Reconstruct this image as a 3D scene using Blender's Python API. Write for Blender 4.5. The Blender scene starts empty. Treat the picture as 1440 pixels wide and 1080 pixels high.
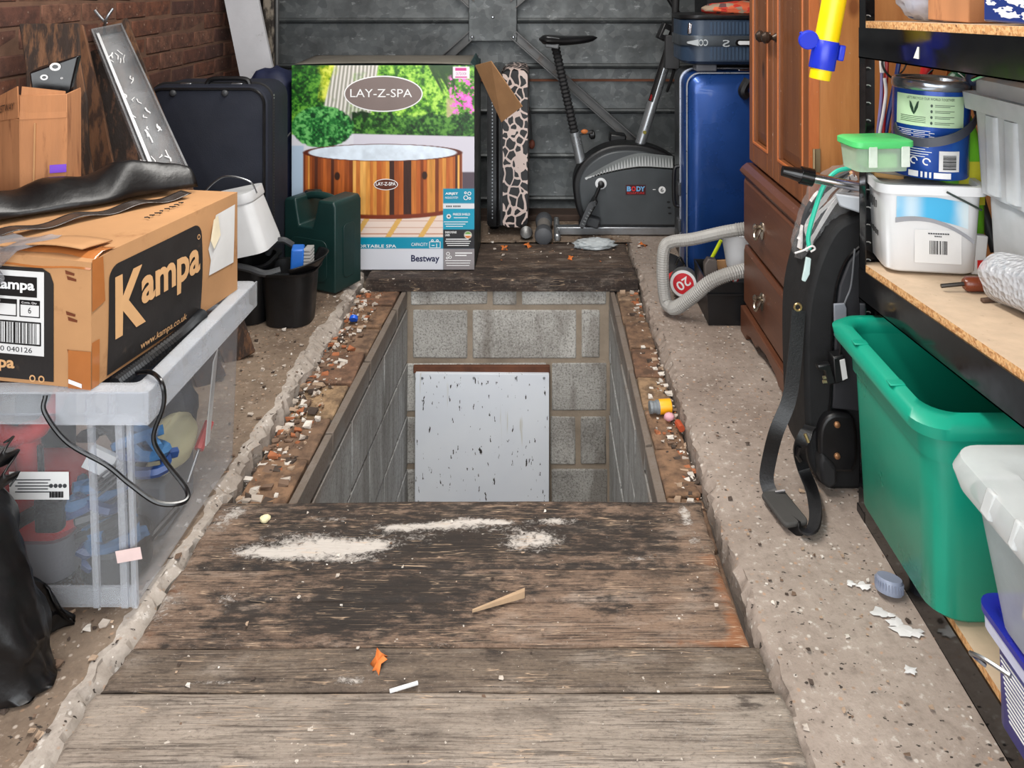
import bpy, math, random
import numpy as np
from mathutils import Vector, Matrix, Euler, noise as mnoise

# ---------------------------------------------------------------- camera, sky, light, exposure
SC = bpy.context.scene
COL = SC.collection
F, H, CX, HY = 1120.0, 1.25, 765.0, -17.0
cam_d = bpy.data.cameras.new('camera')
cam_d.sensor_fit = 'HORIZONTAL'
cam_d.sensor_width = 36.0
cam_d.lens = F / 1440 * 36.0
cam_d.shift_x = -(CX - 720) / 1440.0
cam_d.shift_y = -(540 - HY) / 1440.0
cam_d.clip_start = 0.02
cam = bpy.data.objects.new('camera', cam_d)
cam.location = (0, 0, H)
cam.rotation_euler = (math.pi / 2, 0, 0)
COL.objects.link(cam)
SC.camera = cam

world = bpy.data.worlds.new('overcast_sky')
SC.world = world
world.use_nodes = True
wb = world.node_tree.nodes['Background']
wb.inputs[0].default_value = (0.93, 0.97, 1.0, 1)
wb.inputs[1].default_value = 2.2

def area_light(name, loc, rot, sx, sy, power, col=(1, 1, 1)):
    l = bpy.data.lights.new(name, 'AREA')
    l.shape = 'RECTANGLE'; l.size = sx; l.size_y = sy; l.energy = power; l.color = col
    o = bpy.data.objects.new(name, l); o.location = loc; o.rotation_euler = rot
    COL.objects.link(o)
    return o
# daylight of the open garage doorway behind the photographer
area_light('doorway_daylight', (0.0, -0.55, 1.55), (math.radians(80), 0, 0), 3.0, 2.2, 72, (0.95, 0.98, 1.0))
# fill light added under the roof; no lamp is seen there
area_light('overhead_fill_light', (-0.25, 2.05, 2.34), (0, 0, 0), 0.25, 2.4, 66, (1.0, 0.97, 0.92))

SC.view_settings.view_transform = 'Standard'
SC.view_settings.look = 'None'
SC.view_settings.gamma = 1.0
SC.view_settings.use_curve_mapping = False
SC.view_settings.exposure = 0.0

# ---------------------------------------------------------------- helpers
R = math.radians
rnd = random.Random(7)

def at(px, py, d):
    """point seen at pixel (px, py) at depth d in front of the camera"""
    return Vector(((px - CX) * d / F, d, H - (py - HY) * d / F))

def gr(px, py, h=0.0):
    d = F * (H - h) / (py - HY)
    return Vector(((px - CX) * d / F, d, h))

def lin(c):
    out = []
    for x in c[:3]:
        x = x / 255.0
        out.append(x / 12.92 if x <= 0.04045 else ((x + 0.055) / 1.055) ** 2.4)
    return tuple(out) + (1.0,)

def tag(o, label=None, cat=None, group=None, kind=None):
    if label: o['label'] = label
    if cat: o['category'] = cat
    if group: o['group'] = group
    if kind: o['kind'] = kind
    return o

def thing(name, label, cat, loc=(0, 0, 0), rz=0.0, group=None, rot=None):
    o = bpy.data.objects.new(name, None)
    o.empty_display_size = 0.05
    o.location = loc
    o.rotation_euler = rot if rot else (0, 0, rz)
    COL.objects.link(o)
    return tag(o, label, cat, group)

def world_of(o):
    m = Matrix.LocRotScale(o.location, o.rotation_euler, o.scale)
    return world_of(o.parent) @ m if o.parent else m

def rrect(w, h, r, n=5, cx=0.0, cy=0.0):
    r = min(r, w / 2 - 1e-4, h / 2 - 1e-4)
    pts = []
    for sx, sy, a0 in ((1, 1, 0), (-1, 1, 90), (-1, -1, 180), (1, -1, 270)):
        for k in range(n + 1):
            a = R(a0 + 90.0 * k / n)
            pts.append((cx + sx * (w / 2 - r) + r * math.cos(a), cy + sy * (h / 2 - r) + r * math.sin(a)))
    return pts

def ellipse(rx, ry, n=32, cx=0, cy=0):
    return [(cx + rx * math.cos(2 * math.pi * k / n), cy + ry * math.sin(2 * math.pi * k / n)) for k in range(n)]

def spline(pts, n=8):
    """Catmull-Rom through points"""
    P = [Vector(p) for p in pts]
    P = [2 * P[0] - P[1]] + P + [2 * P[-1] - P[-2]]
    out = []
    for i in range(1, len(P) - 2):
        p0, p1, p2, p3 = P[i - 1], P[i], P[i + 1], P[i + 2]
        for k in range(n):
            t = k / n
            out.append(0.5 * ((2 * p1) + (p2 - p0) * t + (2 * p0 - 5 * p1 + 4 * p2 - p3) * t * t + (3 * p1 - p0 - 3 * p2 + p3) * t ** 3))
    out.append(P[-2].copy())
    return out

class MB:
    """collects shapes, then links them as ONE mesh object"""
    def __init__(s):
        s.v, s.f, s.m = [], [], []
    def add(s, vs, fs, mi=0):
        o = len(s.v)
        s.v += [tuple(v) for v in vs]
        for f in fs:
            s.f.append(tuple(o + i for i in f)); s.m.append(mi)
        return s
    def hexa(s, p, mi=0):
        return s.add(p, [(3, 2, 1, 0), (4, 5, 6, 7), (0, 1, 5, 4), (1, 2, 6, 5), (2, 3, 7, 6), (3, 0, 4, 7)], mi)
    def box(s, c, size, rot=None, mi=0):
        x, y, z = (k / 2 for k in size)
        p = [Vector(q) for q in ((-x, -y, -z), (x, -y, -z), (x, y, -z), (-x, y, -z), (-x, -y, z), (x, -y, z), (x, y, z), (-x, y, z))]
        if rot is not None:
            m = rot if isinstance(rot, Matrix) else Euler(rot).to_matrix()
            p = [m @ q for q in p]
        return s.hexa([q + Vector(c) for q in p], mi)
    def bx(s, x0, x1, y0, y1, z0, z1, mi=0):
        return s.box(((x0 + x1) / 2, (y0 + y1) / 2, (z0 + z1) / 2), (abs(x1 - x0), abs(y1 - y0), abs(z1 - z0)), None, mi)
    def loft(s, loops, cap0=True, cap1=True, mi=0, ring=False):
        n = len(loops[0]); vs = [p for l in loops for p in l]; fs = []
        k = len(loops)
        for i in range(k if ring else k - 1):
            a, b = i * n, ((i + 1) % k) * n
            for j in range(n):
                q = (j + 1) % n
                fs.append((a + j, a + q, b + q, b + j))
        if not ring:
            if cap0: fs.append(tuple(reversed(range(n))))
            if cap1: fs.append(tuple(range((k - 1) * n, k * n)))
        return s.add(vs, fs, mi)
    def lofz(s, levels, cap0=True, cap1=True, mi=0):
        """levels: (loop2d, z)"""
        return s.loft([[(x, y, z) for x, y in l] for l, z in levels], cap0, cap1, mi)
    def lofy(s, levels, cap0=True, cap1=True, mi=0):
        """levels: (loop2d in x,z ; y)"""
        return s.loft([[(x, y, z) for x, z in reversed(l)] for l, y in levels], cap0, cap1, mi)
    def tube(s, pts, r, n=8, mi=0, caps=True, closed=False):
        pts = [Vector(p) for p in pts]
        k = len(pts); loops = []
        up = None
        for i, p in enumerate(pts):
            if closed:
                t = pts[(i + 1) % k] - pts[i - 1]
            else:
                t = pts[min(i + 1, k - 1)] - pts[max(i - 1, 0)]
            t.normalize()
            if up is None:
                up = Vector((0, 0, 1)) if abs(t.z) < 0.9 else Vector((1, 0, 0))
            a = up - t * up.dot(t)
            if a.length < 1e-4:
                a = Vector((1, 0, 0)) - t * t.x
            a.normalize(); b = t.cross(a); up = a
            rr = r[i] if isinstance(r, (list, tuple)) else r
            loops.append([p + (a * math.cos(2 * math.pi * j / n) + b * math.sin(2 * math.pi * j / n)) * rr for j in range(n)])
        return s.loft(loops, caps, caps, mi, ring=closed)
    def ribbon(s, pts, w, th, widths_dir=None, mi=0):
        """flat strap along pts; widths_dir gives the direction across the strap"""
        pts = [Vector(p) for p in pts]; k = len(pts); loops = []
        for i, p in enumerate(pts):
            t = (pts[min(i + 1, k - 1)] - pts[max(i - 1, 0)]).normalized()
            d = Vector(widths_dir[i] if isinstance(widths_dir, list) else widths_dir)
            d = (d - t * d.dot(t)).normalized(); nn = t.cross(d)
            loops.append([p + d * w / 2 + nn * th / 2, p - d * w / 2 + nn * th / 2, p - d * w / 2 - nn * th / 2, p + d * w / 2 - nn * th / 2])
        return s.loft(loops, mi=mi)
    def lathe(s, prof, c=(0, 0, 0), n=24, mat=None, mi=0, cap0=True, cap1=True):
        """prof: (radius, height) along local z"""
        loops = []
        for r, z in prof:
            l = [Vector((r * math.cos(2 * math.pi * k / n), r * math.sin(2 * math.pi * k / n), z)) for k in range(n)]
            if mat is not None: l = [mat @ p for p in l]
            loops.append([p + Vector(c) for p in l])
        return s.loft(loops, cap0, cap1, mi)
    def prism(s, poly, o, u, w, n, depth, mi=0):
        """2D polygon in the (u, w) plane at o, extruded along n"""
        o, u, w, n = Vector(o), Vector(u), Vector(w), Vector(n)
        a = [o + u * x + w * y for x, y in poly]
        b = [p + n * depth for p in a]
        return s.loft([a, b], True, True, mi)
    def pxprism(s, px, d, th, mi=0):
        """pixel outline at depth d, thickness th away from the camera"""
        a = [at(x, y, d) for x, y in px]
        b = [p + Vector((0, th, 0)) for p in a]
        return s.loft([a, b], True, True, mi)
    def sphere(s, c, r, nu=14, nv=9, mi=0, func=None, rot=None):
        if not isinstance(r, (tuple, list)): r = (r, r, r)
        vs, fs = [], []
        for j in range(nv + 1):
            th = math.pi * j / nv
            for i in range(nu):
                ph = 2 * math.pi * i / nu
                q = Vector((math.sin(th) * math.cos(ph), math.sin(th) * math.sin(ph), math.cos(th)))
                k = func(q) if func else 1.0
                p = Vector((q.x * r[0], q.y * r[1], q.z * r[2])) * k
                if rot is not None: p = rot @ p
                vs.append(p + Vector(c))
        for j in range(nv):
            for i in range(nu):
                q = (i + 1) % nu
                if j == 0: fs.append((i, nu + i, nu + q))
                elif j == nv - 1: fs.append((j * nu + i, (j + 1) * nu + i, j * nu + q))
                else: fs.append((j * nu + i, (j + 1) * nu + i, (j + 1) * nu + q, j * nu + q))
        return s.add(vs, fs, mi)
    def grid(s, fn, nu, nv, mi=0):
        vs = [fn(i / nu, j / nv) for j in range(nv + 1) for i in range(nu + 1)]
        w = nu + 1
        return s.add(vs, [(j * w + i, j * w + i + 1, (j + 1) * w + i + 1, (j + 1) * w + i) for j in range(nv) for i in range(nu)], mi)
    def build(s, name, mats, parent=None, loc=None, bevel=0, seg=2, smooth=True, angle=38, world=True, label=None, solid=0):
        """vertices are in world space unless world=False (then in the parent's space)"""
        me = bpy.data.meshes.new(name)
        if parent is not None and world:
            mi = world_of(parent).inverted()
            vs = [tuple(mi @ Vector(v)) for v in s.v]
        elif parent is None and loc is not None and world:
            L = Vector(loc); vs = [tuple(Vector(v) - L) for v in s.v]
        else:
            vs = s.v
        me.from_pydata(vs, [], s.f)
        for m in (mats if isinstance(mats, (list, tuple)) else [mats]): me.materials.append(m)
        if any(s.m): me.polygons.foreach_set('material_index', s.m)
        if smooth:
            me.polygons.foreach_set('use_smooth', [True] * len(me.polygons))
            me.set_sharp_from_angle(angle=R(angle))
        me.validate(); me.update()
        o = bpy.data.objects.new(name, me)
        COL.objects.link(o)
        if parent is not None: o.parent = parent
        elif loc is not None: o.location = loc
        if bevel:
            b = o.modifiers.new('edge', 'BEVEL'); b.width = bevel; b.segments = seg; b.limit_method = 'ANGLE'; b.angle_limit = R(40)
        if solid:
            b = o.modifiers.new('wall', 'SOLIDIFY'); b.thickness = solid; b.offset = -1
        if label: o['label'] = label
        return o

def dup(o, loc=None, parent=None, rot=None, scale=None):
    c = o.copy(); COL.objects.link(c)
    if parent is not None: c.parent = parent
    if loc is not None: c.location = loc
    if rot is not None: c.rotation_euler = rot
    if scale is not None: c.scale = scale
    return c

def text(s, o, u, v, w, h, m, parent, name='lettering', bold=0.0, shear=0.0, lift=0.0008, bend=None):
    """printed lettering: fitted to width w along u and height h along v, centred on o"""
    cu = bpy.data.curves.new('font', 'FONT')
    cu.body = s; cu.offset = bold; cu.shear = shear; cu.resolution_u = 3
    t = bpy.data.objects.new('font', cu); COL.objects.link(t)
    bpy.context.view_layer.update()
    me = bpy.data.meshes.new_from_object(t.evaluated_get(bpy.context.evaluated_depsgraph_get()))
    bpy.data.objects.remove(t); bpy.data.curves.remove(cu)
    co = np.empty(len(me.vertices) * 3); me.vertices.foreach_get('co', co); co = co.reshape(-1, 3)
    a, b = co.min(0), co.max(0)
    u, v = Vector(u).normalized(), Vector(v).normalized(); n = u.cross(v)
    mi = world_of(parent).inverted()
    q = (co - (a + b) / 2) / np.maximum(b - a, 1e-6)
    out = []
    for x, y, z in q:
        if bend: p = bend(x, y)
        else: p = Vector(o) + u * (x * w) + v * (y * h) + n * lift
        out.append(tuple(mi @ p))
    me.vertices.foreach_set('co', np.array(out).ravel())
    me.materials.clear(); me.materials.append(m)
    me.update()
    ob = bpy.data.objects.new(name, me); COL.objects.link(ob); ob.parent = parent
    return ob

def plate(poly, o, u, v, m, parent, name, lift=0.0006, th=0.0004, label=None):
    """thin printed or stuck-on patch, polygon in the (u, v) plane at o"""
    u, v = Vector(u).normalized(), Vector(v).normalized(); n = u.cross(v)
    return MB().prism(poly, Vector(o) + n * lift, u, v, n, th).build(name, m, parent, smooth=False, label=label)

def rect(w, h): return [(-w / 2, -h / 2), (w / 2, -h / 2), (w / 2, h / 2), (-w / 2, h / 2)]

# numpy value noise, for worn edges and stains
_hr = np.random.RandomState(3); _T = _hr.rand(256, 256)
def vn(x, y):
    xi, yi = np.floor(x).astype(int), np.floor(y).astype(int)
    fx, fy = x - xi, y - yi
    fx, fy = fx * fx * (3 - 2 * fx), fy * fy * (3 - 2 * fy)
    g = lambda a, b: _T[a % 256, b % 256]
    return (g(xi, yi) * (1 - fx) + g(xi + 1, yi) * fx) * (1 - fy) + (g(xi, yi + 1) * (1 - fx) + g(xi + 1, yi + 1) * fx) * fy
def fbm(x, y, o=4):
    x, y = np.asarray(x, float), np.asarray(y, float)
    a, t, n = 0.5, 0, 0
    for k in range(o):
        t = t + a * vn(x * 2 ** k + 17.3 * k, y * 2 ** k + 5.1 * k); n += a; a *= 0.5
    return t / n

# ---------------------------------------------------------------- materials
class NT:
    def __init__(s, name):
        s.m = bpy.data.materials.new(name); s.m.use_nodes = True
        s.t = s.m.node_tree; s.n = s.t.nodes; s.p = s.n['Principled BSDF']; s.out = s.n['Material Output']
        s.tc = s.n.new('ShaderNodeTexCoord')
    def L(s, a, b): s.t.links.new(a, b)
    def mapping(s, scale=(1, 1, 1), loc=(0, 0, 0), src='Object'):
        m = s.n.new('ShaderNodeMapping'); m.inputs['Scale'].default_value = scale; m.inputs['Location'].default_value = loc
        s.L(s.tc.outputs[src], m.inputs['Vector']); return m.outputs[0]
    def noise(s, vec, scale, detail=4, rough=0.55, dist=0.0):
        n = s.n.new('ShaderNodeTexNoise'); n.inputs['Scale'].default_value = scale; n.inputs['Detail'].default_value = detail
        n.inputs['Roughness'].default_value = rough; n.inputs['Distortion'].default_value = dist
        s.L(vec, n.inputs['Vector']); return n.outputs[0]
    def voro(s, vec, scale, feature='F1', out=0, rand=1.0):
        n = s.n.new('ShaderNodeTexVoronoi'); n.feature = feature; n.inputs['Scale'].default_value = scale
        n.inputs['Randomness'].default_value = rand
        s.L(vec, n.inputs['Vector']); return n.outputs[out]
    def ramp(s, fac, stops, interp='LINEAR'):
        r = s.n.new('ShaderNodeValToRGB'); r.color_ramp.interpolation = interp
        e = r.color_ramp.elements
        while len(e) < len(stops): e.new(0.5)
        for k, (p, c) in enumerate(stops):
            e[k].position = p; e[k].color = c if len(c) == 4 else tuple(c) + (1,)
        s.L(fac, r.inputs[0]); return r.outputs[0]
    def step(s, fac, a, b):
        m = s.n.new('ShaderNodeMapRange'); m.interpolation_type = 'SMOOTHSTEP'
        m.inputs['From Min'].default_value = a; m.inputs['From Max'].default_value = b
        s.L(fac, m.inputs['Value']); return m.outputs[0]
    def math(s, op, a, b=None, clamp=False):
        m = s.n.new('ShaderNodeMath'); m.operation = op; m.use_clamp = clamp
        for k, q in enumerate((a, b)):
            if q is None: continue
            if isinstance(q, (int, float)): m.inputs[k].default_value = q
            else: s.L(q, m.inputs[k])
        return m.outputs[0]
    def mix(s, fac, a, b, mode='MIX'):
        m = s.n.new('ShaderNodeMix'); m.data_type = 'RGBA'; m.blend_type = mode
        for k, q in ((0, fac), (6, a), (7, b)):
            if isinstance(q, (int, float)): m.inputs[k].default_value = q
            elif isinstance(q, tuple): m.inputs[k].default_value = q
            else: s.L(q, m.inputs[k])
        return m.outputs[2]
    def attr(s, name):
        a = s.n.new('ShaderNodeAttribute'); a.attribute_name = name; return a
    def base(s, c):
        if isinstance(c, tuple): s.p.inputs['Base Color'].default_value = c
        else: s.L(c, s.p.inputs['Base Color'])
    def rough(s, r):
        if isinstance(r, (int, float)): s.p.inputs['Roughness'].default_value = r
        else: s.L(r, s.p.inputs['Roughness'])
    def bump(s, h, strength=0.3, dist=0.01):
        b = s.n.new('ShaderNodeBump'); b.inputs['Strength'].default_value = strength; b.inputs['Distance'].default_value = dist
        s.L(h, b.inputs['Height']); s.L(b.outputs[0], s.p.inputs['Normal'])

def sc(c, k): return tuple(min(1, max(0, x * k)) for x in c[:3]) + (1,)

def mat(name, rgb, rough=0.6, metal=0.0, var=0.15, scale=9.0, bump=0.1, bscale=70.0, stretch=(1, 1, 1), spec=0.5, dirt=None, dirt_amt=0.5, coat=0.0, objvar=0.0):
    t = NT(name); c = lin(rgb)
    v = t.mapping(stretch)
    n1 = t.noise(v, scale, 5)
    col = t.ramp(n1, [(0.3, sc(c, 1 - var)), (0.7, sc(c, 1 + var))])
    if dirt:
        n2 = t.noise(t.mapping(stretch, (3, 7, 1)), scale * 1.7, 7, 0.65)
        k = 0.62 - 0.3 * dirt_amt
        col = t.mix(t.step(n2, k, k + 0.16), col, lin(dirt))
    if objvar:
        oi = t.n.new('ShaderNodeObjectInfo')
        col = t.mix(1.0, col, t.ramp(oi.outputs['Random'], [(0, (1 - objvar,) * 3), (1, (1, 1, 1))]), 'MULTIPLY')
    t.base(col)
    t.p.inputs['Metallic'].default_value = metal
    t.p.inputs['Specular IOR Level'].default_value = spec
    t.p.inputs['Coat Weight'].default_value = coat
    nr = t.noise(v, scale * 2.3, 4)
    t.rough(t.ramp(nr, [(0.2, (max(0, rough - 0.1),) * 3), (0.8, (min(1, rough + 0.1),) * 3)]))
    if bump: t.bump(t.noise(v, bscale, 4), bump, 0.004)
    return t.m

def clear(name, rgb, body=0.35, rough=0.25, var=0.5, edge=0.35):
    """see-through plastic: part of the light passes straight, the rest scatters in the milky wall"""
    t = NT(name); c = lin(rgb)
    tr = t.n.new('ShaderNodeBsdfTransparent'); tr.inputs[0].default_value = sc(c, 1.1)
    t.base(c); t.rough(rough)
    n1 = t.noise(t.mapping(), 6, 5, 0.6)
    fac = t.ramp(n1, [(0.25, (body * (1 - var),) * 3), (0.75, (min(1, body * (1 + var)),) * 3)])
    lw = t.n.new('ShaderNodeLayerWeight'); lw.inputs[0].default_value = 0.35
    fac = t.math('ADD', fac, t.math('MULTIPLY', lw.outputs['Facing'], edge), True)
    mx = t.n.new('ShaderNodeMixShader')
    t.L(fac, mx.inputs[0]); t.L(tr.outputs[0], mx.inputs[1]); t.L(t.p.outputs[0], mx.inputs[2])
    t.L(mx.outputs[0], t.out.inputs[0])
    return t.m

BLACK = mat('black_plastic', (17, 17, 19), 0.42, var=0.3)
BLACK_GLOSS = mat('glossy_black_plastic', (14, 14, 16), 0.22, var=0.2, bump=0.03)
RUBBER = mat('black_rubber', (26, 26, 28), 0.7)
DARKGREY = mat('dark_grey_plastic', (60, 62, 65), 0.5)
CHROME = mat('chrome', (200, 200, 205), 0.22, 1.0, 0.05, bump=0.0)
STEEL = mat('dull_steel', (165, 168, 172), 0.38, 1.0, 0.12)
WHITEP = mat('white_plastic', (222, 224, 226), 0.4, var=0.05, bump=0.03)
INK = mat('black_ink', (20, 19, 20), 0.55, var=0.15, bump=0)
INKW = mat('white_ink', (232, 232, 232), 0.6, var=0.03, bump=0)
PAPER = mat('white_paper', (215, 215, 214), 0.75, var=0.06, bump=0.03)
REDP = mat('red_plastic', (205, 40, 40), 0.4, var=0.1, bump=0.03)
BLUEP = mat('blue_plastic', (28, 50, 190), 0.35, var=0.08, bump=0.02)
YELLOWP = mat('yellow_plastic', (240, 205, 10), 0.35, var=0.05, bump=0.02)
# ---------------------------------------------------------------- the garage itself
YB = 4.40            # inside face of the steel garage door at the back
XL, XR, ZC = -1.62, 1.52, 2.40
PX0, PX1 = -0.785, 0.41   # the two concrete edges of the inspection pit

def concrete(name, c1, c2, pale, dark, speck=0.5):
    t = NT(name); v = t.mapping()
    big = t.noise(v, 2.6, 6, 0.6)
    col = t.ramp(big, [(0.3, lin(c2)), (0.66, lin(c1))])
    fine = t.noise(v, 38, 6, 0.7)
    col = t.mix(t.ramp(fine, [(0.3, (0.35,) * 3), (0.5, (0,) * 3)]), col, lin(dark))
    col = t.mix(t.ramp(fine, [(0.58, (0,) * 3), (0.72, (0.75,) * 3)]), col, lin(pale))
    # aggregate pebbles showing through the worn face
    vd = t.voro(v, 64); vc = t.voro(v, 64, out=1)
    peb = t.ramp(vc, [(0.0, lin((150, 120, 95))), (0.35, lin(pale)), (0.6, lin((176, 140, 112))), (0.8, lin(dark)), (1, lin((200, 190, 180)))], 'CONSTANT')
    sel = t.ramp(vd, [(0.16, (speck,) * 3), (0.3, (0,) * 3)])
    pick = t.step(t.noise(t.mapping((1, 1, 1), (4, 2, 0)), 30, 2), 0.47, 0.54)
    col = t.mix(t.math('MULTIPLY', sel, pick), col, peb)
    pit = t.step(t.noise(t.mapping((1, 1.6, 1), (9, 1, 3)), 52, 3), 0.655, 0.69)
    col = t.mix(pit, col, lin((58, 50, 44)))
    t.base(col); t.rough(0.88)
    hh = t.math('SUBTRACT', fine, t.math('MULTIPLY', pit, 0.8))
    t.bump(hh, 0.55, 0.006)
    return t.m
CONC_R = concrete('concrete_pale', (166, 152, 141), (132, 117, 106), (206, 198, 189), (76, 64, 55), 0.75)
CONC_L = concrete('concrete_brown', (146, 128, 110), (84, 67, 55), (196, 182, 168), (46, 37, 31), 0.7)
CONC_EDGE = concrete('concrete_broken_edge', (192, 182, 172), (124, 112, 101), (228, 222, 216), (70, 58, 50), 0.6)
PITBLOCK = None

def block_mat():
    t = NT('concrete_block'); v = t.mapping()
    n = t.noise(v, 5, 5, 0.6)
    col = t.ramp(n, [(0.3, lin((160, 156, 150))), (0.7, lin((206, 203, 197)))])
    f = t.noise(v, 130, 4, 0.75)
    col = t.mix(t.ramp(f, [(0.36, (0.7,) * 3), (0.5, (0,) * 3)]), col, lin((88, 84, 78)))
    col = t.mix(t.ramp(f, [(0.55, (0,) * 3), (0.7, (0.6,) * 3)]), col, lin((216, 214, 210)))
    st = t.step(t.noise(t.mapping((3, 3, 0.7)), 3.5, 5), 0.5, 0.66)
    col = t.mix(t.math('MULTIPLY', st, 0.45), col, lin((92, 80, 68)))
    oi = t.n.new('ShaderNodeObjectInfo')
    col = t.mix(1.0, col, t.ramp(oi.outputs['Random'], [(0, (0.78,) * 3), (1, (1.05,) * 3)]), 'MULTIPLY')
    t.base(col); t.rough(0.92); t.bump(f, 0.6, 0.006)
    return t.m
BLOCK = block_mat()
def block_side_mat():
    t = NT('smeared_concrete_block'); v = t.mapping((1, 1, 1))
    n = t.noise(t.mapping((5, 5, 0.9)), 2.4, 6, 0.65)
    col = t.ramp(n, [(0.3, lin((126, 124, 120))), (0.5, lin((160, 160, 158))), (0.72, lin((196, 198, 198)))])
    f = t.noise(v, 90, 4, 0.7)
    col = t.mix(t.ramp(f, [(0.34, (0.5,) * 3), (0.5, (0,) * 3)]), col, lin((92, 86, 80)))
    sx = t.n.new('ShaderNodeSeparateXYZ'); g_ = t.n.new('ShaderNodeNewGeometry'); t.L(g_.outputs['Position'], sx.inputs[0])
    # brown earth stain washed down from the ledge over the top course
    k = t.math('ADD', sx.outputs[2], t.math('MULTIPLY', t.math('SUBTRACT', n, 0.5), 0.35))
    col = t.mix(t.math('MULTIPLY', t.step(k, -0.22, -0.06), 0.85), col, lin((104, 88, 74)))
    t.base(col); t.rough(0.9); t.bump(f, 0.4, 0.005)
    return t.m
BLOCK_SIDE = block_side_mat()
JOINT = mat('dark_joint', (66, 58, 52), 0.95, var=0.2)
MORTAR = mat('mortar', (146, 132, 116), 0.95, var=0.25, scale=7, bump=0.5, bscale=90)
MORTAR_BROWN = mat('brown_mortar_render', (104, 92, 80), 0.95, var=0.3, scale=5, bump=0.5, bscale=60)
BRICKMORTAR = mat('brick_mortar', (104, 76, 60), 0.95, var=0.25, scale=10, bump=0.4)

def brick_mat(name, cols, dark):
    t = NT(name); v = t.mapping()
    oi = t.n.new('ShaderNodeObjectInfo')
    col = t.ramp(oi.outputs['Random'], [(k / (len(cols) - 1), lin(c)) for k, c in enumerate(cols)])
    n = t.noise(v, 22, 5, 0.65)
    col = t.mix(t.ramp(n, [(0.38, (0.75,) * 3), (0.6, (0,) * 3)]), col, lin(dark))
    w = t.step(t.noise(t.mapping((1, 1, 1), (5, 5, 5)), 40, 3), 0.66, 0.74)
    col = t.mix(t.math('MULTIPLY', w, 0.4), col, lin((190, 165, 145)))
    t.base(col); t.rough(0.9); t.bump(t.noise(v, 120, 4), 0.5, 0.004)
    return t.m
BRICK = brick_mat('red_brick', [(104, 62, 46), (116, 72, 52), (86, 54, 44), (122, 84, 66), (96, 60, 48), (78, 52, 46)], (58, 38, 32))
LEDGEBRICK = brick_mat('dirty_brick', [(140, 108, 82), (124, 98, 78), (164, 136, 104), (122, 88, 68), (150, 126, 102)], (70, 54, 44))

def jit_box(c, s, r, j):
    x, y, z = (k / 2 for k in s)
    return [Vector((c[0] + a * x + r.uniform(-j, j), c[1] + b * y + r.uniform(-j, j), c[2] + d * z + r.uniform(-j, j)))
            for a, b, d in ((-1, -1, -1), (1, -1, -1), (1, 1, -1), (-1, 1, -1), (-1, -1, 1), (1, -1, 1), (1, 1, 1), (-1, 1, 1))]

# ---- floor: three concrete slabs around the pit
floor = tag(thing('floor', 'worn garage concrete floor around an open inspection pit', None), kind='structure')
def slab(name, m, x0, x1, y0, y1, side, amp, me):
    """concrete slab; side=+1: its broken edge faces +x, -1: faces -x"""
    nx, ny = 34, int((y1 - y0) / 0.012)
    b = MB()
    ys = [y0 + (y1 - y0) * j / ny for j in range(ny + 1)]
    xe = x1 if side > 0 else x0
    e1 = [xe + side * amp * (float(fbm(y * 5.0, 3.3, 3)) - 0.55) * 2 + side * amp * 1.3 * (float(fbm(y * 34, 9.1, 3)) - 0.5) for y in ys]
    chip = [max(0.0, float(fbm(y * 7, 21.0, 3)) - 0.42) for y in ys]
    vs = []; nr = nx + 4
    for j, y in enumerate(ys):
        row = []
        for i in range(nx + 1):
            k = i / nx
            k = k ** 0.6 if side > 0 else 1 - (1 - k) ** 0.6
            ee = e1[j] - side * (0.012 + chip[j] * amp * 3)
            x = (x0 + (ee - x0) * k) if side > 0 else (ee + (x1 - ee) * (i / nx) ** 1.6)
            z = 0.008 * (float(fbm(x * 6 + 3, y * 6, 3)) - 0.5)
            row.append((x, y, z))
        n1, n2, n3 = (float(fbm(y * 60 + q, q * 3.7, 3)) - 0.5 for q in (1.0, 2.0, 3.0))
        edge = [(e1[j] - side * (0.008 + chip[j] * amp * 2.5 - n1 * 0.03), y, -0.001 - chip[j] * 0.02 + n1 * 0.010), (e1[j] + side * n2 * amp * 1.6, y, -0.012 - chip[j] * 0.06 + n2 * 0.022), (e1[j] - side * n3 * amp * 1.6, y, -0.055 + n1 * 0.01), (e1[j], y, -0.16)]
        if side < 0: edge.reverse()
        vs += (row + edge) if side > 0 else (edge + row)
    fs, ms = [], []
    w = nx + 1 + 4
    for j in range(ny):
        for i in range(w - 1):
            fs.append((j * w + i, j * w + i + 1, (j + 1) * w + i + 1, (j + 1) * w + i))
            ms.append(1 if ((i >= nx - 1) if side > 0 else (i <= 4)) else 0)
    b.v, b.f, b.m = vs, fs, ms
    return b.build(name, [m, me], floor, angle=28)
slab('concrete_slab', CONC_L, XL - 0.05, PX0, -0.9, YB + 0.1, 1, 0.022, CONC_EDGE)
slab('concrete_slab', CONC_R, PX1, XR + 0.05, -0.9, YB + 0.1, -1, 0.010, CONC_R)
b = MB(); b.grid(lambda u, v: (PX0 - 0.02 + (PX1 - PX0 + 0.04) * u, 3.90 + (YB + 0.1 - 3.90) * v, 0.004 + 0.012 * (float(fbm(u * 9, v * 5)) - 0.5)), 40, 18)
b.bx(PX0, PX1, 3.90, YB + 0.1, -0.2, -0.02)
b.build('concrete_slab', CONC_L, floor)
b = MB().bx(PX0 - 0.03, PX1 + 0.03, 3.50, 3.92, -0.2, -0.052); b.build('rear_bearing', MORTAR_BROWN, floor, smooth=False)
b = MB().bx(-6, 6, -8, -0.9, -0.1, -0.01); b.build('driveway', CONC_R, floor, smooth=False)

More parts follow.
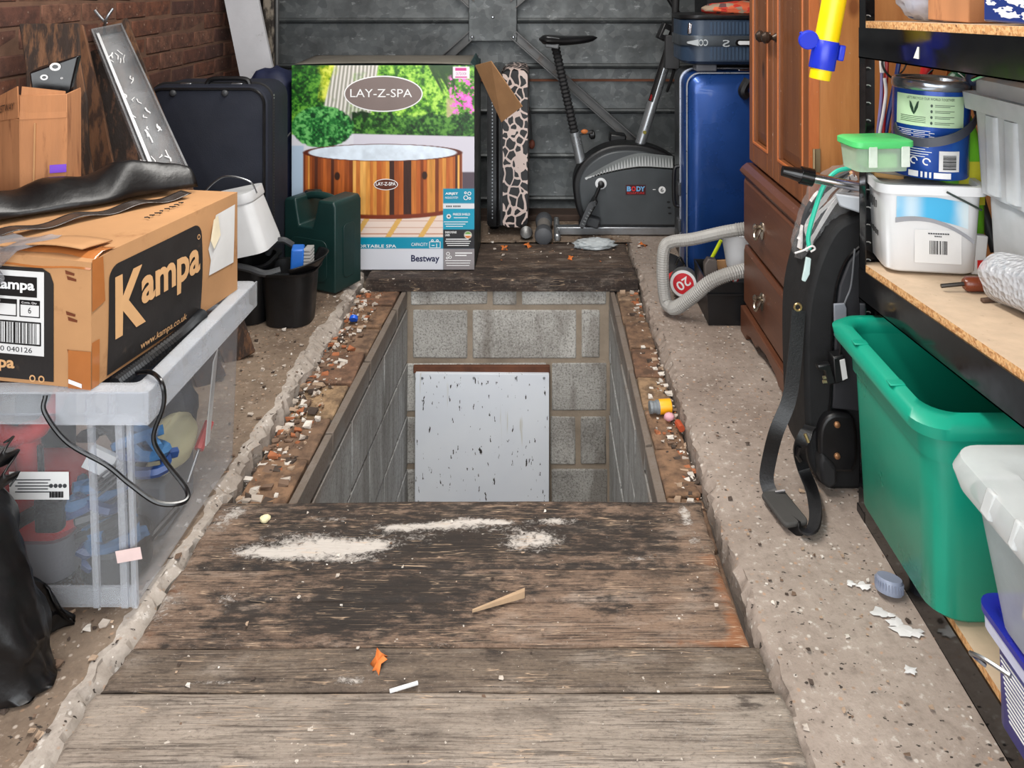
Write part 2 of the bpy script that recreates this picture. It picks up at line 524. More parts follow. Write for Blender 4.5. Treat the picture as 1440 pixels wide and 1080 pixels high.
# ---- brick ledges that carry the cover boards
def ledge(fx0, fx1, ny, seed):
    r = random.Random(seed)
    x0, x1 = fx0(0.7), fx1(0.7)
    MB().bx(min(x0, x1), max(x0, x1), 0.7, 3.45, -0.2, -0.066).build('ledge_bed', MORTAR_BROWN, floor, smooth=False)
    y = 0.75
    while y < 3.43:
        L = min(r.uniform(0.19, 0.23), 3.45 - y)
        x0, x1 = fx0(y + L / 2), fx1(y + L / 2)
        bb = MB().hexa(jit_box(((x0 + x1) / 2, y + L / 2, -0.078 + r.uniform(-0.006, 0.006)), (abs(x1 - x0) - 0.004, L - 0.012, 0.05), r, 0.004))
        bb.build('brick', LEDGEBRICK, floor, bevel=0.006, seg=2)
        y += L
ledge(lambda y: PX0 + 0.004, lambda y: -0.616 - 0.072 * (3.45 - y) / 2.75, 12, 5)
ledge(lambda y: 0.309, lambda y: PX1 - 0.004, 12, 6)

# ---- pit: three walls of concrete blocks, pit floor
ZP = -1.42
MB().bx(-0.9, 0.5, 0.6, 3.7, ZP - 0.1, ZP).build('pit_floor', MORTAR, floor, smooth=False)
JZ = [-0.133, -0.363, -0.593, -0.823, -1.053, -1.283]      # bed joints
def pit_wall(name, label, p0, p1, top, rows, seed, proud=0.005, drop=0.018, back=-0.012, g=0.0035, bm=None, mm=None):
    """p0 -> p1 seen from inside with the wall's face on the left hand of p0->p1"""
    w = tag(thing(name, label, None), kind='structure')
    r = random.Random(seed)
    p0, p1 = Vector((p0[0], p0[1], 0)), Vector((p1[0], p1[1], 0))
    u = (p1 - p0).normalized(); n = Vector((-u.y, u.x, 0)); L = (p1 - p0).length
    MB().hexa([p0 + Vector((0, 0, ZP)), p1 + Vector((0, 0, ZP)), p1 - n * 0.14 + Vector((0, 0, ZP)), p0 - n * 0.14 + Vector((0, 0, ZP)),
               p0 + Vector((0, 0, top - drop)), p1 + Vector((0, 0, top - drop)), p1 - n * 0.14 + Vector((0, 0, top - drop)), p0 - n * 0.14 + Vector((0, 0, top - drop))]).build('mortar', mm or MORTAR, w, smooth=False)
    zt = top
    for k, zb in enumerate(JZ + [ZP]):
        cuts = rows(k, L, r)
        for a, c in cuts:
            hh = zt - zb - 2 * g
            pts = []
            for zz in (zb + g, zt - g if k else zt - 0.002):
                for s, off in ((a + g, proud), (c - g, proud), (c - g, back), (a + g, back)):
                    q = p0 + u * s + n * (off + r.uniform(-0.003, 0.003)); q.z = zz + r.uniform(-0.003, 0.003); pts.append(q)
            # order bottom 4 ccw
            MB().hexa([pts[0], pts[1], pts[2], pts[3], pts[4], pts[5], pts[6], pts[7]]).build('block', bm or BLOCK, w, bevel=0.007 if g > 0.008 else 0.0025, seg=2)
        zt = zb
    return w
def side_rows(k, L, r):
    off = 0.0 if k % 2 else 0.22
    xs = [0.0] + [q for q in [off + 0.45 * i for i in range(0, 9)] if 0.03 < q < L - 0.03] + [L]
    return list(zip(xs[:-1], xs[1:]))
S = 3.45 / F
def bX(px): return (px - CX) * S
def back_rows(k, L, r):
    # joints read along the back wall; p0 is its far-right end when looking out, so measure from x = 0.29 leftwards
    rows = [[574, 689, 730, 856], [577, 661, 814, 847], [560, 772, 857], [560, 770, 813, 856], [560, 772, 858], [560, 690, 858], [560, 772, 858]]
    js = [0.29 - bX(p) for p in rows[min(k, 6)]]
    js = sorted(js)
    return [(max(0.0, a), c) for a, c in zip(js[:-1], js[1:])]
pit_wall('wall_pit_back', 'grey concrete block wall at the far end of the pit', (0.29, 3.45), (-0.60, 3.45), -0.054, back_rows, 2, 0.005, 0.004, -0.05, 0.011)
pit_wall('wall_pit_left', 'pit side wall of smeared grey blocks under the clear crate', (-0.600, 3.45), (-0.672, 0.7), -0.052, side_rows, 3, 0.010, g=0.006, bm=BLOCK_SIDE, mm=JOINT)
pit_wall('wall_pit_right', 'pit side wall of grey blocks below the bare ledge', (0.304, 0.7), (0.292, 3.45), -0.052, side_rows, 4, 0.010, g=0.006, bm=BLOCK_SIDE, mm=JOINT)

# ---- left wall: bricks one by one where the photo shows them
wall_left = tag(thing('wall_left', 'bare red brick side wall', None, (0, 0, 0)), kind='structure')
MB().bx(XL - 0.2, XL - 0.008, -0.9, YB + 0.1, -0.05, ZC).build('mortar', BRICKMORTAR, wall_left, smooth=False)
brick_meshes = []
for k in range(5):
    r = random.Random(40 + k)
    o = MB().hexa(jit_box((0, 0, 0), (0.10, 0.215, 0.065), r, 0.0028)).build('brick', BRICK, wall_left, world=False, bevel=0.004, seg=1)
    brick_meshes.append(o)
used = 0
rest = MB()
for row in range(32):
    z = 0.0375 + row * 0.075
    y = -0.8 + (0.1125 if row % 2 else 0)
    while y < YB + 0.05:
        x = XL - 0.054 + rnd.uniform(-0.003, 0.003)
        if 0.62 < z < 1.42 and y > 2.15:
            if used < 5: o = brick_meshes[used]
            else: o = dup(brick_meshes[used % 5], parent=wall_left)
            o.location = (x, y, z); o.rotation_euler = (rnd.uniform(-0.01, 0.01), rnd.choice((0, math.pi)), rnd.uniform(-0.012, 0.012))
            used += 1
        else:
            rest.hexa(jit_box((x, y, z), (0.10, 0.215, 0.065), rnd, 0.0028))
        y += 0.225
tag(rest.build('brickwork', BRICK, wall_left, smooth=False), kind='stuff')

wall_right = tag(thing('wall_right', 'brick side wall behind the shelving', None), kind='structure')
MB().bx(XR + 0.008, XR + 0.2, -0.9, YB + 0.1, -0.05, ZC).build('mortar', BRICKMORTAR, wall_right, smooth=False)
rest = MB()
for row in range(32):
    y = -0.8 + (0.1125 if row % 2 else 0)
    while y < YB + 0.05:
        rest.hexa(jit_box((XR + 0.054, y, 0.0375 + row * 0.075), (0.10, 0.215, 0.065), rnd, 0.0028)); y += 0.225
tag(rest.build('brickwork', BRICK, wall_right, smooth=False), kind='stuff')
ceil = MB().bx(XL - 0.2, XR + 0.2, -0.5, YB + 0.2, ZC, ZC + 0.1).build('ceiling', mat('roof_boarding', (196, 192, 186), 0.8), smooth=False)
tag(ceil, 'pale boarded garage roof', None, kind='structure')
MB().bx(-0.38, -0.12, 0.84, 3.26, 2.35, ZC).build('fill_light_housing', WHITEP, ceil, bevel=0.004)  # unseen housing added to go with the overhead fill light

# ---- back: the inside of a galvanised steel up-and-over door
def galv():
    t = NT('galvanised_steel'); v = t.mapping()
    sp = t.voro(v, 26, out=1)
    col = t.ramp(sp, [(0, lin((78, 82, 84))), (0.5, lin((94, 98, 99))), (1, lin((112, 115, 116)))])
    n = t.noise(v, 3.5, 6, 0.65)
    col = t.mix(t.ramp(n, [(0.34, (0.75,) * 3), (0.62, (0,) * 3)]), col, lin((54, 56, 57)))
    w = t.noise(t.mapping((1, 1, 2.2), (3, 3, 3)), 11, 6, 0.7)
    col = t.mix(t.step(w, 0.58, 0.72), col, lin((140, 143, 144)))
    t.base(col); t.p.inputs['Metallic'].default_value = 0.35
    t.rough(t.ramp(n, [(0.2, (0.62,) * 3), (0.8, (0.42,) * 3)])); t.bump(t.noise(v, 30, 4), 0.15, 0.004)
    return t.m
GALV = galv()
GALV_BAR = mat('galvanised_bar', (92, 92, 92), 0.5, 0.4, 0.25, 6, 0.1, dirt=(84, 66, 56), dirt_amt=0.25)
RUST = mat('rust', (96, 58, 40), 0.9, 0, 0.3, 12, 0.4)
door = tag(thing('door_1', 'galvanised steel garage door with pressed ribs and cross bracing', None, (0, YB, 0)), kind='structure')
zs = [0.005, 0.103, 0.339, 0.586, 0.834, 1.085, 1.335, 1.585, 1.835, 2.085, 2.40]
for z0, z1 in zip(zs[:-1], zs[1:]):
    # pressed panel with a rolled rib along its upper edge
    pr = [(0.0, z0), (0.004, z0 + 0.02), (0.008, (z0 + z1) / 2), (0.004, z1 - 0.032), (-0.020, z1 - 0.024), (-0.026, z1 - 0.012), (-0.020, z1 - 0.002), (0.0, z1), (0.05, z1), (0.05, z0)]
    MB().loft([[(x, YB + q, z) for q, z in pr] for x in (-1.50, XR)]).build('door_panel', GALV, door, angle=50)
MB().bx(-1.42, 1.5, YB - 0.012, YB + 0.01, 0.735, 0.747).build('rusty_seam', RUST, door, smooth=False)
MB().bx(-1.62, XR, YB + 0.05, YB + 0.12, -0.02, ZC).build('door_backing', mat('dark_backing', (52, 52, 54), 0.8), door, smooth=False)
pA, pB = at(659, 58, YB - 0.06), at(727, -150, YB - 0.06)
MB().bx(pA.x, pB.x, YB - 0.068, YB - 0.03, pA.z, pB.z).build('centre_plate', GALV, door, bevel=0.004)
for q in ((664, 52), (722, 52), (693, 24)):
    c = at(q[0], q[1], YB - 0.068)
    MB().lathe([(0.009, 0), (0.008, 0.004), (0.004, 0.007)], c, 10, Matrix.Rotation(R(90), 3, 'X')).build('rivet', STEEL, door)
def brace(p, q, w=0.05):
    a, c = at(p[0], p[1], YB - 0.045), at(q[0], q[1], YB - 0.03)
    u = (c - a).normalized(); n = Vector((0, -1, 0)); s = u.cross(n)
    m = MB(); L = (c - a).length
    m.prism([(0, -w / 2), (L, -w / 2), (L, w / 2), (0, w / 2)], a, u, s, n, 0.006)
    m.prism([(0, -w / 2), (L, -w / 2), (L, -w / 2 + 0.006), (0, -w / 2 + 0.006)], a, u, s, n, 0.034)
    m.prism([(0, w / 2 - 0.006), (L, w / 2 - 0.006), (L, w / 2), (0, w / 2)], a, u, s, n, 0.034)
    return m.build('brace_bar', GALV_BAR, door, smooth=False)
brace((722, 48), (950, 250)); brace((664, 48), (490, 205)); brace((664, 6), (560, -90)); brace((722, 6), (830, -90))
# painted frame post beside the door
TRIM = mat('peeling_cream_paint', (150, 140, 126), 0.7, 0, 0.2, 14, 0.3, dirt=(48, 42, 38), dirt_amt=0.75, stretch=(1, 1, 0.35))
pf = tag(thing('trim_1', 'peeling cream painted door frame post', None, (0, 0, 0)), kind='structure')
MB().bx(-1.505, -1.445, 4.26, 4.32, 0, ZC).build('post', TRIM, pf, bevel=0.006)
MB().tube([(-1.432, 4.27, 0), (-1.432, 4.27, ZC)], 0.012, 8).build('cable_guide', GALV_BAR, pf)
sill = MB().bx(-1.5, 1.5, 4.26, 4.40, 0.0, 0.035).build('sill_board', mat('dark_damp_timber', (64, 50, 42), 0.85, var=0.35, stretch=(0.4, 2, 2), bump=0.3), floor, bevel=0.006)

# ---- boards over the pit
def wood_mat(name, c1, c2, dark, grain=1.0, fung=(200, 192, 184)):
    t = NT(name); v = t.mapping((1.1, 14, 14))
    n = t.noise(v, 3.2, 8, 0.62, 0.35)
    col = t.ramp(n, [(0.26, lin(c2)), (0.5, lin(c1)), (0.78, sc(lin(c1), 1.18))])
    oi = t.n.new('ShaderNodeObjectInfo')
    cloud = t.noise(t.mapping((2.2, 5.5, 4)), 3.0, 7, 0.62)
    col = t.mix(t.ramp(cloud, [(0.30, (0.75,) * 3), (0.5, (0,) * 3)]), col, lin(dark))
    col = t.mix(t.ramp(cloud, [(0.55, (0,) * 3), (0.75, (0.5,) * 3)]), col, lin((170, 158, 146)))
    # grain lines, only where the face has weathered open
    g = t.noise(t.mapping((2.0, 75, 75)), 4.0, 4, 0.6, 0.15)
    opened = t.step(t.noise(t.mapping((1.4, 5, 5), (3, 1, 0)), 2.6, 3), 0.44, 0.6)
    gm = t.math('MULTIPLY', t.ramp(g, [(0.38, (0.75 * grain,) * 3), (0.50, (0,) * 3)]), t.math('ADD', t.math('MULTIPLY', opened, 0.75), 0.22))
    col = t.mix(gm, col, lin(dark))
    col = t.mix(t.math('MULTIPLY', t.ramp(g, [(0.60, (0,) * 3), (0.74, (0.35,) * 3)]), opened), col, lin((184, 168, 152)))
    fine = t.noise(t.mapping((1, 2.2, 1)), 95, 5, 0.75)
    col = t.mix(t.ramp(fine, [(0.34, (0.5,) * 3), (0.47, (0,) * 3)]), col, lin(dark))
    col = t.mix(t.ramp(fine, [(0.58, (0,) * 3), (0.72, (0.35,) * 3)]), col, lin((196, 184, 172)))
    a = t.attr('stain'); sp = t.n.new('ShaderNodeSeparateColor'); t.L(a.outputs['Color'], sp.inputs[0])
    brk = t.noise(t.mapping((4, 13, 8)), 5, 8, 0.72)
    dk = t.step(t.math('ADD', sp.outputs[1], t.math('MULTIPLY', t.math('SUBTRACT', brk, 0.5), 2.0)), 0.25, 0.72)
    col = t.mix(t.math('MULTIPLY', dk, 0.90), col, lin(dark))
    # pale scuffs on the dark patches
    sc2 = t.step(t.noise(t.mapping((3, 22, 8), (7, 3, 1)), 6, 7, 0.75), 0.60, 0.74)
    col = t.mix(t.math('MULTIPLY', sc2, 0.6), col, lin((156, 136, 118)))
    ru = t.step(t.math('ADD', sp.outputs[2], t.math('MULTIPLY', t.math('SUBTRACT', brk, 0.5), 1.6)), 0.36, 0.95)
    col = t.mix(t.math('MULTIPLY', ru, 0.72), col, lin((148, 94, 58)))
    fb = t.noise(t.mapping((7, 10, 8), (2, 5, 0)), 9, 9, 0.82, 0.6)
    fu = t.step(t.math('ADD', sp.outputs[0], t.math('MULTIPLY', t.math('SUBTRACT', fb, 0.5), 3.4)), 0.36, 1.0)
    col = t.mix(t.math('MULTIPLY', fu, 0.92), col, lin(fung))
    sp2 = t.step(t.noise(t.mapping((1, 1.3, 1), (1, 4, 7)), 62, 3), 0.70, 0.735)
    col = t.mix(t.math('MULTIPLY', sp2, 0.7), col, lin((206, 196, 184)))
    ck = t.noise(t.mapping((0.9, 26, 10), (5, 0, 2)), 4.0, 3, 0.5, 0.4)
    ckm = t.math('MULTIPLY', t.step(t.math('ABSOLUTE', t.math('SUBTRACT', ck, 0.5)), 0.010, 0.003), t.step(t.noise(t.mapping((3, 3, 3), (8, 1, 0)), 2, 2), 0.5, 0.56)) if False else t.ramp(ck, [(0.490, (0,) * 3), (0.498, (0.8,) * 3), (0.502, (0.8,) * 3), (0.510, (0,) * 3)])
    col = t.mix(t.math('MULTIPLY', ckm, t.step(t.noise(t.mapping((3, 5, 3), (8, 1, 0)), 3, 2), 0.52, 0.58)), col, lin((196, 168, 140)))
    t.base(col); t.rough(0.82)
    t.bump(t.math('ADD', t.math('MULTIPLY', t.math('ADD', g, fine), 0.6), t.math('MULTIPLY', fu, 0.9)), 0.55, 0.005)
    return t.m
WOOD_DARK = wood_mat('weathered_board_dark', (128, 105, 88), (86, 68, 56), (24, 20, 18))
WOOD_MID = wood_mat('weathered_board_brown', (108, 94, 81), (84, 70, 60), (40, 32, 28))
WOOD_PALE = wood_mat('weathered_board_grey', (146, 134, 122), (116, 103, 92), (58, 48, 42))
WOOD_BACK = wood_mat('damp_board_brown', (80, 65, 55), (55, 43, 36), (34, 27, 24))
WOOD_BEAM = wood_mat('damp_beam', (66, 52, 44), (44, 34, 29), (28, 22, 20))

def board(name, label, m, xl0, xl1, xr0, xr1, y0, y1, z, th, fn, crack=None, cell=0.0045, group=None, cat='board'):
    """board lying along x; (xl0,xr0) its near edge, (xl1,xr1) its far edge; fn(x, y) -> (pale fungus, dark, rust)"""
    nx, ny = int((max(xr0, xr1) - min(xl0, xl1)) / cell / 1.5), max(6, int((y1 - y0) / cell))
    us, vs_ = np.linspace(0, 1, nx + 1), np.linspace(0, 1, ny + 1)
    U, V = np.meshgrid(us, vs_)
    XLn = xl0 + (xl1 - xl0) * V + 0.012 * (fbm(V * 6, V * 0 + 3.1 + z * 99, 3) - 0.5)
    XRn = xr0 + (xr1 - xr0) * V + 0.012 * (fbm(V * 6, V * 0 + 8.7 + y0 * 9, 3) - 0.5)
    X = XLn + (XRn - XLn) * U
    Y = y0 + (y1 - y0) * V + 0.005 * (fbm(X * 5, V * 0 + y0 * 7, 3) - 0.5)
    ed = np.minimum(np.minimum(V, 1 - V) * (y1 - y0), np.minimum(U, 1 - U) * 1.2)
    Z = z + 0.007 * (fbm(X * 3, Y * 14 + 5, 4) - 0.5) - 0.005 * np.clip(1 - ed / 0.010, 0, 1) ** 2
    if crack is not None:
        yc = y0 + (y1 - y0) * crack + 0.010 * (fbm(X * 4, X * 0 + 2, 3) - 0.5)
        Z -= 0.007 * np.exp(-((Y - yc) / 0.0035) ** 2) * (0.4 + 0.8 * fbm(X * 9, X * 0 + 1, 2))
        Z += 0.003 * (Y > yc)
    A, B_, C_ = fn(X, Y)
    b = MB(); w = nx + 1
    b.v = list(zip(X.ravel().tolist(), Y.ravel().tolist(), Z.ravel().tolist()))
    b.f = [(j * w + i, j * w + i + 1, (j + 1) * w + i + 1, (j + 1) * w + i) for j in range(ny) for i in range(nx)]
    n0 = len(b.v)
    ring = [i for i in range(w)] + [j * w + nx for j in range(1, ny + 1)] + [ny * w + i for i in range(nx - 1, -1, -1)] + [j * w for j in range(ny - 1, 0, -1)]
    low = [(b.v[i][0], b.v[i][1], z - th) for i in ring]
    b.v += low; k = len(ring)
    b.f += [(ring[i], n0 + i, n0 + (i + 1) % k, ring[(i + 1) % k]) for i in range(k)]
    b.f.append(tuple(n0 + i for i in reversed(range(k))))
    b.m = [0] * len(b.f)
    loc = ((xl0 + xr0) / 2, (y0 + y1) / 2, z - th)
    o = b.build(name, m, None, loc=loc, angle=50)
    ca = o.data.color_attributes.new('stain', 'FLOAT_COLOR', 'POINT')
    arr = np.zeros((len(b.v), 4)); arr[:, 3] = 1
    st = np.stack([np.broadcast_to(q, X.shape).ravel() for q in (A, B_, C_)], 1)
    arr[:n0, :3] = st; arr[n0:, :3] = st[ring]
    ca.data.foreach_set('color', arr.ravel().astype(np.float32))
    return tag(o, label, cat, group)

def blob(X, Y, px, py, rx, ry, z=0.0, s=1.0):
    """soft spot at a photo position on the boards; radii in metres"""
    c = gr(px, py, z)
    return s * np.exp(-(((X - c.x) / rx) ** 2 + ((Y - c.y) / ry) ** 2))

def st_first(X, Y):
    a = sum(blob(X, Y, *q) for q in [(440, 768, .10, .034), (500, 775, .07, .024), (400, 783, .08, .016), (560, 746, .06, .016), (620, 743, .06, .014), (655, 737, .05, .014, 0, .9), (755, 764, .06, .034), (700, 738, .05, .010), (785, 737, .05, .012),
                                     (964, 730, .014, .05, 0, 1.0), (330, 725, .03, .03, 0, .8), (350, 778, .05, .02, 0, .6), (590, 760, .05, .02, 0, .45), (690, 748, .09, .02, 0, .45), (480, 791, .09, .012, 0, .7), (900, 790, .04, .01, 0, .5), (720, 770, .03, .02, 0, .5), (530, 768, .04, .02, 0, .6), (470, 735, .07, .012, 0, .5), (980, 770, .02, .03, 0, .55), (310, 740, .03, .03, 0, .5)])
    d = 0.62 + 0 * X + 0.25 * blob(X, Y, 620, 770, .3, .06) - 0.6 * blob(X, Y, 985, 760, .05, .1) - 0.35 * blob(X, Y, 300, 760, .09, .1) - 0.25 * blob(X, Y, 870, 720, .15, .02) - .3 * blob(X, Y, 800, 790, .3, .012)
    r = 0.7 * blob(X, Y, 1000, 790, .05, .03) + 0.45 * blob(X, Y, 300, 770, .05, .03)
    return np.clip(a, 0, 1.2), d, r
def st_second(X, Y):
    a = 0.55 * blob(X, Y, 225, 850, .04, .06) + 0.5 * blob(X, Y, 320, 845, .02, .03) + .3 * blob(X, Y, 620, 905, .05, .01)
    d = 0.34 + 0 * X + 0.5 * blob(X, Y, 560, 830, .22, .06) + 0.5 * blob(X, Y, 480, 870, .10, .05) + .45 * blob(X, Y, 860, 858, .06, .02) - .3 * blob(X, Y, 800, 880, .2, .05) + .3 * blob(X, Y, 330, 870, .06, .06) + .25 * blob(X, Y, 640, 880, .1, .05)
    r = 1.0 * blob(X, Y, 1040, 890, .03, .05) + .8 * blob(X, Y, 1020, 830, .03, .07) + .7 * blob(X, Y, 990, 905, .12, .010) + .5 * blob(X, Y, 250, 830, .04, .04) + .5 * blob(X, Y, 205, 895, .03, .03)
    return a, d, r
def st_third(X, Y):
    a = 0.75 * blob(X, Y, 490, 962, .035, .009) + .6 * blob(X, Y, 300, 966, .05, .006) + .55 * blob(X, Y, 160, 930, .03, .05)
    return a, 0.22 + 0 * X + .5 * blob(X, Y, 690, 925, .03, .012) + .35 * blob(X, Y, 220, 930, .02, .01) + .25 * blob(X, Y, 400, 962, .2, .01), 0.2 * blob(X, Y, 1000, 915, .3, .01)
def st_front(X, Y):
    return .45 * blob(X, Y, 370, 1020, .015, .012) + .3 * blob(X, Y, 980, 1040, .12, .05), 0.10 + 0 * X + .35 * blob(X, Y, 1050, 995, .03, .02) + .35 * blob(X, Y, 560, 1040, .1, .012), 0 * X
def st_plain(X, Y): return 0 * X, 0.4 + 0 * X, 0 * X
def yof(py, h=0.0): return F * (H - h) / (py - HY)
def xof(px, y): return (px - CX) * y / F
ZT = 0.006
def pit_board(name, label, m, near_py, far_py, pl, pr, z, th, fn, crack=None, gap=0.0015):
    """pl/pr = (near px, far px) of the two ends"""
    y0, y1 = yof(near_py, z) + gap, yof(far_py, z) - gap
    return board(name, label, m, xof(pl[0], y0), xof(pl[1], y1), xof(pr[0], y0), xof(pr[1], y1), y0, y1, z, th, fn, crack)
pit_board('pit_cover_board', 'dark weathered board with white fungus at the open edge of the pit', WOOD_DARK, 800, 704, (256, 313), (1012, 985), ZT, 0.05, st_first)
pit_board('pit_cover_board', 'dark split board with rust-stained ends next to the fungus board', WOOD_DARK, 908, 800, (187, 256), (1054, 1013), ZT - 0.004, 0.05, st_second, crack=0.56)
pit_board('pit_cover_board', 'narrow brown board with an orange leaf on it', WOOD_MID, 971, 907, (141, 187), (1089, 1068), ZT + 0.001, 0.05, st_third)
pit_board('pit_cover_board', 'widest pale grey weathered board at the front', WOOD_PALE, 1075, 971, (74, 135), (1136, 1101), ZT + 0.004, 0.055, st_front)
pit_board('pit_cover_board', 'dark board strip just showing at the bottom edge of the view', WOOD_DARK, 1250, 1076, (-60, 72), (1190, 1137), ZT - 0.004, 0.05, st_plain)
# boards at the back of the pit
board('rear_beam', 'thick dark damp beam along the far edge of the pit', WOOD_BEAM, -0.765, -0.765, 0.405, 0.405, 3.415, 3.56, 0.004, 0.056, st_plain)
board('rear_board', 'dark board directly behind the thick pit beam', WOOD_BACK, -0.77, -0.77, 0.40, 0.40, 3.563, 3.735, 0.0, 0.052, lambda X, Y: (0 * X, 0.2 + 0 * X, 0 * X))
board('rear_board', 'dark board farthest back beside the concrete strip and dumbbell', WOOD_BACK, -0.77, -0.77, 0.395, 0.395, 3.738, 3.895, 0.003, 0.055, lambda X, Y: (0 * X, 0.25 + 0 * X, 0 * X))

# ---- white board leaning on the pit's back wall
def panel_mat():
    t = NT('white_melamine'); v = t.mapping()
    n = t.noise(v, 3, 3)
    col = t.ramp(n, [(0.3, lin((216, 221, 230))), (0.7, lin((228, 232, 238)))])
    dr = t.noise(t.mapping((60, 60, 17)), 1.3, 3, 0.6)
    col = t.mix(t.step(dr, 0.655, 0.675), col, lin((40, 36, 34)))
    ye = t.noise(t.mapping((30, 30, 2), (4, 4, 4)), 1.0, 3)
    col = t.mix(t.math('MULTIPLY', t.step(ye, 0.66, 0.72), 0.4), col, lin((170, 160, 120)))
    t.base(col); t.rough(0.35)
    return t.m
pb = thing('melamine_board', 'white melamine board with dark drips covering the pit end wall', 'board', (-0.265, 3.42, ZP))
a, c = at(584, 525, 3.40), at(772, 525, 3.40)
b = MB().hexa([Vector((a.x, 3.37, ZP)), Vector((c.x, 3.37, ZP)), Vector((c.x, 3.388, ZP)), Vector((a.x, 3.388, ZP)),
               Vector((a.x, 3.40, a.z)), Vector((c.x, 3.40, c.z - 0.004)), Vector((c.x, 3.418, c.z - 0.004)), Vector((a.x, 3.418, a.z))])
b.build('sheet', panel_mat(), pb, bevel=0.002, seg=1)
MB().bx(a.x - 0.012, c.x + 0.004, 3.418, 3.436, a.z - 0.01, a.z + 0.022).build('rusty_batten', RUST, pb, bevel=0.003)
for sx in (0.03, 0.25, 0.43, 0.55):
    MB().lathe([(0.006, 0), (0.005, 0.003)], (a.x + sx, 3.3985, a.z - 0.02), 8, Matrix.Rotation(R(90), 3, 'X')).build('screw', STEEL, pb)
# ================================================================ left side
CLEAR = clear('clear_milky_plastic', (232, 233, 235), 0.13, 0.3, 0.4, 0.10)
CLEAR_RIM = clear('clear_thick_plastic', (232, 234, 237), 0.20, 0.2, 0.25, 0.22)
CARD = mat('cardboard', (178, 133, 90), 0.85, var=0.1, scale=5, bump=0.12, bscale=40, dirt=(146, 102, 64), dirt_amt=0.3)
CARD_OLD = mat('old_cardboard', (172, 118, 78), 0.85, var=0.14, scale=6, bump=0.2, bscale=30, stretch=(3, 3, 0.5), dirt=(128, 82, 52), dirt_amt=0.3)
CARD_DARK = mat('cardboard_inner', (120, 80, 54), 0.9, var=0.2, scale=6)
TAPE = mat('brown_parcel_tape', (168, 104, 56), 0.18, var=0.12, bump=0.08, bscale=40)
BAGBLACK = mat('black_polythene', (10, 10, 12), 0.38, var=0.3, scale=5, bump=0.35, bscale=30)

# ---- black bin bag, lower left
bg = thing('bin_bag', 'black bin bag slumped on the floor against the clear crate', 'bag', (-1.2, 1.42, 0))
def bagf(q):
    a = math.atan2(q.y, q.x)
    k = 1 + 0.10 * mnoise.noise(Vector((q.x * 2.2, q.y * 2.2, q.z * 2.2))) + 0.055 * abs(math.sin(a * 7 + 3 * q.z + 2 * mnoise.noise(q * 2))) * (0.5 + q.z)
    return k * (1 + 0.05 * mnoise.noise(q * 7))
m = MB(); m.sphere((-1.175, 1.43, 0.22), (0.215, 0.12, 0.27), 72, 48, func=bagf)
m.v = [(x + 0.17 * (max(0, 0.25 - z) / 0.25) ** 1.5 - 0.06 * max(0, z - 0.22) / 0.2, y, max(0.005, z)) for x, y, z in m.v]
m.build('bag', BAGBLACK, bg, angle=180)
m = MB(); pts = [gr(40, 905), gr(60, 850, 0.03), gr(78, 860, 0.02), gr(104, 876), gr(70, 895), gr(45, 910)]
def corner(u, v):
    a = gr(30, 905, 0.006).lerp(gr(105, 874, 0.006), u); c = gr(20, 790, 0.17).lerp(gr(104, 870, 0.014), u)
    p = a.lerp(c, v); p.y += 0.02 * math.sin(9 * u + 4 * v) * (1 - u); p.z += 0.006 * math.sin(14 * v + 5 * u); return p
m.grid(corner, 16, 10); m.build('bag_corner', BAGBLACK, bg, solid=0.004, angle=180)
def tie(u, v):
    p = at(4 + 14 * u, 622 + 60 * v, 1.33); p.y += 0.02 * math.sin(12 * v + 4 * u); return p
MB().grid(tie, 6, 12).build('bag_fold', BAGBLACK, bg, solid=0.003, angle=180)

# ---- clear storage crate
CR = (-1.36, -0.812, 1.590, 2.085)
crate = thing('storage_crate', 'clear plastic storage crate full of odds and ends under the cardboard box', 'crate', ((CR[0] + CR[1]) / 2, (CR[2] + CR[3]) / 2, 0))
cx_, cy_ = (CR[0] + CR[1]) / 2, (CR[2] + CR[3]) / 2
cw, cd = CR[1] - CR[0], CR[3] - CR[2]
def crect(g, r=0.012): return rrect(cw + 2 * g, cd + 2 * g, r, 3, cx_, cy_)
lv = [(crect(-0.006), 0.014), (crect(0.0), 0.02), (crect(0.012), 0.405)]
MB().lofz(lv, True, False).build('body', CLEAR, crate, angle=30)
# rim: two flanges with ribs between
m = MB()
def frame(m, g0, g1, z0, z1):
    o, i = crect(g1, 0.02), crect(g0, 0.012)
    m.loft([[(x, y, z0) for x, y in i], [(x, y, z0) for x, y in o], [(x, y, z1) for x, y in o], [(x, y, z1) for x, y in i]], ring=True)
frame(m, 0.008, 0.045, 0.462, 0.466); frame(m, 0.008, 0.042, 0.402, 0.405); frame(m, 0.010, 0.0125, 0.402, 0.462)
x1 = CR[1]
for k in range(6):
    y = CR[2] + 0.01 + k * (cd - 0.02) / 5
    m.bx(x1 + 0.01, x1 + 0.043, y - 0.0015, y + 0.0015, 0.404, 0.463)
for x in (x1 + 0.035, x1 - 0.035, x1 - 0.078, x1 - 0.135): m.bx(x - 0.0015, x + 0.0015, CR[2] - 0.043, CR[2] - 0.010, 0.404, 0.463)
m.bx(x1 - 0.135, x1 + 0.044, CR[2] - 0.046, CR[2] - 0.043, 0.402, 0.466); m.bx(x1 + 0.042, x1 + 0.045, CR[2] - 0.044, CR[3] + 0.044, 0.402, 0.466)
m.build('rim', CLEAR_RIM, crate, smooth=False)
m = MB()
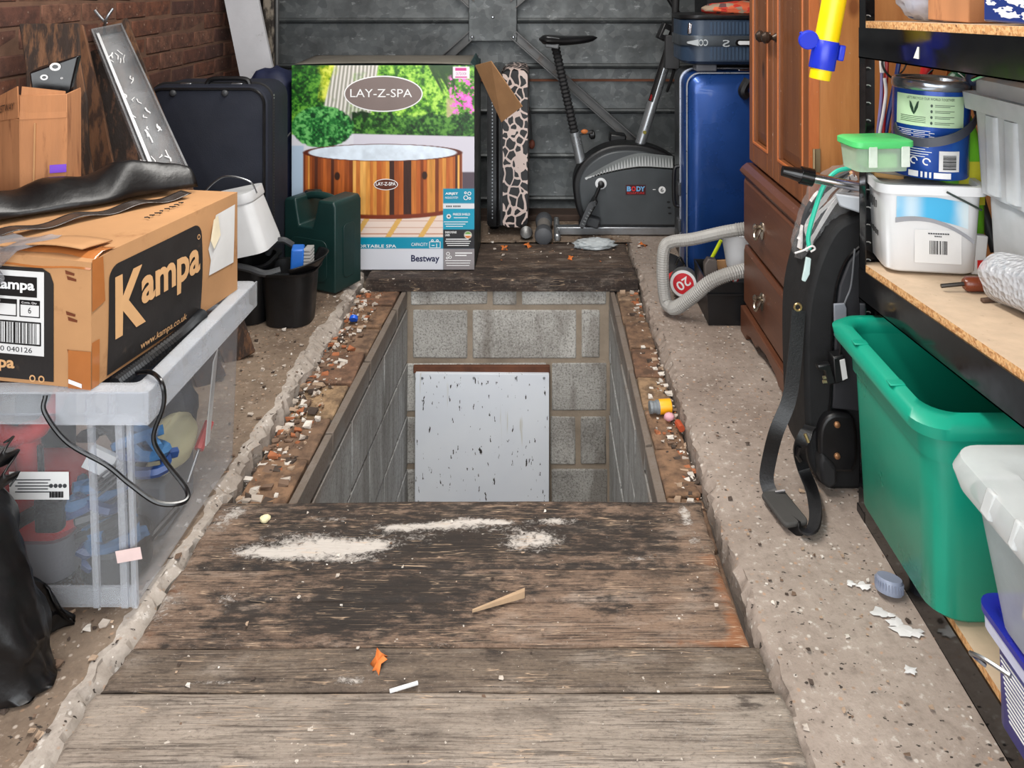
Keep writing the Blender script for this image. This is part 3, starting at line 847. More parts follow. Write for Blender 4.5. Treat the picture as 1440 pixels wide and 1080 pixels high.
for x, w in ((x1 - 0.078, 0.012), (x1 - 0.022, 0.014), (x1 - 0.002, 0.010)):
    m.hexa([Vector(p) for p in ((x - w / 2, CR[2] - 0.006, 0.016), (x + w / 2, CR[2] - 0.006, 0.016), (x + w / 2, CR[2] + 0.002, 0.016), (x - w / 2, CR[2] + 0.002, 0.016),
             (x - w / 2 - 0.006, CR[2] - 0.019, 0.40), (x + w / 2 - 0.006, CR[2] - 0.019, 0.40), (x + w / 2 - 0.006, CR[2] - 0.010, 0.40), (x - w / 2 - 0.006, CR[2] - 0.010, 0.40))])
m.bx(CR[0], x1, CR[2] - 0.003, CR[2] + 0.004, 0.016, 0.055)
m.build('rib', CLEAR_RIM, crate, smooth=False)
# labels on the crate front (front face leans outward going up)
def cf(px, py):
    d = CR[2] - 0.016
    for _ in range(4):
        z = H - (py - HY) * d / F; d = CR[2] - 0.0045 - 0.012 * (z - 0.02) / 0.385
    return Vector(((px - CX) * d / F, d, H - (py - HY) * d / F))
ux, uz = Vector((1, 0, 0)), Vector((0, -0.03, 1))
c = cf(56, 682); st = plate(rect(0.118, 0.056), c, ux, uz, PAPER, crate, 'sticker', 0.002, label='white product sticker with barcode')
for k in range(5): plate(rect(0.07 - 0.01 * (k % 2), 0.002), c + Vector((-0.012, -0.0022, 0.012 - k * 0.006)), ux, uz, DARKGREY, st, 'print_line')
m = MB()
for k in range(13): m.prism(rect(0.0012 if k % 3 else 0.002, 0.012), c + Vector((0.022 + k * 0.0021, -0.003, -0.017)), ux, Vector((0, 0, 1)), Vector((0, -1, 0)), 0.0004)
m.build('barcode', INK, st, smooth=False)
text('Crate', c + Vector((0.01, -0.002, 0.020)), ux, uz, 0.03, 0.007, INK, st) if False else None
m = MB()
for k, ch in enumerate((0, 1, 2, 3)):
    m.lathe([(0.0042, 0), (0.0042, 0.0004)], c + Vector((0.024 + k * 0.009, -0.0026, 0.0)), 10, Matrix.Rotation(R(90), 3, 'X'))
m.build('symbols', DARKGREY, st, smooth=False)
c = cf(186, 774) + Vector((0, -0.012, 0)); plate(rect(0.050, 0.024), c, Vector((1, 0, 0.18)), Vector((-0.18, 0, 1)), mat('pink_label', (226, 200, 196), 0.7, bump=0), crate, 'sticker', 0.001, label='small pale pink sticker')

# things inside the crate
rd = thing('red_plastic_jug', 'bright red plastic jug with raised arms inside the clear crate', 'jug', (-1.14, 1.70, 0.03))
m = MB(); cc = (-1.09, 1.72)
m.lofz([(rrect(0.19, 0.13, 0.04, 5, *cc), 0.10), (rrect(0.22, 0.15, 0.045, 5, *cc), 0.12), (rrect(0.20, 0.14, 0.045, 5, *cc), 0.205), (rrect(0.15, 0.11, 0.04, 5, *cc), 0.225)])
m.build('body', REDP, rd)
MB().tube(spline([(-1.16, 1.66, 0.33), (-1.10, 1.66, 0.315), (-1.05, 1.67, 0.335), (-1.0, 1.66, 0.42)]), [0.02] * 16 + [0.016] * 9, 10).build('arm', REDP, rd)
MB().tube([(-1.08, 1.675, 0.21), (-1.085, 1.67, 0.33)], 0.024, 10).build('neck', REDP, rd)
MB().lofz([(rrect(0.2, 0.15, 0.04, 4, *cc), 0.0185), (rrect(0.2, 0.15, 0.04, 4, *cc), 0.1)]).build('base', mat('grey_base', (120, 120, 124), 0.6), rd)
pr = thing('white_tray', 'white plastic tray standing on edge inside the clear crate', 'tray', (-1.0, 1.75, 0.03))
MB().hexa([Vector(p) for p in ((-1.06, 1.80, 0.02), (-0.965, 1.795, 0.02), (-0.965, 1.80, 0.02), (-1.06, 1.805, 0.02), (-1.07, 1.82, 0.33), (-0.98, 1.815, 0.35), (-0.98, 1.822, 0.35), (-1.07, 1.827, 0.33))]).build('tray', mat('cream_plastic', (222, 208, 190), 0.5), pr, bevel=0.003)
br = thing('black_scrub_brush', 'black handled brush lying across the red jug inside the crate', 'brush', (-1.05, 1.63, 0.1))
MB().tube(spline([(-1.12, 1.618, 0.13), (-1.06, 1.618, 0.17), (-1.02, 1.62, 0.19)]), 0.014, 8).build('handle', BLACK, br)
MB().lofz([(rrect(0.055, 0.03, 0.012, 4, -1.005, 1.622), 0.15), (rrect(0.06, 0.03, 0.012, 4, -1.005, 1.622), 0.21)]).build('head', BLACK, br)
MB().tube([(-1.02, 1.62, 0.2), (-1.025, 1.62, 0.32)], 0.006, 8).build('stem', BLACK, br)
NAVYP = mat('navy_plastic', (30, 58, 108), 0.4); TEALB = mat('blue_cloth', (54, 98, 140), 0.8)
bl = thing('blue_rope_bundle', 'dark blue bundle of rope and straps in the corner of the crate', 'rope', (-0.88, 1.66, 0.02))
r_ = random.Random(11)
for k in range(9):
    a = [Vector((-0.90 + 0.05 * math.cos(t * 1.7 + k) + 0.012 * k * math.cos(k), 1.66 + 0.035 * math.sin(t * 2.1 + k * 1.3), 0.08 + 0.032 * k + 0.02 * math.sin(t * 1.1 + k * 2))) for t in range(8)]
    MB().tube(spline(a, 4), 0.011, 6).build('strand', (NAVYP, TEALB, BLACK)[k % 3], bl)
wt = thing('white_cable_reel', 'white card reel of wire next to the blue rope in the crate', 'reel', (-0.87, 1.65, 0.2))
MB().box((-0.905, 1.625, 0.285), (0.055, 0.01, 0.05), (0.1, 0.5, 0.1)).build('card', PAPER, wt)
for k in range(4): MB().tube([(-0.905, 1.612, 0.22 + 0.012 * k), (-0.86, 1.615, 0.255 + 0.012 * k)], 0.0028, 6).build('wire', STEEL, wt)
dk = thing('black_cooking_pot', 'small round black pot at the bottom of the crate', 'pot', (-0.90, 1.68, 0.02))
MB().lathe([(0.055, 0.0186), (0.068, 0.03), (0.07, 0.085), (0.064, 0.092), (0.06, 0.04)], (-0.905, 1.69, 0), 24).build('pot', BLACK, dk)
MB().tube([(-0.84, 1.70, 0.075), (-0.825, 1.79, 0.08)], 0.008).build('handle', BLACK, dk)
yl = thing('cream_cloth_roll', 'pale yellow cloth roll behind the long side wall of the crate', 'cloth', (-0.87, 1.85, 0.03))
MB().sphere((-0.87, 1.86, 0.19), (0.05, 0.085, 0.055), 24, 14, func=lambda q: 1 + 0.12 * mnoise.noise(q * 3)).build('roll', mat('pale_yellow_cloth', (196, 190, 150), 0.9), yl)
MB().box((-0.88, 1.86, 0.08), (0.06, 0.16, 0.12)).build('block', mat('grey_sponge', (96, 100, 106), 0.9), yl, bevel=0.01)
dkf = thing('dark_toolbag', 'large dark grey folded bag filling the back of the crate', 'bag', (-1.1, 1.96, 0.03))
MB().sphere((-1.09, 1.975, 0.195), (0.225, 0.088, 0.185), 36, 20, func=lambda q: 1 + 0.12 * mnoise.noise(q * 2.6)).build('bag', mat('dark_nylon', (52, 58, 68), 0.7), dkf)
orr = thing('red_handled_tool', 'small red handled tool behind the long side of the crate', 'tool', (-0.86, 1.75, 0.03))
MB().tube([(-0.845, 1.95, 0.12), (-0.84, 2.0, 0.16)], 0.012).build('handle', REDP, orr)
MB().tube([(-0.845, 1.95, 0.12), (-0.85, 1.9, 0.07)], 0.004).build('shaft', STEEL, orr)
fl = thing('shaving_offcut', 'long pale plastic strip pressed against the long side of the crate', 'offcut', (-0.82, 1.98, 0.1))
MB().hexa([Vector(p) for p in ((-0.819, 1.93, 0.14), (-0.818, 1.95, 0.14), (-0.821, 1.95, 0.14), (-0.822, 1.93, 0.14), (-0.812, 1.96, 0.33), (-0.812, 1.985, 0.35), (-0.814, 1.985, 0.35), (-0.815, 1.96, 0.33))]).build('strip', mat('pale_strip', (206, 204, 200), 0.6), fl)

# ---- big cardboard carton on the crate
KX, KY = -0.884, 1.555
ang = math.atan2(0.167, 0.986)
kb = thing('cardboard_carton', 'long brown cardboard carton with big black logo panel lying on the clear crate', 'box', (KX, KY, 0.4665), rz=-ang)
# local: +y along the long side, -x to the left along the end, z up
KL, KW, KH = 0.522, 0.44, 0.253
m = MB()
def kf(u, v, w):  # slightly bulging, crushed carton
    x, y, z = -KW * u, KL * v, KH * w
    bulge = 0.008
    if u in (0.0, 1.0): x += (1 if u == 0 else -1) * bulge * math.sin(math.pi * v) * math.sin(math.pi * w)
    if w == 1.0: z += 0.006 * math.sin(math.pi * u) * math.sin(math.pi * v) - 0.006 * math.exp(-((v - 0.02) / 0.06) ** 2) * math.exp(-(u / 0.2) ** 2)
    return Vector((x, y, z))
faces = [lambda a, b: kf(0.0, a, b), lambda a, b: kf(1.0, 1 - a, b), lambda a, b: kf(1 - a, 0.0, b), lambda a, b: kf(a, 1.0, b), lambda a, b: kf(1 - a, b, 1.0), lambda a, b: kf(a, b, 0.0)]
for f_ in faces: m.grid(f_, 12, 8)
m.build('carton', CARD, kb, world=False, angle=40)
# open flap seam along the top, torn near corner
m = MB().grid(lambda u, v: Vector((-0.03 - 0.40 * u, 0.012 + 0.085 * v, KH + 0.004 + 0.010 * (1 - v) + 0.005 * math.sin(9 * u))), 14, 4)
m.build('top_flap', CARD, kb, world=False, solid=0.003, label='lifted top flap at the carton end')
m = MB().grid(lambda u, v: Vector((-0.0 - 0.43 * u, -0.003 + 0.07 * v, KH - 0.02 + 0.024 * min(1, v * 2.2) + 0.002 * math.sin(17 * u + 4 * v))), 20, 6)
m.build('tape', TAPE, kb, world=False, solid=0.0006)
FX, FY, FZ = Vector((0, 1, 0)), Vector((1, 0, 0)), Vector((0, 0, 1))
kw = lambda v: world_of(kb) @ Vector(v)
kd = lambda v: world_of(kb).to_3x3() @ Vector(v)
def side(y, z, lift=0.0):
    a = 0.008 * math.sin(math.pi * min(1, max(0, y / KL))) * math.sin(math.pi * z / KH)
    return kw((a + lift, y, z))
def sidepatch(poly, m, name, lift, parent=kb, label=None, tri=0.012):
    """patch following the bulged long side, poly in (y, z)"""
    pts = []
    for i, p in enumerate(poly):
        q = poly[(i + 1) % len(poly)]
        n = max(1, int(math.dist(p, q) / 0.03))
        pts += [(p[0] + (q[0] - p[0]) * k / n, p[1] + (q[1] - p[1]) * k / n) for k in range(n)]
    ys = [p[0] for p in pts]; zs_ = [p[1] for p in pts]
    c = ((min(ys) + max(ys)) / 2, (min(zs_) + max(zs_)) / 2)
    b = MB(); vs = [side(c[0], c[1], lift)]
    N = len(pts)
    for k in (0.5, 1.0):
        vs += [side(c[0] + (p[0] - c[0]) * k, c[1] + (p[1] - c[1]) * k, lift) for p in pts]
    fs = [(0, 1 + i, 1 + (i + 1) % N) for i in range(N)] + [(1 + i, 1 + N + i, 1 + N + (i + 1) % N, 1 + (i + 1) % N) for i in range(N)]
    b.add(vs, fs); return b.build(name, m, parent, smooth=False, label=label)
rr = 0.028
poly = [(0.042, 0.006), (0.357, 0.006)] + [(0.357 - rr + rr * math.cos(R(a)), 0.222 - rr + rr * math.sin(R(a))) for a in range(0, 91, 15)] + [(0.046 + rr - rr * math.sin(R(a)), 0.222 - rr + rr * math.cos(R(a))) for a in range(0, 91, 15)]
bp = sidepatch(poly, mat('black_print', (34, 31, 30), 0.6, var=0.2, bump=0.1, dirt=(90, 74, 60), dirt_amt=0.05), 'logo_panel', 0.0012, label='black printed panel with tan lettering')
KT = mat('tan_print', (205, 160, 112), 0.8, var=0.06, bump=0)
def sb(y0, y1, z0, z1, lift=0.0022): return lambda a, b: side(y0 + (y1 - y0) * (a + 0.5), z0 + (z1 - z0) * (b + 0.5), lift)
text('K', (0, 0, 0), ux, uz, 1, 1, KT, bp, bold=0.03, bend=sb(0.062, 0.152, 0.070, 0.196))
text('ampa', (0, 0, 0), ux, uz, 1, 1, KT, bp, bold=0.03, bend=sb(0.137, 0.345, 0.086, 0.168))
text('www.kampa.co.uk', (0, 0, 0), ux, uz, 1, 1, KT, bp, bold=0.01, bend=sb(0.140, 0.300, 0.010, 0.030))
rg = MB().add([side(0.343 + 0.006 * math.cos(t / 16 * 6.2832) * k, 0.192 + 0.006 * math.sin(t / 16 * 6.2832) * k, 0.0022) for k in (0.7, 1) for t in range(16)], [(i, 16 + i, 16 + (i + 1) % 16, (i + 1) % 16) for i in range(16)])
rg.build('registered_mark', KT, bp, smooth=False)
wl = sidepatch([(0.385, 0.085), (0.50, 0.078), (0.508, 0.225), (0.42, 0.222), (0.398, 0.18), (0.382, 0.15), (0.392, 0.12)], PAPER, 'torn_label', 0.0014, label='torn white paper label')
sidepatch([(0.385, 0.17), (0.402, 0.215), (0.422, 0.222), (0.43, 0.17), (0.40, 0.145)], mat('curled_paper', (226, 214, 186), 0.8), 'curl', 0.006, wl)
sidepatch([(0.0, 0.0), (0.020, 0.0), (0.020, 0.09), (0.0, 0.09)], TAPE, 'tape', 0.0016)
sidepatch([(0.0, 0.15), (0.034, 0.16), (0.030, 0.25), (0.0, 0.252)], TAPE, 'tape', 0.0022)
m = MB()
for k in range(8): m.tube([kw((-0.055 - 0.006 * (k % 2), 0.25 + 0.018 * k, KH + 0.0075)), kw((-0.064 + 0.004 * (k % 3), 0.256 + 0.018 * k, KH + 0.0075)), kw((-0.070, 0.252 + 0.018 * k, KH + 0.0075))], 0.0014, 5)
tag(m.build('scrawled_marks', INK, kb), kind='stuff')
# end panel facing the camera
endp = lambda s, z: kw((-s, -0.001, z))
eu, ev = kd((1, 0, 0)), Vector((0, 0, 1))
ep = plate([(-0.15, -0.105), (0.15, -0.105), (0.15, 0.088), (0.142, 0.108), (0.125, 0.117), (-0.15, 0.117)], endp(0.232, 0.113), eu, ev, bp.data.materials[0], kb, 'end_panel', 0.0004)
lb = plate(rect(0.175, 0.166), endp(0.190, 0.140), eu, ev, PAPER, ep, 'shipping_label', 0.0014)
plate(rect(0.115, 0.040), endp(0.175, 0.192), eu, ev, INK, ep, 'logo_patch', 0.0022)
text('Kampa', endp(0.171, 0.193), eu, ev, 0.098, 0.026, INKW, ep, bold=0.03, lift=0.0034)
m = MB()
for cx1 in (0.186, 0.134):
    for zz in (0.165, 0.133): m.prism(rect(0.046, 0.002), endp(cx1, zz) , eu, ev, kd((0, -1, 0)), 0.0024)
    for off in (-0.022, 0.022): m.prism(rect(0.002, 0.032), endp(cx1 + off, 0.149), eu, ev, kd((0, -1, 0)), 0.0024)
    m.prism(rect(0.046, 0.009), endp(cx1, 0.161), eu, ev, kd((0, -1, 0)), 0.0024)
m.build('quantity_boxes', INK, ep, smooth=False)
text('6', endp(0.134, 0.146), eu, ev, 0.007, 0.012, INK, ep, lift=0.0024)
text('Conts. Qty', endp(0.134, 0.161), eu, ev, 0.034, 0.005, INKW, ep, lift=0.0036)
m = MB()
for zz in (0.122, 0.078): m.prism(rect(0.16, 0.003), endp(0.19, zz), eu, ev, kd((0, -1, 0)), 0.0024)
s_ = 0.112
rb = random.Random(4)
m.prism(rect(0.003, 0.046), endp(0.110, 0.100), eu, ev, kd((0, -1, 0)), 0.0024)
while s_ < 0.262:
    w_ = rb.choice((0.0012, 0.002, 0.0034)); m.prism(rect(w_, 0.040), endp(s_ + 0.008, 0.100), eu, ev, kd((0, -1, 0)), 0.0024); s_ += w_ + rb.choice((0.0015, 0.0025, 0.004))
m.build('barcode', INK, ep, smooth=False)
text('5 060040 040126', endp(0.196, 0.067), eu, ev, 0.135, 0.010, INK, ep, lift=0.0024)
text('Kampa', endp(0.224, 0.036), eu, ev, 0.11, 0.030, KT, ep, bold=0.03, lift=0.0016)
m = MB()
for sx in (0.108, 0.128):
    m.add([endp(sx + 0.007 * k * math.cos(t * 0.3927), 0.012 + 0.007 * k * math.sin(t * 0.3927)) + kd((0, -0.002, 0)) for k in (0.6, 1) for t in range(16)], [(i, 16 + i, 16 + (i + 1) % 16, (i + 1) % 16) for i in range(16)])
m.build('recycling_marks', KT, ep, smooth=False)
for s0, z0 in ((0.045, 0.225), (0.043, 0.145), (0.04, 0.070)):
    for k in (0, 1):
        plate([(-0.011, -0.003), (0.006, -0.006), (0.009, -0.001), (-0.009, 0.005)], endp(s0 - 0.004 * k, z0 - 0.011 * k), eu, (ev + eu * -0.5), mat('staple_slot', (104, 52, 26), 0.6, bump=0), kb, 'staple_slot', 0.0006)
plate(rect(0.05, 0.075), endp(0.024, 0.036), eu, ev, TAPE, kb, 'tape', 0.001)
plate(rect(0.03, 0.008), endp(0.032, 0.010), (eu - ev * 0.25), ev, INKW, kb, 'torn_scrap', 0.003)
# ---- clear wrapping pulled over the carton end
CLING = clear('clear_film', (190, 190, 194), 0.16, 0.12, 0.7)
fm = thing('clear_film_sheet', 'crumpled clear film hanging over the end of the carton', 'film', (-1.05, 1.55, 0.7))
def film(u, v):
    p = kw((-0.17 - 0.13 * u - 0.03 * v, -0.012 + 0.0 * v, KH + 0.012 - 0.12 * v))
    if v < 0.3: p = kw((-0.14 - 0.16 * u, 0.10 * (0.3 - v) / 0.3 - 0.012, KH + 0.014))
    return p + kd((0.01 * math.sin(17 * v + 6 * u), -0.010 * abs(math.sin(9 * u + 8 * v)) - 0.006 * abs(math.sin(23 * u - 5 * v)), 0.005 * math.sin(11 * u)))
MB().grid(film, 26, 26).build('film', CLING, fm, angle=180)

# ---- black polythene sheet crumpled on the carton
shp = thing('black_polythene_sheet', 'crumpled black polythene sheet lying on top of the big carton', 'sheet', (-1.1, 1.85, 0.72))
def sheet(u, v):
    # u along from the near left to the far right corner, v across
    a = Vector((-1.34, 1.62, 0.725)).lerp(Vector((-0.90, 2.06, 0.724)), u)
    c = Vector((-1.42, 1.90, 0.725)).lerp(Vector((-0.98, 2.10, 0.724)), u)
    p = a.lerp(c, v)
    e = math.sin(math.pi * min(1, max(0, v))) ** 0.7
    hgt = 0.012 + e * (0.024 + 0.042 * float(fbm(u * 4.5 + 1, v * 1.5, 3)) + 0.034 * math.exp(-((u - 0.80) / 0.12) ** 2))
    hgt += e * 0.007 * math.sin(26 * u + 5 * v)
    p.z += hgt
    p.x += 0.012 * math.sin(13 * u) * (1 - v)
    return p
MB().grid(sheet, 70, 22).build('sheet', BAGBLACK, shp, solid=0.003, angle=180)
def sheetedge(u, v):
    p = Vector((-1.16, 1.66, 0.735)).lerp(Vector((-0.92, 2.02, 0.728)), u) + Vector((0.035 * v, -0.02 * v, -0.002 * v))
    p.z += 0.005 * math.sin(20 * u) + 0.003
    return p
MB().grid(sheetedge, 40, 5).build('loose_edge', mat('thin_grey_film', (58, 50, 46), 0.2, bump=0.2), shp, solid=0.0015, angle=180)

# ---- tall open carton standing on the big one
tc = thing('tall_carton', 'tall open brown carton standing on the big carton in front of the leaning boards', 'box', (-1.232, 1.96, 0.722), rz=R(14))
tc.scale = (0.84, 0.84, 0.98)
m = MB()
TH = 0.27
# local: corner edge facing camera at x=-0.02; narrow face to the right, wide face to the left
def wall_(m, p, q, z0, z1, th=0.004):
    p, q = Vector((p[0], p[1], 0)), Vector((q[0], q[1], 0)); n = Vector((-(q - p).y, (q - p).x, 0)).normalized() * th
    m.hexa([p + Vector((0, 0, z0)), q + Vector((0, 0, z0)), q + n + Vector((0, 0, z0)), p + n + Vector((0, 0, z0)), p + Vector((0, 0, z1)), q + Vector((0, 0, z1)), q + n + Vector((0, 0, z1)), p + n + Vector((0, 0, z1))])
A_, B_, C_, D_ = (-0.062, 0.0), (0.058, 0.012), (0.05, 0.17), (-0.16, 0.10)
wall_(m, A_, B_, 0, TH); wall_(m, B_, C_, 0, TH); wall_(m, C_, D_, 0, TH - 0.01); wall_(m, D_, A_, 0, TH - 0.06)
m.add([Vector((*q, 0.003)) for q in (A_, B_, C_, D_)], [(0, 1, 2, 3)])
m.build('carton', CARD_OLD, tc, world=False, bevel=0.0015, seg=1)
MB().hexa([Vector(p) for p in ((-0.062, -0.002, TH - 0.06), (0.058, 0.010, TH - 0.06), (0.058, 0.013, TH - 0.06), (-0.062, 0.001, TH - 0.06), (-0.058, 0.006, TH + 0.022), (0.052, 0.018, TH + 0.006), (0.052, 0.021, TH + 0.006), (-0.058, 0.009, TH + 0.022))]).build('front_flap', CARD_OLD, tc, world=False)
MB().hexa([Vector(p) for p in ((-0.165, 0.094, TH - 0.075), (-0.064, -0.004, TH - 0.055), (-0.062, 0.0, TH - 0.055), (-0.163, 0.098, TH - 0.075), (-0.150, 0.085, TH - 0.01), (-0.066, -0.006, TH + 0.024), (-0.064, -0.002, TH + 0.024), (-0.148, 0.089, TH - 0.01))]).build('side_flap', CARD_OLD, tc, world=False, label='lifted flap with scrawled writing')
tw = lambda v: world_of(tc) @ Vector(v)
td = lambda v: world_of(tc).to_3x3() @ Vector(v)
text('BESTWAY', tw((-0.108, 0.0355, TH - 0.034)), td((0.098, -0.094, 0.024)), td((-0.01, 0.01, 1)), 0.085, 0.018, INK, tc, shear=0.2, lift=0.004)
plate(rect(0.036, 0.020), tw((0.036, 0.0085, 0.082)), td((1, 0.1, 0)), Vector((0, 0, 1)), mat('purple_tape', (112, 58, 190), 0.5, bump=0), tc, 'purple_tab', 0.001)
MB().hexa([Vector(p) for p in ((-0.028, -0.002, 0.002), (-0.024, -0.002, 0.002), (-0.024, 0.004, 0.002), (-0.028, 0.004, 0.002), (-0.024, -0.001, TH - 0.07), (-0.020, -0.001, TH - 0.07), (-0.020, 0.005, TH - 0.07), (-0.024, 0.005, TH - 0.07))]).build('fold', CARD, tc, world=False)
bb = thing('black_gift_bag', 'small black bag with white emblems poking out of the tall carton', 'bag', (-1.262, 2.03, 0.700), rz=R(14))
MB().hexa([Vector(p) for p in ((-0.03, 0.0, 0.2), (0.03, 0.004, 0.2), (0.03, 0.02, 0.2), (-0.03, 0.018, 0.2), (-0.045, 0.0, 0.335), (0.062, 0.02, 0.375), (0.062, 0.05, 0.375), (-0.04, 0.05, 0.345))]).build('bag', BLACK_GLOSS, bb, world=False, bevel=0.004)
bw = lambda v: world_of(bb) @ Vector(v)
bd = lambda v: world_of(bb).to_3x3() @ Vector(v)
for (x, z, s_) in ((0.012, 0.348, 0.013), (-0.012, 0.322, 0.009), (0.026, 0.318, 0.003), (0.03, 0.30, 0.003)):
    y = 0.004 + 0.02 * (x + 0.045) / 0.107 * 1.0 - (0.0) + (0.348 - z) * 0.02
    m = MB(); pts = ellipse(s_, s_ * 0.8, 18); inner = ellipse(s_ * 0.55, s_ * 0.4, 18)
    c0 = Vector((x, y - 0.007, z))
    m.add([c0 + Vector((a, 0.0, b_)) for a, b_ in pts] + [c0 + Vector((a, 0.0, b_)) for a, b_ in inner], [(i, (i + 1) % 18, 18 + (i + 1) % 18, 18 + i) for i in range(18)])
    m.build('emblem', INKW, bb, world=False, smooth=False)

# ---- rotten boards leaning against the brick wall
ROT = mat('rotten_brown_timber', (104, 72, 50), 0.9, 0, 0.3, 4, 0.45, 45, (6, 6, 0.8), dirt=(50, 38, 32), dirt_amt=0.75)
ROT2 = mat('dark_brown_timber', (88, 60, 44), 0.9, 0, 0.3, 4, 0.45, 45, (6, 6, 0.8), dirt=(38, 29, 25), dirt_amt=0.9)
def lean(name, label, m, bot, top, w, th, wd=(1, 0, 0), cat='board', group=None):
    bot, top = Vector(bot), Vector(top); t = (top - bot).normalized(); wd = Vector(wd); wd = (wd - t * wd.dot(t)).normalized(); n = t.cross(wd)
    r = random.Random(hash(label) % 999 if False else len(label))
    K = 9; loops = []
    for k in range(K + 1):
        p = bot.lerp(top, k / K); a = w * (0.5 + r.uniform(-0.03, 0.03))
        e = r.uniform(-0.03, 0.01) if k == K else 0
        loops.append([p + wd * a + n * th / 2 + t * e, p - wd * a * r.uniform(0.94, 1.0) + n * th / 2, p - wd * a - n * th / 2, p + wd * a - n * th / 2 + t * e])
    o = MB().loft(loops).build(name, m, None, loc=bot, bevel=0.003, seg=1, smooth=False)
    return tag(o, label, cat, group)
lean('leaning_board', 'wide dark rotten board leaning on the brick wall farthest from the navy suitcase', ROT, (-1.30, 2.28, 0.0), (-1.515, 2.44, 1.15), 0.15, 0.022, (1, 0.35, 0))
lean('leaning_board', 'brown board leaning close behind the tall carton', mat('brown_pine_board', (112, 76, 52), 0.85, 0, 0.25, 4, 0.3, 45, (6, 6, 0.8), dirt=(66, 46, 36), dirt_amt=0.55), (-1.20, 2.42, 0.0), (-1.530, 2.56, 1.13), 0.092, 0.022, (1, 0.3, 0))
lean('leaning_board', 'dark board slanting in the gap between the brown and the splintered boards', ROT2, (-1.05, 2.52, 0.0), (-1.555, 2.70, 1.02), 0.085, 0.022, (1, 0.5, 0))
lean('leaning_board', 'splintered mottled board leaning next to the clear plastic trough', ROT, (-1.02, 2.68, 0.0), (-1.560, 2.88, 1.12), 0.10, 0.022, (1, 0.3, 0))
# metal straps hooked on the wall
hk = thing('wire_hook', 'bent steel wire hook on the brick wall above the clear trough', 'hook', (-1.61, 2.9, 1.15))
MB().tube(spline([at(133, 14, 2.78), at(141, 24, 2.79), at(150, 33, 2.8)], 4), 0.005).build('wire', STEEL, hk)
MB().tube(spline([at(159, 12, 2.80), at(151, 24, 2.79), at(147, 36, 2.8), at(147, 46, 2.85)], 4), 0.005).build('wire', STEEL, hk)
# ---- clear plastic trough leaning from the carton to the wall
GLASSY = clear('clear_trough_plastic', (206, 208, 210), 0.15, 0.1, 1.0, 0.3)
tr = thing('clear_plastic_trough', 'long clear plastic channel leaning from the carton up to the brick wall', 'channel', (-0.93, 2.03, 0.73))
bt, tp = at(244, 264, 2.09), at(152, 48, 2.72)
t_ = (tp - bt).normalized(); wdv = Vector((1, 0.2, 0)); wdv = (wdv - t_ * wdv.dot(t_)).normalized(); nn_ = t_.cross(wdv)
if nn_.y > 0: nn_ = -nn_
prof = [(-0.042, 0.03), (-0.042, 0.0), (0.042, 0.0), (0.042, 0.03), (0.047, 0.03), (0.047, -0.005), (-0.047, -0.005), (-0.047, 0.03)]
m = MB(); m.loft([[p + wdv * a + nn_ * b_ for a, b_ in prof] for p in [bt.lerp(tp, k / 10) for k in range(11)]])
m.build('channel', GLASSY, tr, smooth=False)
MB().loft([[p + wdv * (-0.030 + a) + nn_ * (0.002 + b_) for a, b_ in ((-0.004, 0), (0.004, 0), (0.004, 0.012), (-0.004, 0.012))] for p in (bt, tp)]).build('white_strip', WHITEP, tr, smooth=False)
for k in (0.0, 1.0):
    p = bt.lerp(tp, k); MB().box(p + nn_ * 0.013, (0.094, 0.012, 0.035), Matrix((wdv, t_, nn_)).transposed()).build('end_cap', GLASSY, tr, bevel=0.002)
m = MB()
for k in range(26):
    p = bt.lerp(tp, rnd.uniform(0.1, 0.98)) + wdv * rnd.uniform(-0.04, 0.03) + nn_ * 0.003
    q = p + t_ * rnd.uniform(0.01, 0.05) + wdv * rnd.uniform(-0.012, 0.012)
    m.tube([p, p.lerp(q, 0.5) + wdv * rnd.uniform(-0.006, 0.006), q], rnd.uniform(0.0008, 0.0028), 5)
tag(m.build('dried_residue', INKW, tr), kind='stuff')

# ---- black cable hanging over the crate and corrugated hose on its rim
cb = spline([at(64, 556, 1.535), at(63, 580, 1.525), at(95, 622, 1.52), at(150, 654, 1.52), at(182, 680, 1.515), at(222, 707, 1.51), at(258, 706, 1.53), at(262, 688, 1.55), at(232, 648, 1.56), at(216, 615, 1.56), at(230, 570, 1.57), at(228, 540, 1.575), at(213, 524, 1.60), at(190, 524, 1.64)], 8)
tag(MB().tube(cb, 0.0045, 8).build('cable', BLACK_GLOSS, None, loc=cb[0]), 'thin black cable looping down over the front corner of the clear crate', 'cable')
hz = [Vector((-0.850, 1.90, 0.468)), Vector((-0.855, 1.86, 0.464)), Vector((-0.860, 1.80, 0.460)), Vector((-0.876, 1.68, 0.458)), Vector((-0.895, 1.60, 0.452))]
hp = spline(hz, 24); rr_ = [0.0165 if k % 2 else 0.0135 for k in range(len(hp))]
hp = [p + Vector((0.034, 0, 0.002)) for p in hp]
tag(MB().tube(hp, rr_, 10).build('corrugated_hose', BLACK, None, loc=hp[0], angle=20), 'black corrugated hose squeezed between the carton and the crate rim', 'hose')
# ================================================================ back and middle
NAVYCLOTH = mat('navy_suitcase_cloth', (21, 26, 40), 0.75, var=0.2, scale=4, bump=0.15, bscale=200)
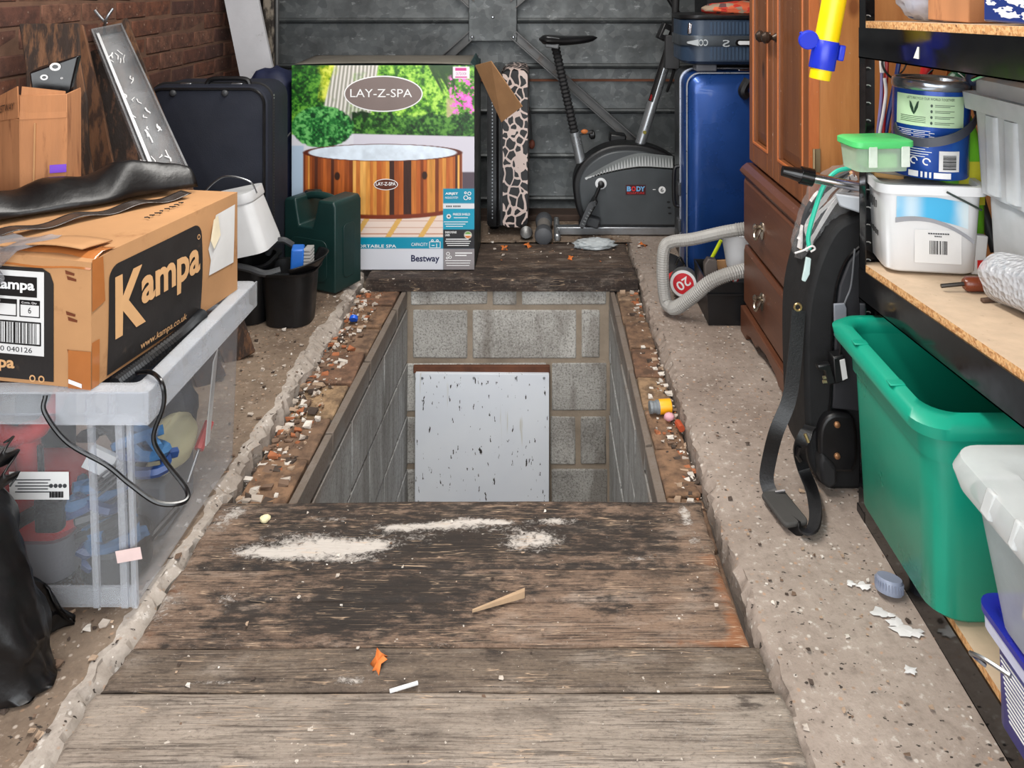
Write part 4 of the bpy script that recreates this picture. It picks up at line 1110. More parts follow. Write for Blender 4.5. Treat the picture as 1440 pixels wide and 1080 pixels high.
# ---- navy suitcase against the brick wall
sx0, sx1, sy, szt = -1.580, -1.090, 3.145, 0.865
su = thing('suitcase', 'large navy blue fabric suitcase standing upright against the brick wall', 'suitcase', ((sx0 + sx1) / 2, sy + 0.13, 0))
scx, sw = (sx0 + sx1) / 2, sx1 - sx0
zb_, sh = 0.04, szt - 0.04
def slp(g, y, r=0.07): return (rrect(sw + 2 * g, sh + 2 * g, r, 6, scx, zb_ + sh / 2), y)
MB().lofy([slp(-0.02, sy), slp(-0.004, sy + 0.008), slp(0, sy + 0.025), slp(0, sy + 0.24), slp(-0.02, sy + 0.26)]).build('shell', NAVYCLOTH, su)
MB().tube([(x, sy - 0.001, z) for x, z in rrect(sw - 0.03, sh - 0.03, 0.06, 6, scx, zb_ + sh / 2)], 0.006, 6, closed=True).build('piping', BLACK, su)
MB().tube([(x, sy + 0.055, z) for x, z in rrect(sw + 0.004, sh + 0.004, 0.07, 6, scx, zb_ + sh / 2)], 0.006, 6, closed=True).build('zip', RUBBER, su)
m = MB()
for k in range(60):
    m.box((sx1 + 0.005, sy + 0.055, 0.1 + k * 0.0122), (0.003, 0.006, 0.007))
m.build('zip_teeth', STEEL, su, smooth=False)
MB().tube(spline([(scx - 0.02, sy + 0.05, szt - 0.005), (scx + 0.0, sy + 0.05, szt + 0.018), (scx + 0.07, sy + 0.05, szt + 0.022), (scx + 0.14, sy + 0.05, szt + 0.018), (scx + 0.155, sy + 0.05, szt - 0.005)], 6), 0.010, 8).build('handle', BLACK, su)
for px in (243, 316):
    p = at(px, 131, sy - 0.004)
    MB().sphere((p.x, sy - 0.002, p.z), (0.014, 0.010, 0.014), 14, 8).build('foot', DARKGREY, su)
    MB().box((p.x + (0.03 if px == 243 else 0.03), sy + 0.05, szt + 0.001), (0.045, 0.025, 0.008)).build('handle_mount', STEEL, su, bevel=0.003)
for px in (0.06, 0.44):
    MB().lathe([(0.03, -0.012), (0.03, 0.012)], (sx0 + px, sy + 0.14, 0.03), 16, Matrix.Rotation(R(90), 3, 'Y')).build('wheel', RUBBER, su)

# ---- white offcut board leaning in the corner
t = thing('white_shelf_board', 'dirty white board leaning in the corner behind the navy suitcase', 'board', (-1.35, 3.9, 0))
t0, t1 = at(412, 351, 3.86), at(327, -60, 3.95)
wv = Vector((1, 0, -0.2)).normalized(); up = (t1 - t0).normalized(); wv = (wv - up * wv.dot(up)).normalized()
b = MB(); hw = 0.082
b.loft([[p + wv * a + Vector((0, q, 0)) for a, q in ((-hw, 0), (hw, 0), (hw, 0.02), (-hw, 0.02))] for p in (t0, t1)])
b.build('board', mat('dirty_white_board', (190, 190, 194), 0.5, var=0.06, dirt=(90, 84, 78), dirt_amt=0.02), t, smooth=False)
# ---- dark blue holdall squeezed behind the jerrycan
hb = thing('navy_holdall', 'soft navy holdall wedged between the suitcase and the hot tub box', 'bag', (-1.2, 3.68, 0))
m = MB(); m.sphere((-1.248, 3.68, 0.44), (0.122, 0.12, 0.44), 24, 20, func=lambda q: (1 + 0.05 * mnoise.noise(q * 3)) * (abs(q.x) ** 4 + abs(q.y) ** 4 + abs(q.z) ** 4) ** -0.22)
m.v = [(x, y, max(0.002, z)) for x, y, z in m.v]
m.build('bag', mat('dark_navy_nylon', (20, 28, 58), 0.65, var=0.25), hb, angle=180)
MB().tube(spline([at(396, 205, 3.53), at(402, 195, 3.52), at(409, 186, 3.53)], 5), 0.004).build('strap', DARKGREY, hb)

# ---- hot tub box
BX0, BX1, BY, BD, BH = -1.111, -0.3067, 3.508, 0.36, 0.909
tb = thing('hot_tub_box', 'big printed carton showing a wooden hot tub in a garden', 'box', ((BX0 + BX1) / 2, BY, 0.0095))
BW = BX1 - BX0; zb0 = 0.0095
DGREEN = mat('dark_green_card', (26, 54, 54), 0.45, var=0.12, bump=0.04)
m = MB()
m.bx(BX0, BX1, BY, BY + BD, zb0, BH)
m.build('carton', DGREEN, tb, bevel=0.004)
m = MB().grid(lambda u, v: (BX0 + 0.01 + (BW - 0.02) * u, BY + 0.01 + 0.33 * v, BH + 0.004 + 0.034 * math.sin(math.pi * u) ** 0.6 * math.sin(math.pi * (0.2 + 0.8 * v)) * 0.35 + 0.012 * v), 20, 8)
m.build('top_flap', mat('grey_card', (96, 92, 84), 0.8), tb, solid=0.003)
# printed picture: colours on a fine grid
NU, NV = 300, 340
U, V = np.meshgrid(np.linspace(0, 1, NU + 1), np.linspace(0, 1, NV + 1))
PXX, PYY = 410 + 257 * U, 92 + 295 * V
def L3(c): return np.array(lin(c)[:3])
img = np.zeros((NV + 1, NU + 1, 3))
def put(mask, c):
    c = L3(c) if isinstance(c, tuple) else c
    a = mask[..., None].astype(float)
    img[:] = img * (1 - a) + c * a
def sm(x, w=1.0): return np.clip(x / w + 0.5, 0, 1)
n1, n2, n3 = fbm(PXX / 9, PYY / 9, 4), fbm(PXX / 3.2, PYY / 3.2, 3), fbm(PXX / 22 + 9, PYY / 22, 3)
def leafy(a, b, c, k=n1, j=n2):
    t = np.clip((k * 0.5 + j * 0.5 - 0.5) * 3.4 + 0.5, 0, 1)[..., None]
    return np.where(t < 0.5, L3(a) * (1 - 2 * t) + L3(b) * 2 * t, L3(b) * (2 - 2 * t) + L3(c) * (2 * t - 1))
img[:] = leafy((40, 92, 24), (104, 170, 44), (176, 222, 90))
put(sm(470 - PXX - 8 * (n1 - .5) * 4, 4) * sm(165 - PYY, 6), leafy((14, 52, 14), (36, 102, 26), (96, 160, 52)))
put(sm(16 - abs(PXX - 466) - 14 * (n1 - .5), 8) * sm(142 - PYY, 8) * .8, leafy((92, 140, 20), (190, 206, 40), (236, 236, 96)))
# slatted fence
fn_ = sm(PXX - (470 - (PYY - 92) * 0.25), 3) * sm((532 - (PYY - 92) * 0.16) - PXX, 3) * sm(212 - PYY, 3)
slat = 0.5 + 0.5 * np.sin((PXX + (PYY - 92) * 0.12) * 1.15 + 2 * n3)
put(fn_ * (0.7 + 0.3 * sm(n3 - 0.42, .1)), np.clip(slat, 0.15, 1)[..., None] * L3((226, 222, 216)) + (1 - np.clip(slat, 0.15, 1))[..., None] * L3((128, 128, 112)))
# palm
for k in range(15):
    a0 = -0.2 + k * 0.22
    x0, y0 = 604 + k * 2.2, 92
    dx, dy = 14 - 1.2 * k + 10, 60 + 12 * math.sin(k)
    tt = np.clip(((PXX - x0) * dx + (PYY - y0) * dy) / (dx * dx + dy * dy), 0, 1)
    dd = np.hypot(PXX - x0 - dx * tt - 10 * tt * tt, PYY - y0 - dy * tt)
    put(sm(1.9 * (1.1 - tt) - dd, 1.4) * .9, (34, 66, 24))
put(sm(6 - abs(PXX - 634), 3) * sm(PYY - 140, 6) * sm(172 - PYY, 4) * .8, (196, 176, 140))
fl_ = sm(n2 * .6 + n1 * .4 - 0.52 + 0.12 * np.exp(-(((PXX - 658) / 12) ** 2 + ((PYY - 142) / 20) ** 2)) - 0.05, .04) * sm(PXX - 632, 6) * sm(PYY - 108, 6) * sm(168 - PYY, 6)
put(fl_, leafy((170, 20, 140), (214, 44, 178), (240, 130, 214)))
# hedge, bush, wall
put(sm(PYY - 162 - 5 * (n1 - .5) * 3, 3) * sm(200 - PYY, 3) * sm(PXX - 494, 3), leafy((10, 42, 10), (34, 88, 24), (92, 148, 58)))
put(sm(PYY - (192 + 3 * (PXX - 540) / 130) , 1.5) * sm(PXX - 470, 2) * sm(300 - PYY, 2), (205, 202, 214))
put(sm(PYY - 192, 2) * sm((497 - PXX), 2), (214, 214, 222))
put(sm(PYY - 208, 2) * sm(427 - PXX, 2), (176, 196, 216))
put(sm(PYY - 246, 2) * sm(PXX - 649, 2), (86, 74, 84))
put(sm(1 - np.hypot((PXX - 453) / 44, (PYY - 181) / 30) + 0.10 * (n2 - .5), .05), leafy((6, 52, 22), (30, 112, 46), (108, 184, 100)))
# deck
put(sm(PYY - 296, 2), (228, 208, 196))
put(sm(PYY - 296, 2) * (np.mod(PYY, 9.3) < 1.1), (190, 140, 116))
put(sm(PYY - 300, 2) * (np.mod(PXX + (PYY - 310) * 0.62 - 8, 46) < 8), (218, 172, 96))
# tub
cxx = (PXX - 538) / 112
bottom = 296 + 18 * np.sqrt(np.clip(1 - cxx ** 2, 0, 1))
body = sm(112 - abs(PXX - 538), 1.5) * sm(PYY - 217, 2) * sm(bottom - PYY, 1.5)
st = np.zeros_like(PXX); rs = np.random.RandomState(8); x = 426
cols = [(206, 140, 64), (122, 58, 26), (176, 92, 40), (78, 40, 26), (226, 168, 88), (150, 76, 34), (60, 36, 30), (190, 112, 50)]
strips = np.zeros(img.shape)
k = 0
while x < 652:
    wd_ = rs.uniform(2.6, 6.5) * math.sqrt(max(0.12, 1 - ((x - 538) / 114) ** 2)) + 1.5
    mk = (PXX >= x) & (PXX < x + wd_); strips[mk] = L3(cols[rs.randint(len(cols))]); x += wd_; k += 1
strips *= (0.72 + 0.6 * fbm(PXX / 2.4, PYY / 26, 3))[..., None]
put(body, strips)
put(body * sm(PYY - (bottom - 6), 1.5), (120, 50, 26))
el = np.hypot((PXX - 538) / 112, (PYY - 218) / 12.5)
put(sm(1.0 - el, .03), (112, 48, 26))
put(sm(0.93 - el, .03), np.array(L3((214, 226, 238)))[None, None] * (0.8 + 0.4 * n1)[..., None])
put(sm(abs(0.97 - el) * -1 + .03, .03) * .6, (70, 28, 18))
for kx, ky in ((474, 252), (597, 251)): put(sm(1 - np.hypot((PXX - kx) / 4, (PYY - ky) / 6), .3), (54, 30, 20))
# bands
put(sm(PYY - 340, 1) * sm(357 - PYY, 1), (0, 138, 168)); put(sm(PYY - 357, 1), (206, 208, 216))
rp = sm(PXX - 623, 1)
put(rp * sm(PYY - 270, 1), (0, 136, 166)); put(rp * sm(PYY - 291.5, 1) * sm(299 - PYY, 1), (216, 218, 222)); put(rp * sm(PYY - 299, 1) * sm(329 - PYY, 1), (0, 146, 176))
put(rp * sm(PYY - 329, 1) * sm(357 - PYY, 1), (26, 24, 28)); put(rp * sm(PYY - 357, 1), (136, 130, 132))
dg = np.hypot(PXX - 658, PYY - 337)
put(sm(5.2 - dg, 1), (230, 226, 214)); put(sm(4.6 - dg, 1) * sm(336 - PYY, 1), (96, 150, 60)); put(sm(4.6 - dg, 1) * sm(PYY - 338, 1), (200, 110, 40))
put(sm(PXX - 637, 1) * sm(660 - PXX, 1) * sm(PYY - 94, 1) * sm(111 - PYY, 1), (232, 222, 232))
put(sm(PXX - 640, 1) * sm(656 - PXX, 1) * sm(PYY - 95.5, 1) * sm(100 - PYY, 1), (190, 40, 130)); put(sm(PXX - 640, 1) * sm(657 - PXX, 1) * sm(PYY - 108, 1) * sm(110 - PYY, 1), (190, 40, 130))
me = bpy.data.meshes.new('printed_front')
gx = BX0 + BW * U; gz = BH - (BH - zb0) * V
co = np.stack([gx, np.full_like(gx, BY - 0.0008), gz], -1).reshape(-1, 3) - np.array(tb.location)[None]
w = NU + 1
ii = (np.arange(NV)[:, None] * w + np.arange(NU)[None]).ravel()
me.from_pydata(co.tolist(), [], np.stack([ii, ii + w, ii + w + 1, ii + 1], 1).tolist())
ca = me.color_attributes.new('print', 'FLOAT_COLOR', 'POINT')
ca.data.foreach_set('color', np.concatenate([np.clip(img, 0, 1), np.ones(img.shape[:2] + (1,))], -1).reshape(-1).astype(np.float32))
t = NT('printed_gloss_card'); t.base(t.attr('print').outputs['Color']); t.rough(0.35); me.materials.append(t.m)
pfr = bpy.data.objects.new('printed_front', me); COL.objects.link(pfr); pfr.parent = tb
def bxp(px, py, lift=0.0012):
    return Vector((BX0 + BW * (px - 410) / 257, BY - lift, BH - (BH - zb0) * (py - 92) / 295))
bs = BW / 257
UX, UZ = Vector((1, 0, 0)), Vector((0, 0, 1))
plate(ellipse(55.5 * bs, 25.5 * bs, 48), bxp(539, 133), UX, UZ, INKW, pfr, 'logo_border', 0.0002, 0.0002)
plate(ellipse(53.8 * bs, 23.8 * bs, 48), bxp(539, 133), UX, UZ, mat('taupe_print', (122, 108, 104), 0.4, bump=0, var=0.05), pfr, 'logo_oval', 0.0008, 0.0002)
text('LAY-Z-SPA', bxp(536, 132), UX, UZ, 87 * bs, 11.5 * bs, INKW, pfr, lift=0.0016)
plate(ellipse(17 * bs, 8 * bs, 32), bxp(542.5, 264), UX, UZ, INKW, pfr, 'badge_border', 0.0002, 0.0002)
plate(ellipse(16 * bs, 7 * bs, 32), bxp(542.5, 264), UX, UZ, mat('brown_print', (88, 42, 26), 0.4, bump=0), pfr, 'badge', 0.0006, 0.0002)
text('LAY-Z-SPA', bxp(542.5, 263), UX, UZ, 28 * bs, 5 * bs, INKW, pfr, lift=0.0012, bold=0.02)
text('INFLATABLE PORTABLE SPA', bxp(503, 353), UX, UZ, 108 * bs, 4.5 * bs, INKW, pfr, bold=0.01)
text('CAPACITY', bxp(590, 350.5), UX, UZ, 23 * bs, 4.5 * bs, INKW, pfr)
text('Bestway', bxp(598, 372), UX, UZ, 40 * bs, 12 * bs, mat('navy_print', (28, 32, 70), 0.4, bump=0), pfr, bold=0.025)
text('AIRJET', bxp(635, 277.5), UX, UZ, 18 * bs, 4 * bs, INKW, pfr, bold=0.03)
text('MASSAGE SYSTEM', bxp(635, 283), UX, UZ, 18 * bs, 3 * bs, INKW, pfr)
text('FREEZE SHIELD', bxp(649, 307), UX, UZ, 24 * bs, 3.2 * bs, INKW, pfr, bold=0.02)
text('ENERGYSENSE\nLINER', bxp(634, 335), UX, UZ, 16 * bs, 7 * bs, INKW, pfr, bold=0.02)
m = MB()
def ring(m, px, py, r, wdt=0.9):
    c = bxp(px, py, 0.002)
    m.add([c + Vector((math.cos(q * 0.3142) * k * bs, 0, math.sin(q * 0.3142) * k * bs)) for k in (r - wdt, r) for q in range(20)], [(i, (i + 1) % 20, 20 + (i + 1) % 20, 20 + i) for i in range(20)])
def bar(m, px, py, w_, h_): m.prism(rect(w_ * bs, h_ * bs), bxp(px, py, 0.0014), UX, UZ, Vector((0, -1, 0)), 0.0003)
for q in ((655, 283, 3.3), (660, 277, 2.6), (654.5, 276, 1.8), (660.5, 284, 1.8), (608, 345, 1.8), (615, 345, 1.8)): ring(m, *q)
for k in range(3): bar(m, 641 - k, 318 + 3.2 * k, 34 - 5 * k, 0.9); bar(m, 644, 346 + 3 * k, 36 - 3 * k, 1.0); bar(m, 644, 374 + 3.5 * k, 36 - 2 * k, 0.9)
bar(m, 652, 363, 24, 1.5); bar(m, 648, 366.5, 16, 1.5); bar(m, 648, 312, 20, 0.9); bar(m, 643, 343, 32, 1.3)
for k in range(6):
    a = k * math.pi / 6; c = bxp(631, 310, 0.002); m.prism([(-3.4 * bs, -0.5 * bs), (3.4 * bs, -0.5 * bs), (3.4 * bs, 0.5 * bs), (-3.4 * bs, 0.5 * bs)], c, Vector((math.cos(a), 0, math.sin(a))), Vector((-math.sin(a), 0, math.cos(a))), Vector((0, -1, 0)), 0.0002)
for q in ((630, 364, 2.6), (633, 369, 2.2), (629, 370, 1.8)): ring(m, *q)
c = bxp(611.5, 351, 0.002)
for (a, b_, w_, h_) in ((611.5, 346.8, 15, 0.8), (611.5, 355.5, 15, 0.8), (604, 351, 0.8, 9), (619, 351, 0.8, 9), (609, 352, 4, 1), (614, 352, 1, 5)): bar(m, a, b_, w_, h_)
tag(m.build('small_print', INKW, pfr, smooth=False), kind='stuff')
m = MB()
for k in range(9): bar(m, 628 + k * 2.2 + (k > 3) * 1.2, 295.5, 1.5, 2.4)
tag(m.build('small_print', DARKGREY, pfr, smooth=False), kind='stuff')
text('OUTDOOR', bxp(648.5, 104), UX, UZ, 15 * bs, 4 * bs, mat('purple_print', (150, 40, 120), 0.4, bump=0), pfr)
# white mark on the dark side and the open brown flap
flp = [at(668, 92, 3.52), at(690, 86, 3.44), at(734, 150, 3.44), at(705, 172, 3.52)]
m = MB(); nrm = (flp[1] - flp[0]).cross(flp[3] - flp[0]).normalized() * 0.005
m.hexa([*flp, *[p + nrm for p in flp]])
m.build('side_flap', mat('tan_card', (148, 110, 74), 0.8), tb, smooth=False, label='open tan flap hanging off the upper corner')
MB().hexa([Vector(p) for p in ((BX1, BY + 0.004, BH - 0.01), (BX1 + 0.003, BY + 0.004, BH - 0.01), (BX1 + 0.003, BY + 0.30, BH - 0.01), (BX1, BY + 0.30, BH - 0.01), (BX1 - 0.02, BY + 0.01, BH + 0.01), (BX1 - 0.017, BY + 0.01, BH + 0.01), (BX1 - 0.017, BY + 0.30, BH + 0.03), (BX1 - 0.02, BY + 0.30, BH + 0.03))]).build('edge_flap', DGREEN, tb)

# ---- jerrycan
JC = mat('dark_green_polythene', (20, 48, 46), 0.42, var=0.15, bump=0.06, bscale=60)
jc = thing('jerrycan', 'dark green plastic jerrycan with a moulded handle in front of the hot tub box', 'jerrycan', (-0.845, 3.225, 0.008), rz=R(-25))
# local: x along the broad face to the left (-), y depth
W, D, HH = 0.272, 0.168, 0.372
m = MB()
poly = [(-W, 0.0), (0, 0.0), (0, HH - 0.02), (-0.012, HH), (-0.088, HH), (-0.100, HH - 0.05), (-0.118, HH - 0.115), (-W + 0.082, HH - 0.115), (-W + 0.070, HH - 0.05), (-W + 0.062, HH - 0.004), (-W + 0.012, HH - 0.008), (-W, HH - 0.02)]
m.prism(poly, (0, 0, 0), (1, 0, 0), (0, 0, 1), (0, 1, 0), D)
m.build('body', JC, jc, world=False, bevel=0.022, seg=4, angle=60)
MB().tube(spline([(-W + 0.03, D / 2, HH - 0.026), (-W + 0.09, D / 2, HH - 0.006), (-0.11, D / 2, HH - 0.008), (-0.05, D / 2, HH - 0.024)], 6), 0.0165, 10).build('handle', JC, jc, world=False)
MB().lathe([(0.022, 0), (0.022, 0.012), (0.018, 0.016)], (-W + 0.040, D / 2 + 0.03, HH - 0.016), 20).build('cap', BLACK, jc, world=False)
m = MB(); m.prism(rrect(0.19, 0.17, 0.03, 4, -W / 2, 0.125), (0, -0.001, 0), (1, 0, 0), (0, 0, 1), (0, -1, 0), 0.003); m.build('embossed_panel', JC, jc, world=False, bevel=0.002)
MB().prism(rrect(0.07, 0.22, 0.02, 4, D / 2, 0.16), (0.0008, 0, 0), (0, 1, 0), (0, 0, 1), (1, 0, 0), 0.0025).build('end_panel', JC, jc, world=False, bevel=0.002)

# ---- black caddy bucket with brush, white pail on top
cdy = thing('black_mop_bucket', 'black two-compartment plastic bucket on the concrete beside the clear crate', 'bucket', (-0.99, 2.99, 0))
def tub_(m, cx, cy, w, d, z1, r, th=0.005, flare=0.012, z0=0.003):
    a = lambda g: rrect(w + 2 * g, d + 2 * g, r, 5, cx, cy)
    m.lofz([(a(-flare), z0), (a(0), z1 - 0.012), (a(0.010), z1 - 0.010), (a(0.012), z1), (a(-th), z1), (a(-flare - th), z0 + 0.008)])
m = MB(); tub_(m, -0.952, 2.995, 0.19, 0.17, 0.205, 0.055); m.build('front_compartment', BLACK, cdy, angle=50)
m = MB(); tub_(m, -1.115, 3.03, 0.17, 0.20, 0.225, 0.05); m.build('rear_compartment', BLACK, cdy, angle=50)
MB().tube(spline([(-1.17, 2.93, 0.235), (-1.08, 2.915, 0.222), (-1.02, 2.91, 0.206), (-0.97, 2.93, 0.212)], 5), 0.013, 8).build('carry_handle', DARKGREY, cdy)
def lip(u, v): 
    a = -1.35 + 2.3 * u
    r0 = 0.088 + 0.03 * v
    return Vector((-0.952 + 1.18 * r0 * math.cos(a), 2.995 + 1.02 * r0 * math.sin(a), 0.203 + 0.022 * v + 0.028 * v * max(0, math.cos(a - 0.1)) ))
MB().grid(lip, 18, 5).build('pouring_lip', BLACK, cdy, solid=0.004)
MB().tube(spline([(-1.06, 3.06, 0.228), (-1.04, 3.05, 0.272), (-1.0, 3.05, 0.285), (-0.965, 3.06, 0.262)], 5), 0.012, 8).build('wringer_arm', DARKGREY, cdy)
sb_ = thing('scrubbing_brush', 'blue scrubbing brush with grey bristles standing in the black bucket', 'brush', (-0.92, 2.98, 0.1))
p0 = at(421, 375, 2.985)
MB().box((p0.x - 0.008, 2.985, p0.z + 0.012), (0.046, 0.07, 0.125), (0, 0.06, 0.25)).build('back', mat('bright_blue_plastic', (40, 110, 205), 0.4, bump=0.02), sb_, bevel=0.006)
m = MB()
for i in range(7):
    for j in range(10):
        c = Vector((p0.x + 0.022, 2.968 + i * 0.0075, p0.z - 0.045 + j * 0.0125)); m.box(c + Vector((0.012, 0, 0)), (0.026, 0.005, 0.008), (0, 0.06 + rnd.uniform(-.1, .1), 0.25 + rnd.uniform(-.1, .1)))
tag(m.build('bristles', mat('grey_bristle', (168, 166, 164), 0.9), sb_, smooth=False), kind='stuff')
wp = thing('white_pail', 'square white plastic pail with thin wire handle tipped on the black bucket', 'bucket', (-1.13, 3.0, 0.262), rot=(0, R(-12), 0))
m = MB(); lv = [(rrect(0.235, 0.20, 0.035, 5), 0.0), (rrect(0.232, 0.20, 0.035, 5), 0.02), (rrect(0.185, 0.165, 0.035, 5), 0.19)]
m.lofz(lv); m.build('body', WHITEP, wp, world=False)
m = MB(); m.lofz([(rrect(0.195, 0.175, 0.038, 5), 0.185), (rrect(0.198, 0.178, 0.038, 5), 0.19), (rrect(0.194, 0.172, 0.038, 5), 0.222)]); m.build('lid', WHITEP, wp, world=False)
MB().tube(spline([(-0.10, -0.02, 0.205), (-0.085, -0.03, 0.25), (0, -0.035, 0.292), (0.085, -0.03, 0.255), (0.10, -0.02, 0.205)], 8), 0.0035, 6).build('wire_handle', STEEL, wp, world=False)

# ---- leopard print suitcase
LP = NT('leopard_print'); v = LP.mapping((1, 0.4, 0.75))
nd = LP.noise(v, 14, 2)
dv = LP.n.new('ShaderNodeVectorMath'); dv.operation = 'ADD'; LP.L(v, dv.inputs[0])
nv = LP.n.new('ShaderNodeTexNoise'); nv.inputs['Scale'].default_value = 11; LP.L(v, nv.inputs['Vector'])
ms = LP.n.new('ShaderNodeVectorMath'); ms.operation = 'SCALE'; ms.inputs['Scale'].default_value = 0.05; LP.L(nv.outputs['Color'], ms.inputs[0]); LP.L(ms.outputs[0], dv.inputs[1])
ed = LP.voro(dv.outputs[0], 24, 'DISTANCE_TO_EDGE')
ctr = LP.voro(dv.outputs[0], 30)
col = LP.mix(LP.math('GREATER_THAN', ed, 0.085), lin((206, 186, 178)), lin((20, 18, 20)))
LP.base(col); LP.rough(0.35)
lx0, lx1, ly, lz0, lz1 = -0.285, -0.082, 3.98, 0.045, 0.845
ls = thing('leopard_suitcase', 'leopard print hard suitcase standing beside the hot tub box', 'suitcase', ((lx0 + lx1) / 2, ly + 0.2, 0))
xc = lx0 + 0.075
MB().lofy([(rrect(lx1 - xc, lz1 - lz0 - 0.02, 0.03, 5, (xc + lx1) / 2, (lz0 + lz1) / 2), ly), (rrect(lx1 - xc + 0.004, lz1 - lz0, 0.04, 5, (xc + lx1) / 2, (lz0 + lz1) / 2), ly + 0.02), (rrect(lx1 - xc + 0.004, lz1 - lz0, 0.04, 5, (xc + lx1) / 2, (lz0 + lz1) / 2), ly + 0.36)]).build('shell', LP.m, ls)
MB().lofy([(rrect(xc - lx0, lz1 - lz0 - 0.02, 0.02, 5, (xc + lx0) / 2, (lz0 + lz1) / 2), ly + 0.006), (rrect(xc - lx0, lz1 - lz0, 0.025, 5, (xc + lx0) / 2, (lz0 + lz1) / 2), ly + 0.36)]).build('black_half', BLACK_GLOSS, ls)
for x in (xc - 0.002, xc - 0.022): MB().tube([(x, ly - 0.002, lz0 + 0.02), (x, ly - 0.002, lz1 - 0.03)], 0.006, 8).build('trim_rail', BLACK_GLOSS if x < xc - 0.01 else DARKGREY, ls)
m = MB()
for k in range(40): m.box((xc - 0.048, ly + 0.003, 0.10 + k * 0.0175), (0.005, 0.004, 0.008))
m.build('zip_teeth', STEEL, ls, smooth=False)
p = at(740, 331, 3.93)
MB().lathe([(0.012, -0.02), (0.030, -0.018), (0.033, 0), (0.030, 0.018), (0.012, 0.02)], (p.x, 3.95, 0.034), 18, Matrix.Rotation(R(60), 3, 'X')).build('caster', BLACK_GLOSS, ls)
MB().tube([(p.x - 0.01, 3.97, 0.05), (p.x - 0.03, 4.02, 0.07)], 0.016).build('caster_mount', BLACK, ls)
MB().lathe([(0.026, -0.02), (0.032, 0), (0.026, 0.02)], (lx0 + 0.03, 4.12, 0.033), 14, Matrix.Rotation(R(90), 3, 'Y')).build('caster', BLACK_GLOSS, ls)
MB().bx(lx0 + 0.01, lx0 + 0.05, 4.10, 4.14, 0.04, 0.08).build('caster_mount', BLACK, ls)
# red ball on a cord hanging on the door
tg = thing('red_ball_cord', 'small reddish ball hanging on a cord against the steel door', 'cord pull', at(748, 190, 4.3))
MB().tube([at(745, 150, 4.355), at(748, 196, 4.355)], 0.003, 6).build('cord', BLACK, tg)
MB().sphere(at(748, 203, 4.35), (0.017, 0.017, 0.026), 14, 10).build('ball', mat('rusty_red_ball', (120, 66, 50), 0.6), tg)

# ---- dumbbell on the floor
db = thing('dumbbell', 'grey rubber dumbbell lying end-on beside the suitcase wheel', 'dumbbell', gr(764, 347))
p, q = Vector((-0.003, 3.86, 0.042)), Vector((0.0, 4.16, 0.042)); ax = (q - p).normalized()
rot = ax.to_track_quat('Z', 'Y').to_matrix(); Ln = (q - p).length
DG = mat('worn_grey_rubber', (78, 80, 84), 0.6, bump=0.1)
MB().lathe([(0.030, 0), (0.041, 0.008), (0.044, 0.025), (0.042, 0.075), (0.036, 0.09)], p, 24, rot).build('weight', DG, db)
MB().lathe([(0.030, 0), (0.041, 0.008), (0.044, 0.025), (0.042, 0.075), (0.036, 0.09)], q, 24, rot @ Matrix.Rotation(math.pi, 3, 'X')).build('weight', DG, db)
MB().lathe([(0.034, 0.085), (0.034, Ln - 0.085)], p, 16, rot).build('grip', mat('grey_foam', (120, 116, 112), 0.8), db)
# ---- crumpled tissue on the back board
ts = thing('crumpled_tissue', 'crumpled translucent white plastic wrapper on the dark rear board', 'wrapper', gr(836, 352))
m = MB(); m.sphere((gr(836, 350).x, 3.82, 0.022), (0.098, 0.05, 0.026), 48, 26, func=lambda q: 1 + 0.28 * mnoise.noise(q * 4) + 0.12 * mnoise.noise(q * 11))
m.v = [(x, y, max(0.006, z)) for x, y, z in m.v]
m.build('wrapper', clear('white_film', (214, 220, 222), 0.6, 0.25, 0.3), ts, angle=180)
# ================================================================ exercise bike
BKD = 4.02
bk = thing('exercise_bike', 'grey and silver exercise bike standing against the steel door', 'exercise bike', (0.35, BKD + 0.1, 0.0))
GREYH = mat('grey_bike_shell', (66, 70, 73), 0.42, var=0.12, bump=0.03)
# shell: egg-shaped flywheel housing
out = [(823, 323), (815, 306), (809, 288), (806, 265), (808, 248), (817, 231), (832, 217), (852, 207), (875, 203), (902, 204), (928, 211), (950, 224), (966, 244), (975, 268), (976, 296), (968, 323)]
sp = spline([(x, y, 0) for x, y in out], 4); outl = [(p.x, p.y) for p in sp][::-1]
MB().pxprism(outl, BKD - 0.005, 0.13).build('housing_rim', BLACK, bk, bevel=0.012, seg=3)
cx0, cy0 = 888, 268
inn = [(cx0 + (x - cx0) * 0.90, cy0 + (y - cy0) * 0.88 + 1) for x, y in outl]
MB().pxprism(inn, BKD - 0.022, 0.03).build('housing_face', GREYH, bk, bevel=0.008, seg=3)
def bp_(px, py, lift=0.0): 
    return at(px, py, BKD - 0.0235 - lift)
